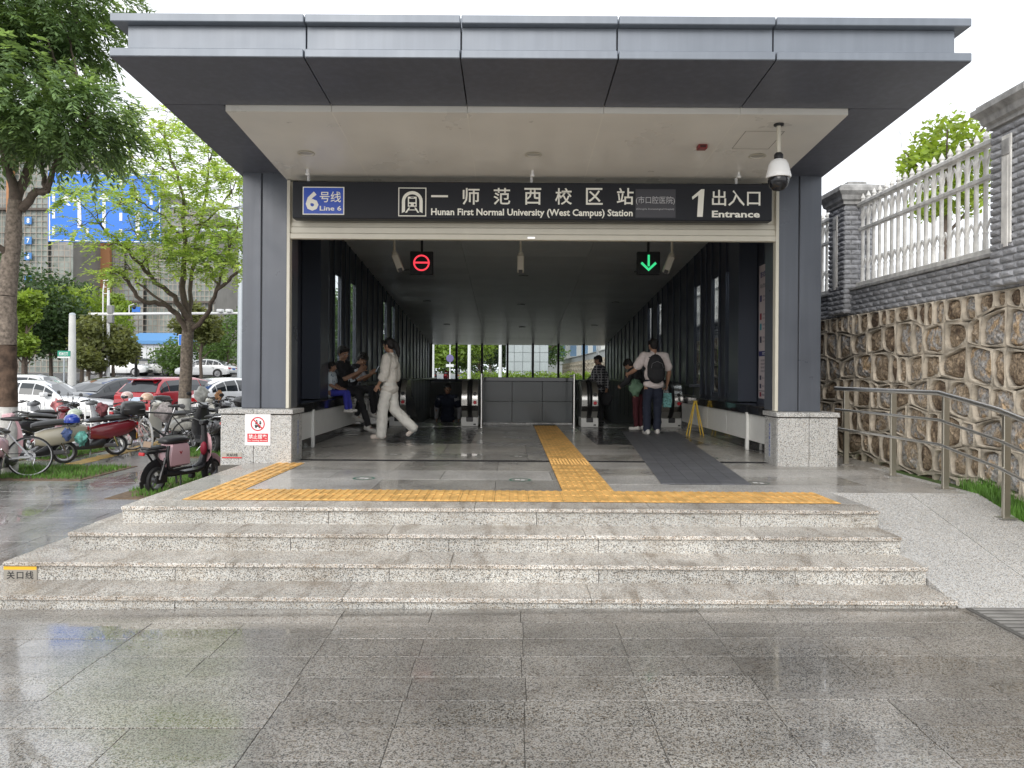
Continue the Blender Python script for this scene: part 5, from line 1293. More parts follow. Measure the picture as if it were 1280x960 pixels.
mb=MB(); mb.add([(-.3,-.4,hh+.0),(w+.3,-.4,hh),(w+.3,5.4,hh),(-.3,5.4,hh),(w*.15,2.4,hh+1.1),(w*.85,2.4,hh+1.1)],[(0,3,2,1),(0,1,5,4),(1,2,5),(2,3,4,5),(3,0,4)]); mb.box((-.35,-.45,hh-.15),(w+.35,-.38,hh+.18)); O('roof',mb,mat('blue_roof',(.09,.26,.52),.5),t)
# low walls and kerbs behind the far cars
O('median_wall',MB().box((X(175,74),74,gprof(74)-.2),(X(310,74),74.4,gprof(74)+1.2),.03),mat('tan_wall',(.36,.32,.27),.9,var=.1,vscale=.6),label='low tan wall behind the far white cars',cat='wall')
# big blue direction sign on a gantry
D=34
t=E('road_sign','large blue overhead lane direction sign with white arrows','sign',(0,D,0))
M_blue=mat('road_sign_blue',(.012,.17,.66),.35,var=.04,vscale=1); M_rw=mat('road_sign_white',(.78,.80,.82),.5)
def q3(px,py,dy=0):
    p=P(px,py,D+dy); return (p.x,dy,p.z)
def sp(pts,dy,th=.02):
    a=[q3(x,y,dy) for x,y in pts]; b_=[(p[0],dy+th,p[2]) for p in a]; n=len(a); return MB().add(a+b_,[tuple(range(n)),tuple(range(n,2*n))[::-1]]+[(i,i+n,(i+1)%n+n,(i+1)%n) for i in range(n)])
O('board',sp([(60,302),(60,213),(201,218),(201,304)],.0,.06),M_blue,t)
O('border',sp([(61.2,301),(61.2,214.2),(62.6,214.2),(62.6,301)],-.02),M_rw,t); O('border',sp([(61,300.8),(61,299.4),(200,302),(200,303.2)],-.022),M_rw,t); O('border',sp([(61,215.6),(61,214.2),(200,219),(200,220.4)],-.022),M_rw,t); O('border',sp([(198.8,302),(198.8,219.5),(200,219.5),(200,302)],-.021),M_rw,t)
for px,ys in ((67,((240,252),(262,273),(283,294))),(109,((285,296),)),(151,((223,232),(244,255),(266,276),(286,296))),(172,((240,255),)),(189,((244,256),(266,276),(288,297)))):
    for a,b_ in ys: O('lane_dash',sp([(px-1.8,b_),(px-1.8,a),(px+1.8,a),(px+1.8,b_)],-.02),M_rw,t)
def arrow(pts,dx=0,dy_=0): O('lane_arrow',sp([(x+dx,y+dy_) for x,y in pts],-.024),M_rw,t)
arrow([(74.5,248.5),(85,241),(89,241),(83.5,246),(96,246),(101,250),(102,285),(97,285),(97,252),(83.5,251.5),(89,257),(85,257)])
arrow([(130,240),(137,249),(137,252),(132,248),(132,286),(128,286),(128,248),(123,252),(123,249)])
arrow([(172,262),(178,270),(174.5,269),(174.5,295),(169.5,295),(169.5,269),(166,270)]) 
M_galv=mat('galvanised_pole',(.46,.50,.53),.45,.3,var=.05)
t=E('sign_gantry','pale grey steel gantry pole with arms holding the blue road sign','pole',(X(299,D+.5),D+.5,-.6))
zz=lambda py:CAMZ+(466-py)/960*(D+.5)+.6
O('pole',MB().tube([(0,0,0),(0,0,zz(150))],[.17,.12],14),M_galv,t,smooth=60); xl=X(75,D+.5)-X(299,D+.5)
for py in (262,291): O('arm',MB().tube([(0,0,zz(py)),(xl,0,zz(py)+.1)],.09,10),M_galv,t,smooth=60)
for k in range(5): xx=xl*(.62+.09*k); O('strut',MB().box((xx-.04,-.30,zz(296)),(xx+.04,-.09,zz(230))),M_galv,t)
# white signal arm
D=40
t=E('signal_mast_arm','white traffic mast with long horizontal arm carrying cameras','pole',(X(133,D),D,gprof(D))); g0=gprof(D); zz=lambda py:CAMZ+(464-py)/960*D-g0
O('mast',MB().tube([(0,0,0),(0,0,zz(342))],[.10,.06],10),M_white,t,smooth=60); O('mast',MB().tube([(-.28,0,zz(465)),(-.28,0,zz(365)),(-.2,0,zz(350)),(0,0,zz(342))],.035,8),M_white,t,smooth=60)
for py in (352,360,368): O('rung',MB().tube([(-.28,0,zz(py)),(0,0,zz(py))],.02,6),M_white,t)
O('arm',MB().tube([(-1.0,0,zz(394)),(X(300,D)-X(133,D),0,zz(391.5))],[.08,.06],10),M_white,t,smooth=60)
for px,w_ in ((159,.25),):
    xx=X(px,D)-X(133,D); O('camera_stem',MB().tube([(xx,0,zz(394)),(xx,0,zz(383)),(xx+.25,0,zz(381))],.03,6),M_white,t); O('camera_dome',MB().ball((xx+.28,0,zz(385)),.12,10,8),M_black,t,smooth=80)
O('blue_plate',MB().box((X(163,D)-X(133,D),-.05,zz(391)),(X(173,D)-X(133,D),-.0,zz(384.5))),M_blue,t)
for px in (136,): 
    for py in (388,400): O('signal_head',MB().box((X(px,D)-X(133,D)-.12,-.15,zz(py+5)),(X(px,D)-X(133,D)+.15,.1,zz(py-5)),.02),mat('grey_case',(.25,.25,.25),.5),t)
for px in (272,283): xx=X(px,D)-X(133,D); O('camera_box',MB().box((xx-.05,-.3,zz(391)+.02),(xx+.22,.1,zz(387)),.02),M_white,t)
# white post with whitewashed concrete
t=E('concrete_pole','pale round concrete pole next to the green street name sign','pole',(X(88,34),34,gprof(34))); O('pole',MB().tube([(0,0,0),(0,0,CAMZ+(464-395)/960*34-gprof(34))],[.19,.13],12),mat('pale_concrete',(.62,.62,.60),.7,var=.1,vscale=2),t,smooth=60); O('cap',MB().lathe([(.14,0),(.10,.08),(.01,.10)],12,(0,0,CAMZ+(464-395)/960*34-gprof(34))),M_galv,t,smooth=60)
# street name sign
D=33; t=E('street_name_sign','green and white street name sign on two thin posts','sign',(X(78,D),D,gprof(D))); g0=gprof(D); zz=lambda py:CAMZ+(464-py)/960*D-g0
O('post',MB().tube([(0,0,0),(0,0,zz(441))],.03,8),M_galv,t)
O('board',MB().box((-.27,-.03,zz(447)),(.27,.03,zz(440)),.01),mat('street_green',(.02,.30,.20),.4),t); O('lower_band',MB().box((-.27,-.032,zz(449)),(.27,.032,zz(447.2)),.005),M_white,t)
fit_text('lettering','枫林三路',-.2,.2,zz(446),zz(441.5),-.034,M_white,t,bold=.02)
# traffic signal
D=44; t=E('traffic_signal','black traffic signal seen from behind on a dark post','traffic light',(X(168,D),D,gprof(D))); g0=gprof(D); zz=lambda py:CAMZ+(464-py)/960*D-g0
O('post',MB().tube([(0,0,0),(0,0,zz(448))],.09,8),M_black,t); O('signal_head',MB().box((-.16,-.12,zz(450)),(.18,.12,zz(439)),.03),M_black,t)
for py in (441.5,445,448): O('visor',MB().box((.16,-.1,zz(py+1)),(.36,.06,zz(py-1)),.01),M_black,t)
# blue arrow sign behind the trunk
D=38; t=E('arrow_sign','small blue square sign with white down arrow behind the tree trunk','sign',(X(227,D),D,gprof(D))); g0=gprof(D); zz=lambda py:CAMZ+(464-py)/960*D-g0
O('board',MB().box((-.22,-.03,zz(432)),(.22,.02,zz(419)),.01),M_blue,t); O('rim',MB().box((-.24,-.02,zz(432.5)),(.24,.015,zz(418.5)),.01),M_rw,t)
O('arrow',MB().prism([(-.03,zz(421)),(.03,zz(421)),(.03,zz(426)),(.10,zz(424.8)),(0,zz(430)),(-.10,zz(424.8)),(-.03,zz(426))],-.04,-.031),M_rw,t); O('post',MB().tube([(0,.03,0),(0,.03,zz(432))],.03,8),M_galv,t)
# white picket divider along the road
t=E('road_railing','low white picket railing along the road edge behind the scooters','railing',(0,21.0,-.5))
pk=MB().box((-.018,-.012,0),(.018,.012,.62),.006).mesh('picket',M_white); x=-18.5; n=0
while x<-7.2:
    link('picket',pk,t,(x,0,0)); x+=.16
O('rail',MB().box((-18.5,.014,.15),(-7.2,.034,.19)),M_white,t); O('rail',MB().box((-18.5,.014,.48),(-7.2,.034,.52)),M_white,t)
# lane markings on the road
mk=MB()
for k in range(9):
    x=-34+k*4.0; mk.box((x,25.0-.06,-.618),(x+2.0,25.06,-.612))
O('lane_marking',mk,mat('road_paint',(.55,.55,.53),.6,var=.15),kind='structure')
# cell mast above the wall
t=E('antenna_mast','faint lattice antenna mast rising far beyond the wall','mast',(X(1122,120),120,.8)); zt=CAMZ+(470-156)/960*120-.8; mb=MB()
M_mast=mat('sky_paled_mast',(.75,.76,.78),.5)  # colour paled to imitate the mast fading into the bright sky
for k in range(3):
    a=k*2.094; mb.tube([(math.cos(a)*.55,math.sin(a)*.55,0),(math.cos(a)*.3,math.sin(a)*.3,zt)],.045,5)
O('lattice_mast',mb,M_mast,t); br=MB()
for k in range(int(zt/1.1)):
    for j in range(3):
        a,b_=j*2.094,(j+1)*2.094; r=.55-.25*k*1.1/zt; br.tube([(math.cos(a)*r,math.sin(a)*r,k*1.1),(math.cos(b_)*r,math.sin(b_)*r,k*1.1+1.1)],.02,4)
o=O('bracing',br,M_mast,t); o['kind']='stuff'
for k,dz in enumerate((-.8,-2.6,-5.4)):
    for j in range(3): a=j*2.1+k; O('antenna_panel',MB().box((math.cos(a)*.9-.12,math.sin(a)*.9-.1,zt+dz-1.0),(math.cos(a)*.9+.12,math.sin(a)*.9+.1,zt+dz+.6),.02),M_mast,t)
# pale tiled ventilation block behind the station
t=E('vent_block','pale tiled ventilation block with square tile grid behind the back windows','building',(-.28,45,gprof(45)-.2)); M_tile=mat('pale_grey_tile',(.42,.45,.46),.4,var=.05,randv=.06)
O('core',MB().box((.02,.06,0),(2.50,3.5,3.35)).box((1.6,.06,0),(2.5,3.5,3.3)),mat('tile_joint',(.22,.24,.25),.8),t)
for i in range(5):
    for k in range(6): O('tile',MB().box((i*.5+.012,0,k*.55+.01),(i*.5+.49,.05,k*.55+.54),.006),M_tile,t)
# building above the rubble wall seen through the right back window
t=E('apartment_building','grey apartment building with tall blue windows above the rubble wall','building',(8.6,78,gprof(78))); 
O('wall',MB().box((-5.2,0,0),(8,10,7.5)),mat('pale_render',(.50,.50,.49),.8,var=.05,vscale=.5),t)
for i in range(11):
    for k in range(2): wf=O('window',MB().box((-4.9+i*1.15,-.06,2.0+k*2.6),(-4.15+i*1.15,-.01,4.0+k*2.6)),mat('window_frame_white',(.6,.6,.6),.5),t); O('pane',MB().box((-4.85+i*1.15,-.08,2.05+k*2.6),(-4.2+i*1.15,-.061,3.95+k*2.6)),M_bglass,wf)
# round sign and white poles outside the back windows
for (x,y,h,lab) in ((-4.05,40,3.2,'white pole outside the left back windows'),(-2.15,40,3.4,'white pole outside the back windows by the left newel'),(-.55,41,3.1,'thin white pole behind the middle back window')):
    t=E('white_pole',lab,'pole',(x,y,gprof(y))); O('pole',MB().tube([(0,0,0),(0,0,h)],[.10,.08],10),M_white,t,smooth=60); O('cap',MB().ball((0,0,h),.1,8,6),M_white,t,smooth=80)
t=E('round_sign','round purple blue no stopping sign on a thin post outside the back windows','sign',(-3.15,40,gprof(40))); O('post',MB().tube([(0,0,0),(0,0,3.3)],.03,8),M_white,t); O('disc',MB().lathe([(.18,-.05),(.20,-.03),(.18,-.02)],20,(0,0,1.95),'y'),mat('round_purple',(.16,.13,.30),.4),t,smooth=30); O('lower_plate',MB().box((-.2,-.05,1.5),(.2,-.03,1.65)),M_white,t)
# ================================================================== CARS
M_tyre=mat('tyre_rubber',(.022,.022,.023),.75,bump=.2,bscale=80); M_rim=mat('alloy_rim',(.42,.42,.43),.3,.8); M_cglass=mat('car_glass',(.02,.025,.03),.04,coat=.5); M_trim=mat('black_trim',(.02,.02,.02),.5)
M_tail=mat('tail_lamp_red',(.45,.015,.02),.15,coat=.6); M_plate=mat('plate_blue',(.03,.16,.60),.4); M_lamp=mat('head_lamp',(.55,.57,.6),.1,coat=.8)
def paint(n,c): return mat('car_paint_'+n,c,.22,.1,coat=1.0)
CW=paint('white',(.74,.75,.76)); CK=paint('black',(.02,.022,.026)); CR=paint('red',(.38,.012,.022)); CP=paint('pearl',(.66,.66,.64))
def car(name,lab,pnt,x,y,z,rz_,kind='sedan',L=4.8,W=1.86,H=1.44,group='cars on the road behind the scooters',glassroof=False):
    """lofted body: stations along x give belt height, roof height and half widths"""
    t=E(name,lab,'car',(x,y,z),rz_,group)
    if kind=='sedan': S=[(-.50,.42,.62,.86),(-.485,.30,.86,.93),(-.45,.26,.95,.97),(-.38,.22,.985,1),(-.30,.20,1.0,1),(-.20,.19,1.0,1),(.0,.18,.98,1),(.14,.18,.96,1),(.24,.2,.93,1),(.36,.22,.86,.985),(.44,.24,.78,.95),(.485,.30,.66,.88),(.50,.40,.52,.80)]; cab=[(-.40,0),(-.30,.55),(-.20,.88),(-.08,1.0),(.05,.985),(.12,.85),(.25,.0)]
    elif kind=='coupe': S=[(-.50,.44,.66,.84),(-.485,.30,.84,.93),(-.45,.26,.93,.98),(-.38,.22,.95,1),(-.28,.19,.94,1),(-.12,.18,.92,1),(.02,.17,.90,1),(.14,.17,.88,1),(.24,.18,.86,1),(.36,.2,.80,.985),(.44,.22,.72,.95),(.485,.28,.60,.87),(.50,.38,.48,.78)]; cab=[(-.46,0),(-.30,.62),(-.16,.92),(-.04,1.0),(.06,.95),(.13,.72),(.25,.0)]
    else: S=[(-.50,.45,.80,.90),(-.49,.30,.98,.96),(-.46,.27,1.03,.99),(-.38,.24,1.04,1),(-.30,.23,1.04,1),(-.20,.22,1.04,1),(.0,.22,1.03,1),(.14,.22,1.02,1),(.24,.24,1.0,1),(.36,.26,.95,.985),(.44,.28,.87,.95),(.485,.34,.72,.9),(.50,.42,.58,.84)]; cab=[(-.485,0),(-.42,.60),(-.36,.93),(-.2,1.0),(.0,1.0),(.10,.86),(.24,.0)]
    hw=W/2; rings=[]
    for (u,zb,zt,wf) in S:
        w=hw*wf; xx=u*L; h=zt-zb
        half=[(w*.80,zb),(w*.97,zb+.03),(w,zb+.18*min(1,h*2)),(w*1.0,zb+h*.55),(w*.965,zb+h*.80),(w*.92,zt-.02),(w*.70,zt+.015),(w*.35,zt+.03)]
        rings.append([(xx,a,b_) for a,b_ in half]+[(xx,0,zt+.035)]+[(xx,-a,b_) for a,b_ in half[::-1]]+[(xx,0,zb)])
    O('body',MB().loft(rings),pnt,t,smooth=38)
    belt=lambda u:float(np.interp(u,[s[0] for s in S],[s[2] for s in S]))
    cr=[]
    for (u,f) in cab:
        zb=belt(u)-.03; zr=zb+.03+f*(H-zb-.03); w0=hw*.90; w1=hw*(.90-.24*f)
        cr.append([(u*L,w0,zb),(u*L,w0*.5+w1*.5+.03*f,(zb+zr)/2),(u*L,w1,zr-.05*f),(u*L,w1*.72,zr),(u*L,0,zr+.012*f),(u*L,-w1*.72,zr),(u*L,-w1,zr-.05*f),(u*L,-(w0*.5+w1*.5+.03*f),(zb+zr)/2),(u*L,-w0,zb)])
    O('roof',MB().loft(cr,cap=False,closed=False),pnt,t,smooth=50)
    def lp(a,b_,k): return tuple(a[i]+(b_[i]-a[i])*k for i in range(3))
    def quadoff(pts,off):
        n=(Vector(pts[1])-Vector(pts[0])).cross(Vector(pts[3])-Vector(pts[0])); n.normalize(); c=sum((Vector(p) for p in pts),Vector())/4
        ref=c-Vector((0,0,.6)); 
        if n.dot(ref)<0: n=-n
        return [tuple(Vector(p)+n*off) for p in pts]
    # side glass
    for s in (0,1):
        idx=(0,2) if s==0 else (8,6)
        for a,b_ in ((1,2),(2,3),(3,4),(4,5),(5,6),(0,1)):
            lo0,hi0,lo1,hi1=cr[a][idx[0]],cr[a][idx[1]],cr[b_][idx[0]],cr[b_][idx[1]]
            m0=cr[a][1 if s==0 else 7]; m1=cr[b_][1 if s==0 else 7]
            k0=.04 if a!=3 else .10; k1=.96 if b_!=3 else .98
            if a==0: k0,k1=.55,.97
            if a==5: k0,k1=.03,.5
            qd=[lp(lo0,lo1,k0),lp(lo0,lo1,k1),lp(m0,m1,k1),lp(m0,m1,k0)]; qu=[lp(m0,m1,k0),lp(m0,m1,k1),lp(hi0,hi1,k1),lp(hi0,hi1,k0)]
            qd=[lp(qd[0],qd[3],.22),lp(qd[1],qd[2],.22),qd[2],qd[3]]; qu=[qu[0],qu[1],lp(qu[1],qu[2],.80),lp(qu[0],qu[3],.80)]
            sg=1 if s==0 else -1
            mb=MB(); A=[(p[0],p[1]+sg*.008,p[2]+.004) for p in qd[:2]+[qu[2],qu[3]]]; Bm=[(p[0],p[1]+sg*.010,p[2]+.002) for p in (qd[3],qd[2])]
            mb.add([A[0],A[1],Bm[1],Bm[0],A[2],A[3]],[(0,1,2,3),(3,2,4,5)]); O('side_window',mb,M_cglass,t)
    # screens
    for (a,b_,nm) in ((0,2,'rear_window'),(4,6,'windscreen')):
        mb=MB()
        rows=[a,(a+b_)//2,b_]; 
        for r0,r1 in zip(rows[:-1],rows[1:]):
            L0=[cr[r0][i] for i in (2,4,6)]; L1=[cr[r1][i] for i in (2,4,6)]
            e0=.12 if r0==a and nm=='rear_window' else (.06 if r0==a else 0); e1=.88 if (r1==b_ and nm=='windscreen') else (.9 if r1==b_ else 1)
            for i in (0,1):
                p=[lp(L0[i],L1[i],e0),lp(L0[i+1],L1[i+1],e0),lp(L0[i+1],L1[i+1],e1),lp(L0[i],L1[i],e1)]
                p=[(v[0]+(-.012 if nm=='rear_window' else .012),v[1]*.90,v[2]+.014) for v in p]; mb.add(p,[(0,1,2,3)])
        O(nm,mb,M_cglass,t)
    # wheels and arches
    wb=.295*L
    for sx_ in (-1,1):
        for sy_ in (-1,1):
            cx,cy=sx_*wb-(.0 if sx_<0 else -.02),sy_*(hw-.10); r=.335
            ar=MB(); ar.lathe([(.01,-.10),(r+.055,-.10),(r+.055,.106),(.01,.106)],24,(cx,cy,r),'y'); O('wheel_arch',ar,M_trim,t,smooth=30)
            wh=MB().lathe([(r*.66,-.10),(r*.95,-.11),(r,-.085),(r,.085),(r*.95,.115),(r*.68,.118),(r*.66,.10)],28,(cx,cy,r),'y')
            wo=O('wheel',wh,M_tyre,t,smooth=40)
            ri=MB(); ri.lathe([(r*.18,sy_*.122),(r*.10,sy_*.126)],10,(cx,cy,r),'y')
            for k in range(10):
                a=k*2*math.pi/10; c,s2=math.cos(a),math.sin(a); p0=Vector((cx+c*r*.10,cy+sy_*.120,r+s2*r*.10)); p1=Vector((cx+c*r*.66,cy+sy_*.117,r+s2*r*.66)); ri.tube([p0,p1],[.020,.014],4)
            ri.lathe([(r*.66,sy_*.112),(r*.70,sy_*.121),(r*.62,sy_*.121),(r*.60,sy_*.10)],24,(cx,cy,r),'y')
            O('rim',ri,M_rim,wo,smooth=30)
            dk=MB().lathe([(r*.64,sy_*.09),(.01,sy_*.092)],20,(cx,cy,r),'y'); O('brake_disc',dk,M_trim,wo)
    # lamps, plates, handles, mirrors, door seams
    zt=belt(-.46)
    for s2 in (-1,1):
        O('tail_lamp',MB().box((-L*.5-.0,s2*hw*.50,zt-.24),(-L*.455,s2*hw*.90,zt-.10),.02),M_tail,t)
        O('headlight',MB().box((L*.455,s2*hw*.52,.56),(L*.487,s2*hw*.86,.70),.02),M_lamp,t)
        O('door_mirror',MB().box((L*.135,s2*(hw*.96),belt(.1)-.02),(L*.175,s2*(hw+.17),belt(.1)+.12),.03),pnt,t)
        for u in (.015,-.19): O('door_handle',MB().box((u*L-.14,s2*(hw*.965),belt(u)-.16),(u*L,s2*(hw+.012),belt(u)-.135),.006),M_rim if pnt!=CK else M_trim,t)
        sm=MB()
        for u in (.155,-.035,-.225): sm.box((u*L-.004,s2*(hw-.004),.26),(u*L+.004,s2*(hw+.003),belt(u)-.14))
        o=O('door_seams',sm,M_trim,t); o['kind']='stuff'
        O('sill',MB().box((-.2*L,s2*(hw*.9),.17),(.2*L,s2*(hw*.992),.235),.01),M_trim,t)
    O('number_plate',MB().box((-L*.5-.012,-.23,.62 if kind!='suv' else .74),(-L*.5+.02,.23,.76 if kind!='suv' else .88),.005),M_plate,t)
    O('rear_bumper',MB().box((-L*.502,-hw*.72,.27),(-L*.46,hw*.72,.43),.03),M_trim,t)
    O('grille',MB().box((L*.478,-hw*.45,.34),(L*.505,hw*.45,.56),.03),M_trim,t)
    if kind!='coupe': O('lamp_bar',MB().box((-L*.499-.004,-hw*.5,zt-.16),(-L*.485,hw*.5,zt-.13),.004),M_tail if kind=='suv' else M_rim,t)
    if kind=='suv': O('roof_spoiler',MB().box((-L*.44,-hw*.60,H-.10),(-L*.36,hw*.60,H-.055),.015),pnt,t)
    return t
car('sedan_car','white fastback coupe parked side on behind the scooters at the left',CW,X(47,26),26.0,-.62,R(0),'coupe',4.95,1.92,1.40)
car('sedan_car','white car with its roof showing above the white fastback coupe',CP,X(30,28.8),29.2,-.62,R(2),'sedan',5.0,1.9,1.56)
car('sedan_car','black sedan with blue plate between the white coupe and the red car',CK,X(152,28.0),28.2,-.62,R(70),'sedan',4.9,1.88,1.50)
car('hatchback_car','red hatchback with white plate waiting behind the light green tree',CR,X(226,27.0),27.0,-.62,R(74),'suv',4.5,1.84,1.52)
car('sedan_car','white sedan seen from behind at the right of the red hatchback',CW,X(283,28.5),28.5,-.62,R(68),'sedan',4.8,1.86,1.50)
t=[o for o in sc.objects if o.name.startswith('number_plate') and o.parent and 'red hatch' in o.parent.get('label','')]
for o in t: o.data.materials[0]=mat('plate_pale',(.55,.66,.80),.4)
for i,(px,D,rz_,p,k,lab) in enumerate(((152,66,R(2),CW,'suv','far white car right behind the black traffic signal'),(200,68,R(158),CP,'sedan','far white sedan between the traffic signal and the tree trunk'),(256,62,R(175),CW,'sedan','far white car just right of the light green tree trunk'),(140,70,R(0),CW,'suv','far white car half hidden by the lamp mast'),(182,72,R(10),CK,'sedan','far dark car between two far white cars'),(-8,30,R(0),CK,'sedan','dark car at the left edge behind the big trunk'))):
    car('sedan_car' if k=='sedan' else 'hatchback_car',lab,p,X(px,D),D,gprof(D)+(.04 if D>40 else 0),rz_,k,4.6,1.82,1.5,group='cars far up the road')
# ================================================================== TWO WHEELERS
def wheel(t,x,r,wt,y=0,rimcol=None,spokes=5,z=None,name='wheel',tyre=M_tyre,thin=False):
    z=r if z is None else z
    w=wt
    wo=O(name,MB().lathe([(r*.70 if not thin else r*.92,-w*.5),(r*.93,-w*.5),(r*.99,-w*.28),(r,0),(r*.99,w*.28),(r*.93,w*.5),(r*.70 if not thin else r*.92,w*.5)],32 if thin else 24,(x,y,z),'y'),tyre,t,smooth=40)
    m=MB(); rc=rimcol or M_rim
    if not thin:
        m.lathe([(r*.70,-w*.52),(r*.74,-w*.54),(r*.66,-w*.54),(r*.64,-w*.3),(r*.64,w*.3),(r*.66,w*.54),(r*.74,w*.54),(r*.70,w*.52)],24,(x,y,z),'y')
        m.lathe([(.01,-w*.5),(r*.26,-w*.5),(r*.26,w*.5),(.01,w*.5)],14,(x,y,z),'y')
        for k in range(spokes): a=k*2*math.pi/spokes; m.tube([(x+math.cos(a)*r*.2,y,z+math.sin(a)*r*.2),(x+math.cos(a)*r*.66,y,z+math.sin(a)*r*.66)],[.024,.016],6,flat=(1,.7))
    else:
        m.lathe([(r*.925,-w*.4),(r*.935,0),(r*.925,w*.4),(r*.885,w*.35),(r*.88,0),(r*.885,-w*.35),(r*.925,-w*.4)],32,(x,y,z),'y')
        m.lathe([(.01,-.035),(.028,-.035),(.022,0),(.028,.035),(.01,.035)],10,(x,y,z),'y')
        for k in range(spokes):
            a=k*2*math.pi/spokes; a2=a+.35*(1 if k%2 else -1); s=.03 if k%2 else -.03
            m.tube([(x+math.cos(a2)*.022,y+s,z+math.sin(a2)*.022),(x+math.cos(a)*r*.89,y,z+math.sin(a)*r*.89)],.0022,4)
    O('rim',m,rc,wo,smooth=40)
    return wo
M_mblk=mat('scooter_black_plastic',(.022,.022,.024),.38,coat=.15); M_seat=mat('black_vinyl',(.03,.029,.03),.42,bump=.15,bscale=90); M_chrome=mat('chrome',(.62,.62,.63),.12,1)
def spaint(n,c): return mat('scooter_paint_'+n,c,.25,coat=.7)
S_red=spaint('maroon',(.17,.012,.02)); S_cream=spaint('cream',(.50,.46,.36)); S_white=spaint('white',(.68,.67,.62)); S_blk=spaint('black',(.03,.03,.033)); S_pink=spaint('pink',(.80,.50,.54)); S_grey=spaint('grey',(.22,.23,.25)); S_blue=spaint('blue',(.03,.07,.30)); S_silver=spaint('silver',(.42,.44,.46))
def steer(t,hx,hz,hw,bar_h,lean=.18,mirrors=True,m=M_mblk):
    for s in (-1,1): O('brake_cable',MB().tube([(hx-.06,s*hw*.6,hz+.03),(hx+.10,s*hw*.4,hz-.02),(hx+.13,s*.05,hz-.18),(hx+.12,s*.03,hz-.34)],.006,5),M_mblk,t)
    O('handlebar',MB().tube([(hx-.14,-hw,hz+.02),(hx-.05,-hw*.45,hz+.05),(hx,0,hz),(hx-.05,hw*.45,hz+.05),(hx-.14,hw,hz+.02)],.014,8),m,t,smooth=60)
    for s in (-1,1):
        O('grip',MB().tube([(hx-.14,s*hw,hz+.02),(hx-.08,s*hw*.65,hz+.04)],.020,8),M_mblk,t); O('brake_lever',MB().tube([(hx-.04,s*hw*.6,hz+.03),(hx-.08,s*hw*.95,hz+.01)],.007,5),M_chrome,t)
        if mirrors: 
            a=O('mirror',MB().ball((hx-.08,s*(hw+.04),hz+.23),(.012,.06,.042),10,6).tube([(hx-.06,s*hw*.6,hz+.04),(hx-.08,s*(hw+.02),hz+.20)],.006,5),M_mblk,t,smooth=60)
def cowl(t,m,xs,zs_lo,zs_hi,ws,name='body_shell',round_=.5):
    rings=[]
    for x,zl_,zh,w in zip(xs,zs_lo,zs_hi,ws):
        h=zh-zl_; ring=[]
        for k in range(12):
            a=2*math.pi*k/12; c,s=math.cos(a),math.sin(a); e=.6
            ring.append((x,w*math.copysign(abs(c)**e,c),(zl_+zh)/2+h/2*math.copysign(abs(s)**e,s)))
        rings.append(ring)
    return O(name,MB().loft(rings),m,t,smooth=50)
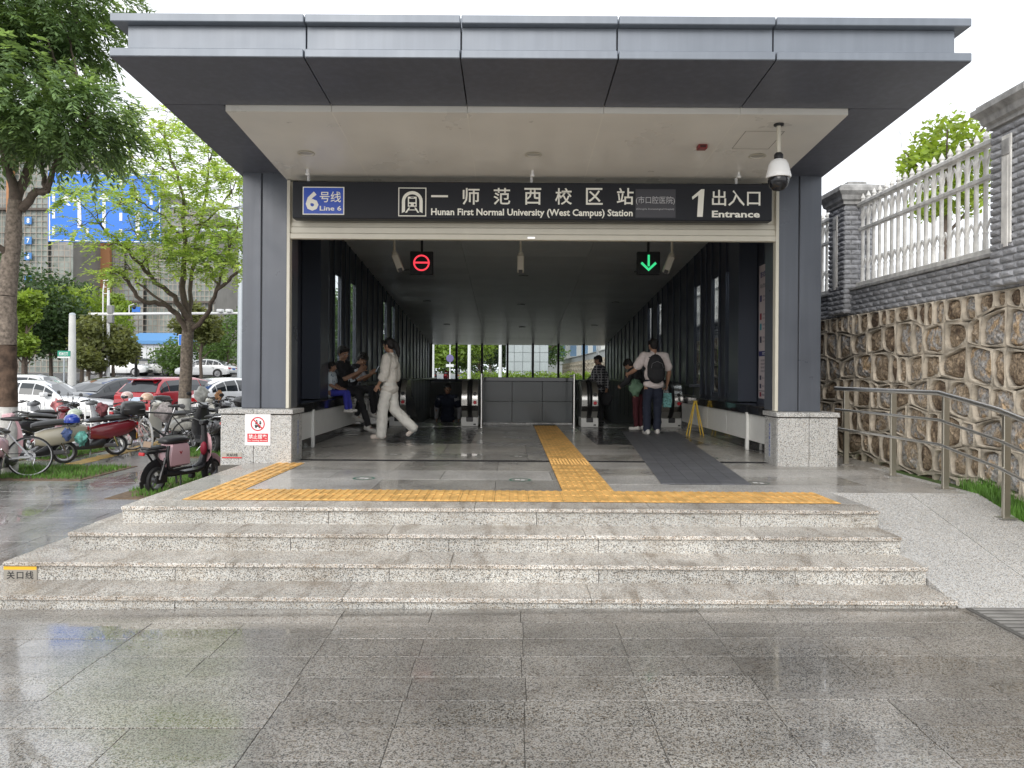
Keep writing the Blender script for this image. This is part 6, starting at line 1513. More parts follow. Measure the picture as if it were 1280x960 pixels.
def moped(lab,m,x,y,z,rz_,roll=-.10,box=False,box_h=None,plate=None,shield=None,seatm=M_seat,mirrors=False,group='electric scooters parked beside the station',scale=.94,stand=True,basket=False):
    """step-through scooter: x forward; rear hub at x=-.62, front hub at x=.64"""
    t=E('electric_scooter',lab,'scooter',(x,y,z),rz_,group); t.rotation_euler=(roll,0,rz_); t.scale=(scale,)*3
    r=.215; wheel(t,-.62,r,.10,spokes=3); wheel(t,.66,r,.09,spokes=3)
    cowl(t,m,[-1.0,-.94,-.80,-.55,-.30,-.14],[.60,.52,.42,.36,.33,.36],[.66,.72,.74,.70,.66,.60],[.04,.10,.145,.155,.14,.10],'rear_cowling')
    cowl(t,M_mblk,[-.42,-.34,-.20,-.05,.12,.32,.42],[.20,.17,.16,.16,.16,.17,.24],[.42,.40,.34,.27,.27,.28,.36],[.10,.14,.155,.16,.16,.14,.10],'floorboard')
    mb=MB(); rings=[]
    for xx,zc_,hh,w in ((-.86,.775,.05,.10),(-.78,.79,.07,.13),(-.55,.785,.08,.145),(-.34,.765,.075,.15),(-.18,.745,.075,.135),(-.08,.725,.05,.09)):
        rings.append([(xx,w*math.cos(a)*(1 if math.sin(a)<.2 else .92),zc_+hh*.75*math.sin(a)) for a in [2*math.pi*k/12 for k in range(12)]])
    O('seat',mb.loft(rings),seatm,t,smooth=60)
    # leg shield and front cowl
    sh=MB(); L0=[]
    for zz_,xx,w in ((.26,.40,.13),(.40,.43,.19),(.60,.40,.20),(.78,.36,.17),(.92,.32,.12)):
        L0.append([(xx,-w,zz_),(xx+.05,-w*.7,zz_),(xx+.09,0,zz_),(xx+.05,w*.7,zz_),(xx,w,zz_),(xx-.02,w*.8,zz_),(xx-.035,0,zz_),(xx-.02,-w*.8,zz_)])
    O('leg_shield',sh.loft(L0),shield or m,t,smooth=50)
    cowl(t,m,[.46,.52,.66,.80,.88],[.40,.41,.42,.38,.33],[.44,.47,.475,.45,.38],[.03,.055,.065,.06,.03],'front_mudguard')
    for s in (-1,1): O('fork_leg',MB().tube([(.44,s*.06,.50),(.66,s*.075,r)],.022,8),M_mblk,t); O('rear_shock',MB().tube([(-.52,s*.13,.52),(-.64,s*.10,r)],.022,8),M_chrome,t)
    cowl(t,m,[.20,.26,.36,.44],[.93,.92,.92,.95],[1.0,1.03,1.05,1.02],[.06,.10,.10,.06],'handlebar_cowl')
    O('headlight',MB().ball((.43,0,.975),(.03,.065,.045),10,8),M_lamp,t,smooth=80)
    steer(t,.30,1.0,.31,0,mirrors=mirrors)
    O('tail_lamp',MB().box((-1.02,-.07,.62),(-.985,.07,.69),.012),M_tail,t); O('rear_mudguard',MB().tube([(-.90,0,.50),(-.97,0,.38),(-.98,0,.30)],[.05,.045,.03],8,flat=(.35,1.6)),M_mblk,t,smooth=60)
    O('grab_rail',MB().tube([(-.62,-.15,.72),(-.86,-.14,.78),(-1.0,-.06,.80),(-1.0,.06,.80),(-.86,.14,.78),(-.62,.15,.72)],.012,6),M_chrome,t,smooth=60)
    O('side_strip',MB().tube([(-.95,-.16,.53),(-.5,-.17,.36),(-.2,-.165,.30)],.010,5),M_chrome,t); O('swing_arm',MB().box((-.70,.07,.19),(-.20,.11,.27),.02),M_grey_,t); O('swing_arm',MB().box((-.70,-.11,.19),(-.20,-.07,.27),.02),M_grey_,t)
    if stand: O('kick_stand',MB().tube([(-.15,.10,.18),(-.10,.22,.01)],.011,6),M_chrome,t)
    if plate is not None:
        p=O('number_plate',MB().box((-1.0,-.085,.34),(-.99,.085,.46),.004),plate,t)
    if box:
        cowl(t,M_mblk,[-1.14,-1.10,-.92,-.74,-.70],[.86,.83,.82,.83,.86],[1.04,1.10,1.12,1.10,1.04],[.12,.18,.20,.18,.12],'top_box'); O('box_rim',MB().box((-1.12,-.19,.955),(-.72,.19,.975),.006),M_grey_,t)
    if basket: 
        bk=MB()
        for k in range(6): 
            zz_=.70+k*.045; w=.12+.008*k; bk.tube([(.50,-w,zz_),(.72+.01*k,-w,zz_),(.72+.01*k,w,zz_),(.50,w,zz_),(.50,-w,zz_)],.006,4)
        for k in range(5): w=-.12+.06*k; bk.tube([(.72,w,.70),(.77,w*1.2,.93)],.005,4); bk.tube([(.50+.05*k,-.12,.70),(.50+.055*k,-.155,.93)],.005,4)
        o=O('wire_basket',bk,M_mblk,t)
    return t
M_grey_=mat('cast_grey',(.16,.16,.165),.45,.4)
def hd(px0,D0,px1,D1):
    """position and heading of a two-wheeler from its rear wheel (px0,D0) and front wheel (px1,D1)"""
    a=Vector((( px0-636)/960*D0,D0)); b_=Vector(((px1-636)/960*D1,D1)); d=(b_-a).normalized(); return a,d
def put(px0,D0,px1,D1,rear=-.62):
    a,d=hd(px0,D0,px1,D1); o=a-d*rear; return o.x,o.y,zl,math.atan2(d.y,d.x)
def lpt(t,p): # local point of a thing to world
    return t.matrix_basis@Vector(p)
M_platey=mat('plate_amber',(.62,.33,.05),.4); M_plateg=mat('plate_green_white',(.35,.60,.50),.4)
moped('cream electric scooter with a torn seat next to the white bicycle',S_cream,*put(82,13.5,12,13.0),plate=None,roll=-.08)
moped('maroon electric scooter with a black top box and amber plate',S_red,*put(146,14.9,72,14.3),box=True,plate=M_platey,roll=-.10,mirrors=True)
moped('white electric scooter with a wide seat just behind the pink frame bicycle',S_white,*put(236,16.6,178,17.2),roll=-.08,plate=M_plateg)
moped('black electric scooter with silver trim left of the granite pedestal',S_blk,*put(268,15.2,232,16.6),roll=.06,basket=True,mirrors=True)
moped('black electric scooter closest to the granite pedestal, seen at an angle',S_grey,*put(296,16.2,262,17.6),roll=.06,shield=S_blk)
moped('dark grey electric scooter with a helmet on it behind the cream scooter',S_grey,*put(54,16.4,112,17.0),roll=-.08)
moped('black electric scooter with white stripe right behind the big trunk',S_blk,*put(34,15.2,84,16.0),roll=.07,shield=S_blk,mirrors=True)
moped('white electric scooter with a black top box under the tree trunk',S_white,*put(214,18.6,262,19.2),roll=-.07,box=True)
moped('black electric scooter with a grey cover beneath the light green tree',S_blk,*put(246,18.0,290,19.4),roll=.07)
moped('black electric scooter with round headlight behind the basket bicycle',S_blk,*put(150,18.8,186,19.6),roll=.07)
moped('dark electric scooter in the row at the left edge behind the trunk',S_grey,*put(-12,15.6,40,16.4),roll=-.07)
moped('black scooter with a black top box beside the station wall and column',S_blk,*put(300,18.8,268,19.8),roll=-.07,box=True)
# white handed-on scooter rear at the left edge, number plate in view
t=moped('pink and white scooter tail with yellow and black number plates at the left edge',S_pink,-8.0,11.75,zl,R(112),roll=0,plate=None)
t.location=(X(-17,10.9)-.35,11.78,zl)
O('number_plate',MB().box((-1.03,-.10,.36),(-1.02,.10,.50),.004),M_platey,t)
p=O('number_plate',MB().box((-1.04,-.13,.12),(-1.03,.13,.35),.004),M_ink,t)
c_=MB(); 
for k in range(3): c_.box((-1.046,-.09,.17+k*.06),(-1.041,.09,.20+k*.06))
O('plate_print',c_,M_white,t)
# ---- the pink scooter by the steps
def pink():
    x,y,z,rz_=put(192,10.3,268,11.5,-.54)
    t=E('electric_scooter','pink and black step through scooter parked beside the granite pedestal','scooter',(x,y,z),rz_); t.rotation_euler=(R(3),0,rz_); t.scale=(.9,.9,.9)
    r=.195; wheel(t,-.60,r,.085,spokes=3,rimcol=M_grey_); wheel(t,.66,r,.09,spokes=5,rimcol=M_grey_)
    # pink battery case under the saddle
    rings=[]
    for zz_,xa,xb,w in ((.365,-.43,.02,.095),(.39,-.46,.045,.115),(.55,-.455,.03,.118),(.66,-.44,.01,.115),(.71,-.42,-.01,.10)):
        q=.04; rings.append([(xa+q,-w,zz_),(xb-q,-w,zz_),(xb,-w+q,zz_),(xb,w-q,zz_),(xb-q,w,zz_),(xa+q,w,zz_),(xa,w-q,zz_),(xa,-w+q,zz_)])
    O('battery_case',MB().loft(rings),S_pink,t,smooth=35)
    mb=MB().prism([(-.235,.60),(-.215,.575),(-.195,.60),(-.18,.60),(-.215,.55),(-.25,.60)],-.1225,-.119); O('emblem',mb,M_tail,t)
    O('case_frame',MB().tube([(-.47,-.10,.70),(-.49,-.10,.55),(-.45,-.10,.36),(-.35,-.10,.32),(.05,-.10,.325)],.028,8,flat=(1,.8)),M_mblk,t,smooth=60); O('case_frame',MB().tube([(-.47,.10,.70),(-.49,.10,.55),(-.45,.10,.36),(-.35,.10,.32),(.05,.10,.325)],.028,8,flat=(1,.8)),M_mblk,t,smooth=60)
    rings=[]
    for xx,zc_,hh,w in ((-.50,.76,.025,.06),(-.47,.765,.05,.10),(-.30,.77,.062,.125),(-.12,.765,.06,.115),(.0,.75,.05,.085),(.03,.745,.02,.04)):
        rings.append([(xx,w*math.cos(a),zc_+hh*math.sin(a)) for a in [2*math.pi*k/14 for k in range(14)]])
    O('seat',MB().loft(rings),M_seat,t,smooth=60)
    O('rear_pad',MB().box((-.86,-.085,.655),(-.47,.085,.70),.022),M_seat,t); O('rack',MB().box((-.88,-.075,.60),(-.45,.075,.635),.012),M_mblk,t)
    for s in (-1,1): O('rack_strut',MB().tube([(-.72,s*.07,.60),(-.55,s*.08,.42),(-.60,s*.085,.20)],.016,6),M_mblk,t); O('rear_shock',MB().tube([(-.50,s*.085,.52),(-.60,s*.085,.20)],.024,8),M_mblk,t)
    O('tail_lamp',MB().box((-.915,-.05,.58),(-.88,.05,.63),.01),M_tail,t); O('number_plate',MB().box((-.955,-.07,.44),(-.945,.07,.57),.003),mat('plate_bronze',(.28,.20,.14),.35,.5),t,rot=(0,R(14),0),loc=(0.12,0,-.2) if False else None)
    mg=[(-.60+(r+.045)*math.cos(a),0,r+(r+.045)*math.sin(a)) for a in [R(60+k*16) for k in range(9)]]; O('rear_mudguard',MB().tube(mg,[.03]*8+[.02],8,flat=(.35,2.2)),M_mblk,t,smooth=60)
    O('mud_flap',MB().tube([mg[-1],(mg[-1][0]-.06,0,mg[-1][2]-.02)],.035,6,flat=(.3,1.8)),M_mblk,t); O('hub_motor_cover',MB().box((-.66,-.075,.14),(-.42,-.06,.27),.012),M_mblk,t)
    cowl(t,M_mblk,[-.45,-.36,-.1,.2,.36,.44],[.22,.21,.21,.21,.23,.28],[.36,.34,.285,.285,.32,.36],[.09,.12,.13,.13,.11,.07],'floorboard')
    O('down_tube',MB().tube([(.28,0,.26),(.42,0,.33),(.48,0,.50),(.46,0,.75),(.43,0,.95)],[.06,.065,.055,.05,.04],10),M_mblk,t,smooth=60)
    rings=[]
    for zz_,xx,w in ((.36,.50,.05),(.45,.535,.09),(.62,.52,.105),(.76,.495,.095),(.82,.48,.06)):
        rings.append([(xx,-w,zz_),(xx+.055,-w*.6,zz_),(xx+.075,0,zz_),(xx+.055,w*.6,zz_),(xx,w,zz_),(xx-.02,0,zz_)])
    O('front_panel',MB().loft(rings),S_pink,t,smooth=50)
    O('red_pouch',MB().ball((.38,-.06,.58),(.05,.06,.11),10,8),mat('pouch_red',(.25,.01,.03),.6),t,smooth=80)
    for s in (-1,1): O('fork_leg',MB().tube([(.52,s*.055,.55),(.66,s*.065,r)],.022,8),M_mblk,t)
    mg=[(.66+(r+.035)*math.cos(a),0,r+(r+.035)*math.sin(a)) for a in [R(20+k*16) for k in range(9)]]; O('front_mudguard',MB().tube(mg,.03,8,flat=(.35,1.8)),S_pink,t,smooth=60)
    O('headlight',MB().ball((.49,0,.93),(.05,.06,.05),12,8),M_lamp,t,smooth=80); cowl(t,M_mblk,[.36,.40,.46,.50],[.97,.95,.95,.98],[1.02,1.04,1.04,1.01],[.04,.07,.07,.04],'display')
    steer(t,.40,1.0,.30,0); O('kick_stand',MB().tube([(-.20,-.12,.24),(-.28,-.20,.03)],.013,6),M_mblk,t); O('foot_peg',MB().tube([(-.30,-.12,.22),(-.34,-.17,.13)],.014,6),M_mblk,t)
    O('centre_stand',MB().box((.16,-.05,.12),(.25,.05,.21),.02),M_mblk,t)
pink()
# ---- bicycles
def bicycle(lab,frame_m,x,y,z,rz_,r=.33,rimcol=None,roll=.06,basket=None,spokes=24,group='bicycles by the scooters',low=False,seatm=M_seat,tyre=M_tyre):
    t=E('bicycle',lab,'bicycle',(x,y,z),rz_,group); t.rotation_euler=(roll,0,rz_); wb=.52
    for xx in (-wb,wb): wheel(t,xx,r,.045 if not low else .04,rimcol=rimcol,spokes=spokes,thin=True,tyre=tyre)
    bb=(-.08,0,.28); st=(-.24,0,.74) if not low else (-.26,0,.60); ht=(.34,0,.78); hb=(.38,0,.62); rh=(-wb,0,r); fh=(wb,0,r)
    def tb(a,b_,rr,n='frame_tube',m=None): O(n,MB().tube([a,b_],rr,8),m or frame_m,t,smooth=60)
    if low: 
        O('frame_tube',MB().tube([hb,(.20,0,.42),bb],.024,8),frame_m,t,smooth=60); O('frame_tube',MB().tube([ht,(.16,0,.52),(-.14,0,.42)],.018,8),frame_m,t,smooth=60)
    else: tb(st,ht,.018); tb(bb,hb,.024)
    tb(bb,st,.018); tb(hb,(ht[0]-.02,0,ht[2]+.06),.022,'head_tube')
    for s in (-1,1):
        tb((bb[0],s*.035,bb[2]),(rh[0],s*.06,rh[2]),.012,'chain_stay'); tb((st[0],s*.02,st[2]-.06),(rh[0],s*.06,rh[2]),.011,'seat_stay'); O('fork_blade',MB().tube([(.39,s*.045,.62),(.42,s*.055,.5),(fh[0],s*.055,fh[2])],.013,8),frame_m,t,smooth=60)
    O('fork_crown',MB().tube([(.39,-.045,.62),(.39,.045,.62)],.018,8),frame_m,t)
    tb(st,(st[0]-.045,0,st[2]+.14),.013,'seat_post',M_chrome)
    sx_,sz_=st[0]-.05,st[2]+.16; rings=[]
    for a,w,h in ((-.13,.05,.03),(-.10,.085,.04),(-.02,.07,.035),(.08,.03,.028),(.15,.018,.018)): rings.append([(sx_+a,w*math.cos(q),sz_+h*math.sin(q)) for q in [2*math.pi*k/10 for k in range(10)]])
    O('saddle',MB().loft(rings),seatm,t,smooth=60)
    O('stem',MB().tube([(ht[0]-.02,0,ht[2]+.05),(ht[0]-.04,0,ht[2]+.16),(ht[0]+.03,0,ht[2]+.18)],.014,8),M_mblk,t)
    O('handlebar',MB().tube([(ht[0]-.08,-.29,ht[2]+.19),(ht[0]+.02,-.14,ht[2]+.2),(ht[0]+.03,0,ht[2]+.18),(ht[0]+.02,.14,ht[2]+.2),(ht[0]-.08,.29,ht[2]+.19)],.012,8),M_mblk,t,smooth=60)
    for s in (-1,1): O('grip',MB().tube([(ht[0]-.08,s*.29,ht[2]+.19),(ht[0]-.03,s*.21,ht[2]+.195)],.018,8),M_mblk,t); O('crank_arm',MB().tube([(bb[0],s*.07,bb[2]),(bb[0]+.09*s,s*.08,bb[2]-.14*s)],.011,6),M_mblk,t); O('pedal',MB().box((bb[0]+.09*s-.04,s*.13-.04,bb[2]-.14*s-.012),(bb[0]+.09*s+.04,s*.13+.04,bb[2]-.14*s+.012),.006),M_mblk,t)
    O('chain_ring',MB().lathe([(.085,-.055),(.09,-.052),(.085,-.049)],20,bb,'y'),M_chrome,t); O('disc_rotor',MB().lathe([(.075,-.062),(.078,-.06),(.05,-.058)],18,rh,'y'),M_chrome,t)
    O('chain',MB().tube([(bb[0],-.053,bb[2]+.085),(rh[0],-.053,rh[2]+.04),(rh[0]-.04,-.053,rh[2]),(rh[0],-.053,rh[2]-.04),(bb[0],-.053,bb[2]-.085)],.006,4),M_mblk,t)
    if basket: 
        rings=[]
        for k,(zz_,a,b_) in enumerate(((.70,.09,.10),(.80,.12,.13),(.94,.15,.165),(.945,.14,.155),(.72,.085,.095))): rings.append([(.56+p*a,q*b_,zz_) for p,q in ((-1,-1),(1,-1),(1,1),(-1,1))])
        O('basket',MB().loft(rings),basket,t)
    return t
M_bwhite=mat('bicycle_white',(.74,.75,.76),.3,coat=.5); M_bpink=mat('bicycle_pink',(.66,.34,.32),.35,coat=.4); M_bask=mat('terracotta_basket',(.42,.17,.10),.6,bump=.8,bscale=60)
a,d=hd(36,11.75,-28,11.4); c=a+d*.52
bicycle('white framed bicycle with thick dark wheels in front of the big tree',M_bwhite,c.x,c.y,zl,math.atan2(d.y,d.x),r=.315,roll=-.05,spokes=10)
a,d=hd(182,15.4,153,16.2); c=a-d*(-.52)
bicycle('pink low frame bicycle with white wheel rims beside the maroon scooter',M_bpink,c.x,c.y,zl,math.atan2(d.y,d.x)+math.pi*0,r=.35,rimcol=M_white,low=True,roll=-.06,tyre=mat('white_tyre',(.60,.60,.60),.6))
t=bicycle('grey bicycle with a terracotta basket holding a wrapped toy, behind the pink one',M_mblk,X(196,15.9),16.0,zl,R(205),r=.30,basket=M_bask,roll=.05)
def helmet(lab,m,x,y,z,r=.125,group=None):
    t=E('helmet',lab,'helmet',(x,y,z),rb.uniform(0,6),group)
    h=MB(); n=16
    h.lathe([(r*.96,-r*.25),(r*1.02,-.0),(r*.98,r*.35),(r*.80,r*.68),(r*.5,r*.9),(.01,r*.98)],n); O('shell',h,m,t,smooth=70)
    O('visor',MB().ball((r*.55,0,r*.02),(r*.62,r*.8,r*.36),12,8),M_cglass,t,smooth=80); O('strap',MB().tube([(0,-r*.9,-r*.2),(0,-r*.5,-r*.8),(0,r*.5,-r*.8),(0,r*.9,-r*.2)],.008,5),M_mblk,t)
    return t
H=lambda px,py,D:tuple(P(px,py,D))
helmet('blue glossy helmet hung on the cream scooter handlebar',mat('helmet_blue',(.02,.06,.42),.2,coat=1),*H(90,526,13.2)); helmet('pale green helmet beside the blue helmet',mat('helmet_pale',(.55,.62,.50),.25,coat=1),*H(94,519,13.9)); helmet('black helmet resting on the dark grey scooter at the rear',M_blackg,*H(80,513,15.5)); helmet('pale pink helmet lying on a scooter seat near the black top box',mat('helmet_pink',(.70,.52,.50),.25,coat=1),*H(159,496,17.2)); helmet('peach helmet on the handlebar above the terracotta basket',mat('helmet_peach',(.72,.50,.36),.3,coat=1),*H(184,498,16.2))
def cloth(lab,m,x,y,z,s,seed,cat='cloth',nm='wind_cover'):
    q=rs(seed); mb=MB(); n=14; rings=[]
    for k in range(8):
        f=k/7; ring=[]
        for j in range(n):
            a=2*math.pi*j/n; rr=s*(.25+.75*math.sin(math.pi*min(1,f*1.1)*.85+.25))*(1+.28*math.sin(3*a+k)+.12*q.randn()); ring.append((x+rr*math.cos(a)*.8,y+rr*math.sin(a)*.55,z+s*1.9*(.5-f)+.02*q.randn()))
        rings.append(ring)
    mb.loft(rings); return O(nm,mb,m,None,smooth=80,label=lab,cat=cat)
cloth('maroon patterned wind cover bunched over a handlebar',mat('maroon_fabric',(.20,.06,.07),.8,var=.5,vscale=20),*H(128,512,14.6),.13,1); cloth('grey patterned wind cover hanging beside the basket bicycle',mat('grey_floral_fabric',(.42,.38,.38),.8,var=.4,vscale=25),*H(206,516,16.3),.21,2); cloth('red and white bag strapped on the dark grey scooter',mat('red_white_fabric',(.45,.16,.17),.7,var=.6,vscale=14),*H(72,507,16.2),.14,3,'bag','saddle_bag'); cloth('teal and orange striped shopping bag hanging off the cream scooter',mat('teal_bag_fabric',(.14,.42,.36),.7,var=.7,vscale=18),*H(102,548,13.3),.12,4,'bag','shopping_bag'); cloth('denim blue cloth hanging by the cream scooter',mat('denim_fabric',(.10,.15,.33),.8,var=.3,vscale=15),*H(84,543,13.2),.10,5); cloth('clear grey rain cover over a scooter windscreen under the tree',mat('rain_cover',(.50,.50,.48),.35,var=.3,vscale=15),*H(252,494,17.6),.19,6); cloth('orange brown cloth tucked on a scooter seat near the column',mat('rust_fabric',(.38,.20,.10),.8,var=.3),*H(274,495,17.4),.11,8)
# parked scooters behind the station (seen through the back windows)
proto=None; q=random.Random(4)
pos=[(-8.2+i*.62,45+ (i%3)*1.2) for i in range(13)]
pal=[S_white,S_blk,S_silver,S_grey,S_white,S_cream,S_blk,S_red,S_white,S_silver,S_blk,S_white,S_grey]
for i,(x,y) in enumerate(pos):
    c=copy_tree(proto) if proto else moped('parked scooter in the row behind the station',S_white,x,y,gprof(y)+.15,R(100),group='scooters parked behind the station')
    if not proto: proto=c
    c.location=(x,y,gprof(y)+.02); c.rotation_euler=(0,0,R(80+q.uniform(-20,20)))
    c['label']='electric scooter in the row behind the station, %s from the left through the back windows'%('first','second','third','fourth','fifth','sixth','seventh','eighth','ninth','tenth','eleventh','twelfth','thirteenth')[i]
    if pal[i]!=S_white: recolour(c,S_white,pal[i])
# ================================================================== PEOPLE
def capsule(mb,a,b,ra,rb_,n=12):
    a,b=Vector(a),Vector(b); d=b-a; L=d.length
    if L<1e-5: mb.ball(a,ra,n,8); return
    d/=L; pts=[];rs_=[]
    for k in range(4): t=math.pi/2*k/4; pts.append(a-d*ra*math.cos(t)); rs_.append(max(.0008,ra*math.sin(t)))
    for k in range(5): f=k/4; pts.append(a.lerp(b,f)); rs_.append(ra+(rb_-ra)*f)
    for k in range(1,5): t=math.pi/2*k/4; pts.append(b+d*rb_*math.sin(t)); rs_.append(max(.0008,rb_*math.cos(t)))
    mb.tube(pts,rs_,n)
def chain(mb,pts,rr,n=12):
    for i in range(len(pts)-1): capsule(mb,pts[i],pts[i+1],rr[i],rr[i+1],n)
def ell(mb,c,r,M=None,n=16,m=12):
    b=MB().ball((0,0,0),r,n,m); T=Matrix.Translation(Vector(c))@(M if M else Matrix.Identity(4))
    mb.add([T@Vector(v) for v in b.v],b.f)
TEXC=None
def skin(name,mb,m,parent,vox=.008,sm=4,disp=0,dscale=.12):
    """weld overlapping shapes into one continuous surface"""
    me=mb.mesh(name,m); o=bpy.data.objects.new(name,me); sc.collection.objects.link(o)
    r=o.modifiers.new('r','REMESH'); r.mode='VOXEL'; r.voxel_size=vox
    s=o.modifiers.new('s','SMOOTH'); s.iterations=sm; s.factor=.5
    if disp:
        tx=bpy.data.textures.new('folds','CLOUDS'); tx.noise_scale=dscale; tx.noise_depth=2
        d=o.modifiers.new('d','DISPLACE'); d.texture=tx; d.strength=disp; d.mid_level=.5; d.texture_coords='LOCAL'
    dg=bpy.context.evaluated_depsgraph_get(); me2=bpy.data.meshes.new_from_object(o.evaluated_get(dg))
    me2.name=name; bpy.data.objects.remove(o); me2.materials.clear(); me2.materials.append(m)
    me2.polygons.foreach_set('use_smooth',[True]*len(me2.polygons))
    return link(name,me2,parent)
def lin(c): return c
def skinmat(n,c): return mat('skin_'+n,c,.5,var=.06,vscale=20)
SK=skinmat('warm',(.42,.24,.16)); SKd=skinmat('tan',(.30,.165,.105))
M_hair=mat('black_hair',(.012,.010,.010),.45,bump=.8,bscale=160); 
def person(lab,x,y,z,rz_,J,h=1.7,sk=SK,shirt=None,sleeve='short',trouser=None,shoe=None,hair='short',wide=1.0,build=1.0,group=None,look=(1,0,0),grip=0.5,shirt_len=.10,loose=.012):
    """J: joints in metres for a 1.70 m figure, x forward, y to its left"""
    k=h/1.70; J={a:Vector(b)*k for a,b in J.items()}; t=E('person',lab,'person',(x,y,z),rz_,group)
    b=build; mb=MB()
    pel,ch,nk,hd_=J['pelvis'],J['chest'],J['neck'],J['head']
    up=(ch-pel).normalized(); look=Vector(look).normalized()
    hup=(hd_-nk).normalized(); lf=(look-hup*look.dot(hup)).normalized(); sd=hup.cross(lf)
    HM=Matrix((lf,sd,hup)).transposed().to_4x4()
    def hp(a,c,d): return hd_+(lf*a+sd*c+hup*d)*k
    side=(J['shL']-J['shR']).normalized(); fw=side.cross(up).normalized()
    TM=Matrix((fw,side,up)).transposed().to_4x4()
    # head with brow, cheeks, jaw, nose, ears
    ell(mb,hp(-.008,0,.028),(.096*k,.077*k,.092*k),HM); ell(mb,hp(.018,0,-.035),(.068*k,.060*k,.078*k),HM); ell(mb,hp(.052,0,-.082),(.030*k,.032*k,.024*k),HM)
    capsule(mb,hp(.082,0,.012),hp(.100,0,-.024),.010*k,.014*k,8); ell(mb,hp(.078,0,-.055),(.014*k,.026*k,.010*k),HM,10,8)
    for s in (-1,1): ell(mb,hp(-.005,s*.080,-.008),(.020*k,.010*k,.030*k),HM,10,8); ell(mb,hp(.060,s*.036,-.030),(.025*k,.024*k,.024*k),HM,10,8); ell(mb,hp(.074,s*.030,.030),(.016*k,.026*k,.010*k),HM,8,6)
    capsule(mb,nk-hup*.05*k,hd_-hup*.06*k-lf*.01*k,.056*k*b,.050*k*b)
    # trunk
    ell(mb,ch+up*.02*k,(.105*k*b,.150*k*b,.150*k),TM); ell(mb,(ch+pel)/2,(.095*k*b,.125*k*b,.16*k),TM); ell(mb,pel,(.110*k*b,.150*k*b,.110*k),TM)
    for s,S in ((1,'L'),(-1,'R')):
        sh,el,wr,hn=J['sh'+S],J['el'+S],J['wr'+S],J['ha'+S]
        capsule(mb,ch+up*.12*k,sh,.060*k*b,.056*k*b); chain(mb,[sh,sh.lerp(el,.5),el],[.052*k*b,.046*k*b,.037*k*b]); chain(mb,[el,el.lerp(wr,.3),wr],[.037*k*b,.039*k*b,.025*k*b])
        hdv=(hn-wr).normalized(); ref=J.get('palm'+S,Vector((0,s,0))); ref=Vector(ref).normalized(); ac=hdv.cross(ref).normalized(); pn=ac.cross(hdv).normalized()
        pc=wr+hdv*.050*k; PM=Matrix((hdv,ac,pn)).transposed().to_4x4(); ell(mb,pc,(.052*k,.040*k,.016*k),PM,12,8)
        for f,(off,ln) in enumerate(((-.029,.062),(-.010,.072),(.010,.068),(.028,.054))):
            p0=wr+hdv*.085*k+ac*off*k; p1=p0+(hdv*math.cos(grip*.5)-pn*math.sin(grip*.5))*ln*.45*k; p2=p1+(hdv*math.cos(grip*1.5)-pn*math.sin(grip*1.5))*ln*.32*k; p3=p2+(hdv*math.cos(grip*2.2)-pn*math.sin(grip*2.2))*ln*.26*k
            chain(mb,[p0,p1,p2,p3],[.0092*k,.0088*k,.0080*k,.0070*k],8)
        q0=wr+hdv*.03*k-ac*.030*k; q1=q0+(hdv*.6-ac*.7-pn*.2).normalized()*.038*k; q2=q1+(hdv*.85-ac*.3-pn*.35).normalized()*.030*k; chain(mb,[q0,q1,q2],[.013*k,.0105*k,.0085*k],8)
        hi,kn,an,to=J['hi'+S],J['kn'+S],J['an'+S],J['to'+S]
        chain(mb,[hi,hi.lerp(kn,.5),kn],[.080*k*b,.068*k*b,.050*k*b]); chain(mb,[kn,kn.lerp(an,.3),an],[.050*k*b,.052*k*b,.034*k*b]); chain(mb,[an-Vector((0,0,.03*k)),to],[.036*k,.026*k])
    skin('body',mb,sk,t,vox=.0075*k,sm=3)
    for s in (-1,1):
        e=MB(); ell(e,hp(.083,s*.031,.008),(.010*k,.016*k,.007*k),HM,10,8); O('eye',e,mat('eye_white',(.55,.53,.50),.3),t,smooth=80); e=MB(); ell(e,hp(.0905,s*.031,.008),(.004*k,.007*k,.007*k),HM,8,6); O('iris',e,M_ink,t,smooth=80)
        e=MB(); capsule(e,hp(.090,s*.016,.030),hp(.078,s*.050,.030),.004*k,.003*k,6); O('eyebrow',e,M_hair,t)
    e=MB(); ell(e,hp(.091,0,-.055),(.006*k,.022*k,.005*k),HM,8,6); O('lips',e,mat('lips',(.36,.12,.10),.5),t,smooth=80)
    # hair
    hb=MB(); ell(hb,hp(-.022,0,.050),(.100*k,.088*k,.084*k),HM,20,14); ell(hb,hp(-.050,0,.0),(.066*k,.082*k,.080*k),HM)
    for q in range(9): a=-1.2+q*.3; capsule(hb,hp(.045+.02*math.cos(a),.055*math.sin(a)*1.2,.095),hp(.080,.058*math.sin(a),.060 if hair!='messy' else .045),.020*k,.010*k,8)
    for s in (-1,1): capsule(hb,hp(.0,s*.078,.05),hp(.005,s*.080,.0 if hair=='short' else -.01),.016*k,.009*k,8)
    if hair=='messy':
        qq=random.Random(5)
        for q in range(40):
            u=Vector((qq.gauss(-.2,1),qq.gauss(0,1),abs(qq.gauss(.6,.6)))).normalized(); c=hp(-.02+u.x*.09,u.y*.085,.05+u.z*.078); capsule(hb,c,c+(lf*u.x+sd*u.y+hup*(u.z-.4))*.03*k,.018*k,.007*k,6)
    if hair=='tail': capsule(hb,hp(-.10,0,.04),hp(-.15,0,-.02),.035*k,.045*k); chain(hb,[hp(-.13,0,.0),hp(-.155,0,-.08),hp(-.15,0,-.17),hp(-.14,0,-.24)],[.045*k,.050*k,.040*k,.015*k])
    skin('hair',hb,M_hair,t,vox=.009*k,sm=2,disp=.010*k,dscale=.03)
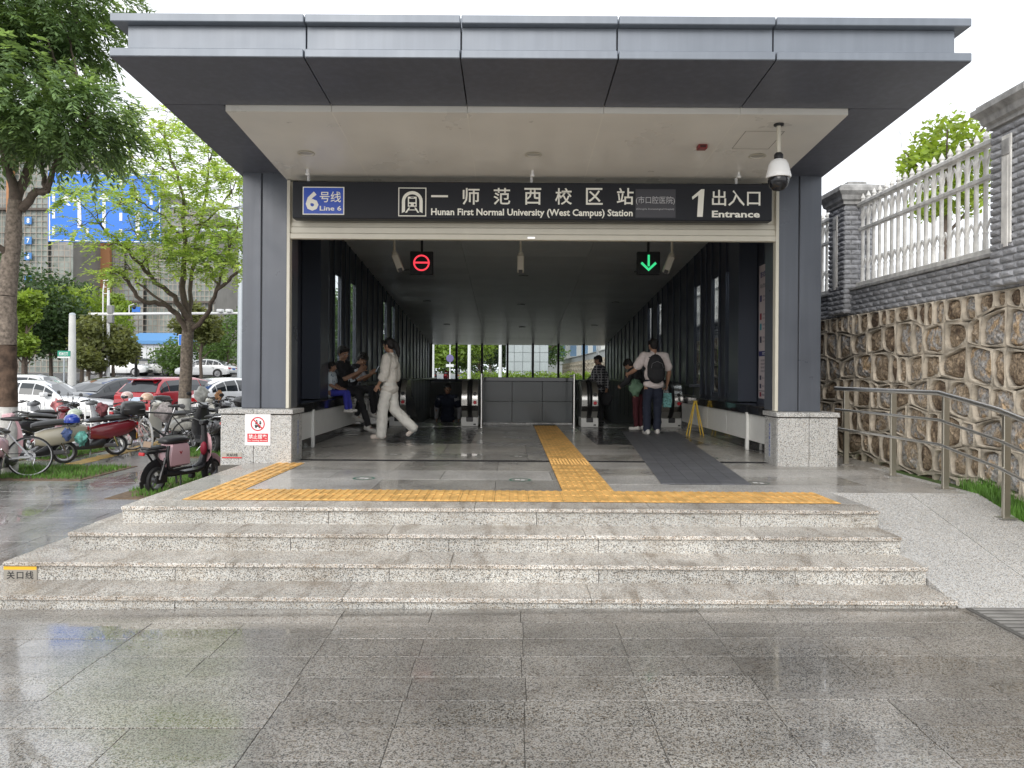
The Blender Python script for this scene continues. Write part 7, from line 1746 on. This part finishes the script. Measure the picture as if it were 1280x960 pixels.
    # shirt
    g=loose*k; sb=MB()
    ell(sb,ch+up*.02*k,(.115*k*b+g,.160*k*b+g,.160*k),TM); ell(sb,(ch+pel)/2-up*.02*k,(.105*k*b+g*1.4,.138*k*b+g*1.2,.19*k),TM); ell(sb,pel+up*(.06-shirt_len)*k*.6,(.118*k*b+g*1.2,.158*k*b+g,.10*k),TM)
    capsule(sb,nk-hup*.045*k,nk-hup*.01*k,.066*k*b,.060*k*b)
    for S in 'LR':
        sh,el,wr=J['sh'+S],J['el'+S],J['wr'+S]; capsule(sb,ch+up*.12*k,sh,.070*k*b+g*.5,.066*k*b+g*.5)
        if sleeve=='short': chain(sb,[sh,sh.lerp(el,.68)],[.064*k*b+g*.5,.058*k*b+g])
        else:
            e2=1.0 if sleeve=='long' else .35; chain(sb,[sh,sh.lerp(el,.5),el,el.lerp(wr,.9*e2)],[.064*k*b+g*.5,.060*k*b+g,.053*k*b+g,.040*k*b+g])
            if sleeve=='rolled': c0=el.lerp(wr,.28); c1=el.lerp(wr,.36); capsule(sb,c0,c1,.056*k*b+g,.055*k*b+g)
    skin('shirt',sb,shirt,t,vox=.011*k,sm=3,disp=.030*k,dscale=.085)
    tb=MB(); ell(tb,pel,(.122*k*b,.165*k*b,.115*k),TM)
    for S in 'LR':
        hi,kn,an=J['hi'+S],J['kn'+S],J['an'+S]; e=an.lerp(kn,-.02 if wide>1.2 else .06)
        chain(tb,[pel.lerp(hi,.6),hi.lerp(kn,.45),kn,kn.lerp(e,.5),e],[.100*k*b,.083*k*b*(1+(wide-1)*.4),.064*k*b*wide**.8,.060*k*b*wide,.056*k*b*wide])
    skin('trousers',tb,trouser,t,vox=.012*k,sm=3,disp=.030*k,dscale=.085)
    for S in 'LR':
        an,to=J['an'+S],J['to'+S]; d=(to-an); d2=Vector((d.x,d.y,0)).normalized() if Vector((d.x,d.y,0)).length>.01 else Vector((1,0,0)); dn=d.normalized(); heel=an-dn*.03*k; heel.z=heel.z
        fb=MB(); dd=(to-an).normalized(); dwn=Vector((0,0,-1)); ql=(dwn-dd*dwn.dot(dd)).normalized()
        chain(fb,[an+ql*.03*k-dd*.035*k,an+ql*.035*k+dd*.05*k,to],[.043*k,.043*k,.036*k]); capsule(fb,an+ql*.055*k-dd*.04*k,to+ql*.012*k,.034*k,.034*k); capsule(fb,an,an+ql*.03*k,.044*k,.046*k)
        skin('shoe',fb,shoe,t,vox=.009*k,sm=3)
    return t
def stand(**kw):
    J=dict(pelvis=(0,0,.93),chest=(.0,0,1.27),neck=(.0,0,1.47),head=(.02,0,1.60),
     shL=(0,.185,1.40),elL=(-.02,.235,1.12),wrL=(.03,.25,.89),haL=(.05,.25,.80),shR=(0,-.185,1.40),elR=(-.02,-.235,1.12),wrR=(.03,-.25,.89),haR=(.05,-.25,.80),
     hiL=(0,.085,.90),knL=(.01,.095,.50),anL=(-.02,.10,.085),toL=(.13,.12,.045),hiR=(0,-.085,.90),knR=(.01,-.095,.50),anR=(-.02,-.10,.085),toR=(.13,-.12,.045)); J.update(kw); return J
def fab(n,c,v=.08,b=.25,s=60): return mat('fabric_'+n,c,.85,var=v,vscale=14,bump=b,bscale=s)
F_cream=fab('cream',(.80,.76,.69)); F_cream2=fab('off_white',(.82,.80,.74)); F_black=fab('black',(.025,.025,.028)); F_navy=fab('navy',(.016,.021,.040)); F_pink=fab('pale_pink',(.72,.64,.62)); F_blue=fab('royal_blue',(.04,.045,.35))
F_shoe=mat('shoe_white',(.62,.60,.57),.6,var=.06); F_shoep=mat('shoe_cream_pink',(.80,.70,.62),.6,var=.06); F_green=fab('sage_green',(.16,.27,.18)); F_grey=fab('grey',(.30,.30,.32))
def pattern(n,base,spots,scale,kind='noise'):
    m=bpy.data.materials.new(n); m.use_nodes=True; nn=m.node_tree.nodes; l=m.node_tree.links; b=nn['Principled BSDF']; b.inputs['Roughness'].default_value=.85
    tc=nn.new('ShaderNodeTexCoord')
    if kind=='plaid':
        fs=[]
        for ax in ('X','Z'):
            wv=nn.new('ShaderNodeTexWave'); wv.bands_direction=ax; wv.inputs['Scale'].default_value=scale; l.new(tc.outputs['Object'],wv.inputs['Vector']); g=nn.new('ShaderNodeMath'); g.operation='GREATER_THAN'; g.inputs[1].default_value=.86; l.new(wv.outputs['Fac'],g.inputs[0]); fs.append(g.outputs[0])
        a=nn.new('ShaderNodeMath'); a.operation='MAXIMUM'; l.new(fs[0],a.inputs[0]); l.new(fs[1],a.inputs[1]); f=a.outputs[0]
    else:
        t=nn.new('ShaderNodeTexNoise'); t.inputs['Scale'].default_value=scale; l.new(tc.outputs['Object'],t.inputs['Vector']); g=nn.new('ShaderNodeMath'); g.operation='GREATER_THAN'; g.inputs[1].default_value=.6 if kind=='noise' else .5; l.new(t.outputs[0],g.inputs[0]); f=g.outputs[0]
    x=nn.new('ShaderNodeMixRGB'); x.inputs[1].default_value=(*base,1); x.inputs[2].default_value=(*spots,1); l.new(f,x.inputs[0]); l.new(x.outputs[0],b.inputs['Base Color']); return m
F_print=pattern('boy_print_shirt',(.50,.56,.60),(.10,.16,.22),22); F_plaid=pattern('plaid_shirt',(.035,.035,.042),(.32,.32,.33),5.5,'plaid'); F_teen=pattern('teen_block_shirt',(.60,.62,.68),(.03,.03,.035),5,'block')
# woman in cream walking to the left
J=stand(pelvis=(0,0,.92),chest=(.0,0,1.27),neck=(-.015,0,1.46),head=(.02,0,1.60),
  shL=(.02,.17,1.385),elL=(.03,.22,1.13),wrL=(.14,.22,.93),haL=(.19,.21,.85),shR=(-.03,-.17,1.385),elR=(-.07,-.21,1.13),wrR=(-.05,-.21,.90),haR=(-.03,-.21,.81),
  hiL=(.02,.08,.89),knL=(.10,.085,.50),anL=(.12,.09,.09),toL=(.27,.10,.045),hiR=(-.02,-.08,.89),knR=(-.06,-.085,.51),anR=(-.38,-.09,.20),toR=(-.30,-.09,.075))
person('woman in cream blouse and wide cream trousers walking left past the bench',-2.02,12.85,0,R(176),J,1.66,shirt=F_cream,sleeve='rolled',trouser=F_cream2,shoe=F_shoep,hair='tail',wide=1.55,look=(.95,-.35,-.05),shirt_len=.16,loose=.026)
def sit(lean=0,**kw):
    J=dict(pelvis=(0,0,.0),chest=(.05,0,.33),neck=(.07,0,.53),head=(.11,0,.66),shL=(.05,.17,.46),elL=(.14,.22,.22),wrL=(.32,.14,.30),haL=(.39,.12,.36),shR=(.05,-.17,.46),elR=(.14,-.22,.22),wrR=(.32,-.12,.30),haR=(.39,-.10,.36),
     hiL=(.03,.085,-.0),knL=(.42,.13,.02),anL=(.44,.14,-.40),toL=(.57,.15,-.44),hiR=(.03,-.085,0),knR=(.42,-.13,.02),anR=(.44,-.13,-.40),toR=(.57,-.14,-.44)); J.update(kw); return J
SZ=.78
# man leaning toward the camera
J=sit(chest=(.07,-.05,.33),neck=(.10,-.12,.53),head=(.13,-.17,.66),shL=(.09,.11,.47),shR=(.06,-.22,.45),elR=(.20,-.26,.21),wrR=(.40,-.16,.33),haR=(.46,-.14,.41),elL=(.20,.16,.23),wrL=(.42,.02,.36),haL=(.49,-.02,.44),
  knR=(.38,-.10,-.02),anR=(.58,-.12,-.62),toR=(.72,-.13,-.70),knL=(.38,.10,0.0),anL=(.30,.06,-.44),toL=(.42,.04,-.52),palmR=(0,1,0),palmL=(0,1,0))
person('man in black sitting on the left bench leaning over, between two boys',-3.06,13.75,SZ,R(-8),J,1.72,sk=SK,shirt=F_black,trouser=F_black,shoe=F_shoe,look=(.85,-.45,-.15),loose=.015)
J=sit(chest=(.04,0,.33),neck=(.05,0,.53),head=(.08,0,.66),elR=(.10,-.2,.20),wrR=(.30,-.12,.10),haR=(.38,-.1,.08),elL=(.10,.2,.20),wrL=(.30,.12,.10),haL=(.38,.1,.08),knL=(.44,.10,.02),anL=(.52,.11,-.40),toL=(.66,.12,-.44),knR=(.44,-.10,.02),anR=(.48,-.10,-.40),toR=(.62,-.10,-.44))
person('small boy in pale printed tee and royal blue trousers sitting on the bench',-3.05,12.93,SZ-.02,R(-5),J,1.14,sk=SKd,shirt=F_print,trouser=F_blue,shoe=F_shoe,look=(.95,.2,-.12),loose=.015)
J=sit(chest=(.10,0,.32),neck=(.17,0,.50),head=(.25,0,.60),shL=(.13,.15,.44),shR=(.13,-.15,.44),elR=(.24,-.20,.20),wrR=(.44,-.10,.30),haR=(.50,-.07,.38),elL=(.24,.18,.20),wrL=(.44,.04,.32),haL=(.51,.02,.39),knR=(.46,-.10,.02),knL=(.46,.10,.02),anR=(.52,-.1,-.46),toR=(.66,-.1,-.55),anL=(.60,.12,-.50),toL=(.74,.12,-.58))
person('teenage boy with shaggy black hair looking at a phone on the left bench',-3.04,14.55,SZ,R(-6),J,1.62,sk=SKd,shirt=F_teen,trouser=F_black,shoe=F_shoe,hair='messy',look=(.8,-.05,-.6),loose=.02)
t=E('mobile_phone','dark mobile phone held by the shaggy haired teenager','phone',(-2.50,14.46,SZ+.40)); t.rotation_euler=(R(20),R(-60),0)
O('case',MB().box((-.075,-.036,-.004),(.075,.036,.004),.003),M_blackg,t); O('screen',MB().box((-.068,-.032,.0041),(.068,.032,.005)),mat('phone_screen',(.05,.06,.08),.1,emit=(.3,.35,.4),es=.3),t)
# man with the backpack, seen from behind
J=stand(shL=(0,.19,1.40),elL=(.04,.33,1.16),wrL=(.22,.42,1.08),haL=(.30,.44,1.08),elR=(-.02,-.27,1.13),wrR=(.10,-.27,.92),haR=(.15,-.27,.84),hiL=(0,.09,.9),knL=(.03,.12,.50),anL=(-.05,.13,.085),toL=(.10,.15,.045),knR=(.05,-.08,.50),anR=(.06,-.08,.085),toR=(.21,-.09,.045),chest=(.02,0,1.27),neck=(.03,0,1.47),head=(.06,0,1.59))
bp_man=person('man in pale tee and navy trousers walking away with a black backpack',2.63,14.07,0,R(93),J,1.74,sk=SK,shirt=F_pink,trouser=F_navy,shoe=F_shoe,look=(1,.15,-.05),wide=1.12,build=1.08,loose=.022)
t=E('backpack','black backpack worn by the man walking to the right escalator','backpack',(2.63,13.90,1.20),R(3))
mb=MB(); ell(mb,(0,-.02,0),(.165,.10,.25)); ell(mb,(0,-.05,-.09),(.165,.11,.17)); ell(mb,(0,.02,.12),(.13,.09,.15)); skin('bag',mb,F_black,t,vox=.012,sm=3,disp=.02,dscale=.1)
O('front_pocket',MB().box((-.11,-.155,-.20),(.11,-.125,.02),.02),F_black,t,smooth=60); O('zip',MB().tube([(-.11,-.125,.02),(-.09,-.115,.10),(0,-.11,.14),(.09,-.115,.10),(.11,-.125,.02)],.005,5),M_grey_,t)
for s in (-1,1): O('strap',MB().tube([(s*.07,.06,.20),(s*.11,.15,.235),(s*.13,.27,.18),(s*.12,.29,.0),(s*.12,.16,-.16)],.022,8,flat=(1,.35)),F_black,t,smooth=60)
O('handle',MB().tube([(-.03,.06,.24),(0,.05,.28),(.03,.06,.24)],.008,6),F_black,t)
t=E('shopping_bag','teal patterned bag in the right hand of the man with the backpack','bag',(2.90,14.22,.62)); mb=MB(); mb.loft([[(x*w,y*.05,z) for x,y in ((-1,-1),(1,-1),(1,1),(-1,1))] for z,w in ((-.12,.07),(0,.085),(.14,.07))]); O('sack',mb,mat('teal_print',(.10,.26,.25),.6,var=.7,vscale=30),t); O('handles',MB().tube([(-.04,0,.14),(-.02,0,.24),(.02,0,.24),(.04,0,.14)],.006,5),F_black,t)
# the companion half hidden in front of him
J=stand(chest=(.06,.04,1.25),neck=(.12,.08,1.42),head=(.19,.12,1.50),shL=(.06,.20,1.36),shR=(.06,-.13,1.38),elL=(.12,.30,1.12),wrL=(.28,.28,1.02),haL=(.35,.26,1.0))
person('person in a black top bending forward, half hidden beside the backpack man',2.52,15.15,0,R(140),J,1.46,sk=SK,shirt=F_black,sleeve='long',trouser=fab('dark_red',(.07,.012,.018)),shoe=F_shoe,hair='messy',look=(.9,.2,-.5),loose=.02)
t=cloth('sage green jacket tied round the waist of the half hidden person',F_green,2.44,14.98,.84,.16,9,'jacket','jacket')
# boy in the plaid shirt
J=stand(head=(.04,0,1.59),elR=(-.10,-.22,1.13),wrR=(-.12,-.19,.92),haR=(-.12,-.18,.84),elL=(.08,.22,1.15),wrL=(.24,.16,1.06),haL=(.31,.14,1.06))
person('boy in a dark plaid shirt standing by the right escalator newel',1.97,17.0,0,R(150),J,1.50,sk=SKd,shirt=F_plaid,sleeve='long',trouser=F_black,shoe=mat('shoe_black',(.03,.03,.03),.6),look=(.95,.3,-.15),loose=.025,shirt_len=.16)
t=E('handbag','round black bag hanging behind the boy in the plaid shirt','bag',(2.12,16.9,.58)); mb=MB(); ell(mb,(0,0,0),(.13,.07,.12)); ell(mb,(-.02,0,-.08),(.10,.06,.09)); skin('bag',mb,F_black,t,vox=.012,sm=2,disp=.015,dscale=.08); O('strap',MB().tube([(-.06,0,.10),(-.05,.02,.3),(-.04,.03,.45)],.008,5),F_black,t)
# man coming up the left escalator
J=stand(elL=(-.02,.27,1.14),wrL=(.02,.27,.90),haL=(.03,.26,.82),elR=(.0,-.27,1.14),wrR=(.02,-.26,.91),haR=(.03,-.26,.82))
em=person('man in a navy vest and grey sleeves riding up the left escalator',-1.50,18.45,-.92,R(-95),J,1.74,sk=SKd,shirt=F_navy,sleeve='short',trouser=F_navy,shoe=mat('shoe_black',(.03,.03,.03),.6),look=(1,0,-.25),loose=.02)
k=1.74/1.7; vb=MB()
for s_ in (-1,1): chain(vb,[Vector((0,s_*.19,1.385))*k,Vector((-.01,s_*.235,1.27))*k,Vector((-.02,s_*.27,1.14))*k,Vector((.015,s_*.268,.93))*k],[.075*k,.070*k,.060*k,.045*k])
skin('sleeves',vb,F_grey,em,vox=.012,sm=3,disp=.02,dscale=.08)
t=E('plastic_bag','grey plastic bag carried by the man on the left escalator','bag',(-1.78,18.38,-.24)); mb=MB(); ell(mb,(0,0,0),(.10,.07,.14)); ell(mb,(0,0,.10),(.05,.03,.08)); skin('sack',mb,mat('grey_plastic',(.30,.30,.29),.35),t,vox=.012,sm=1,disp=.03,dscale=.06)
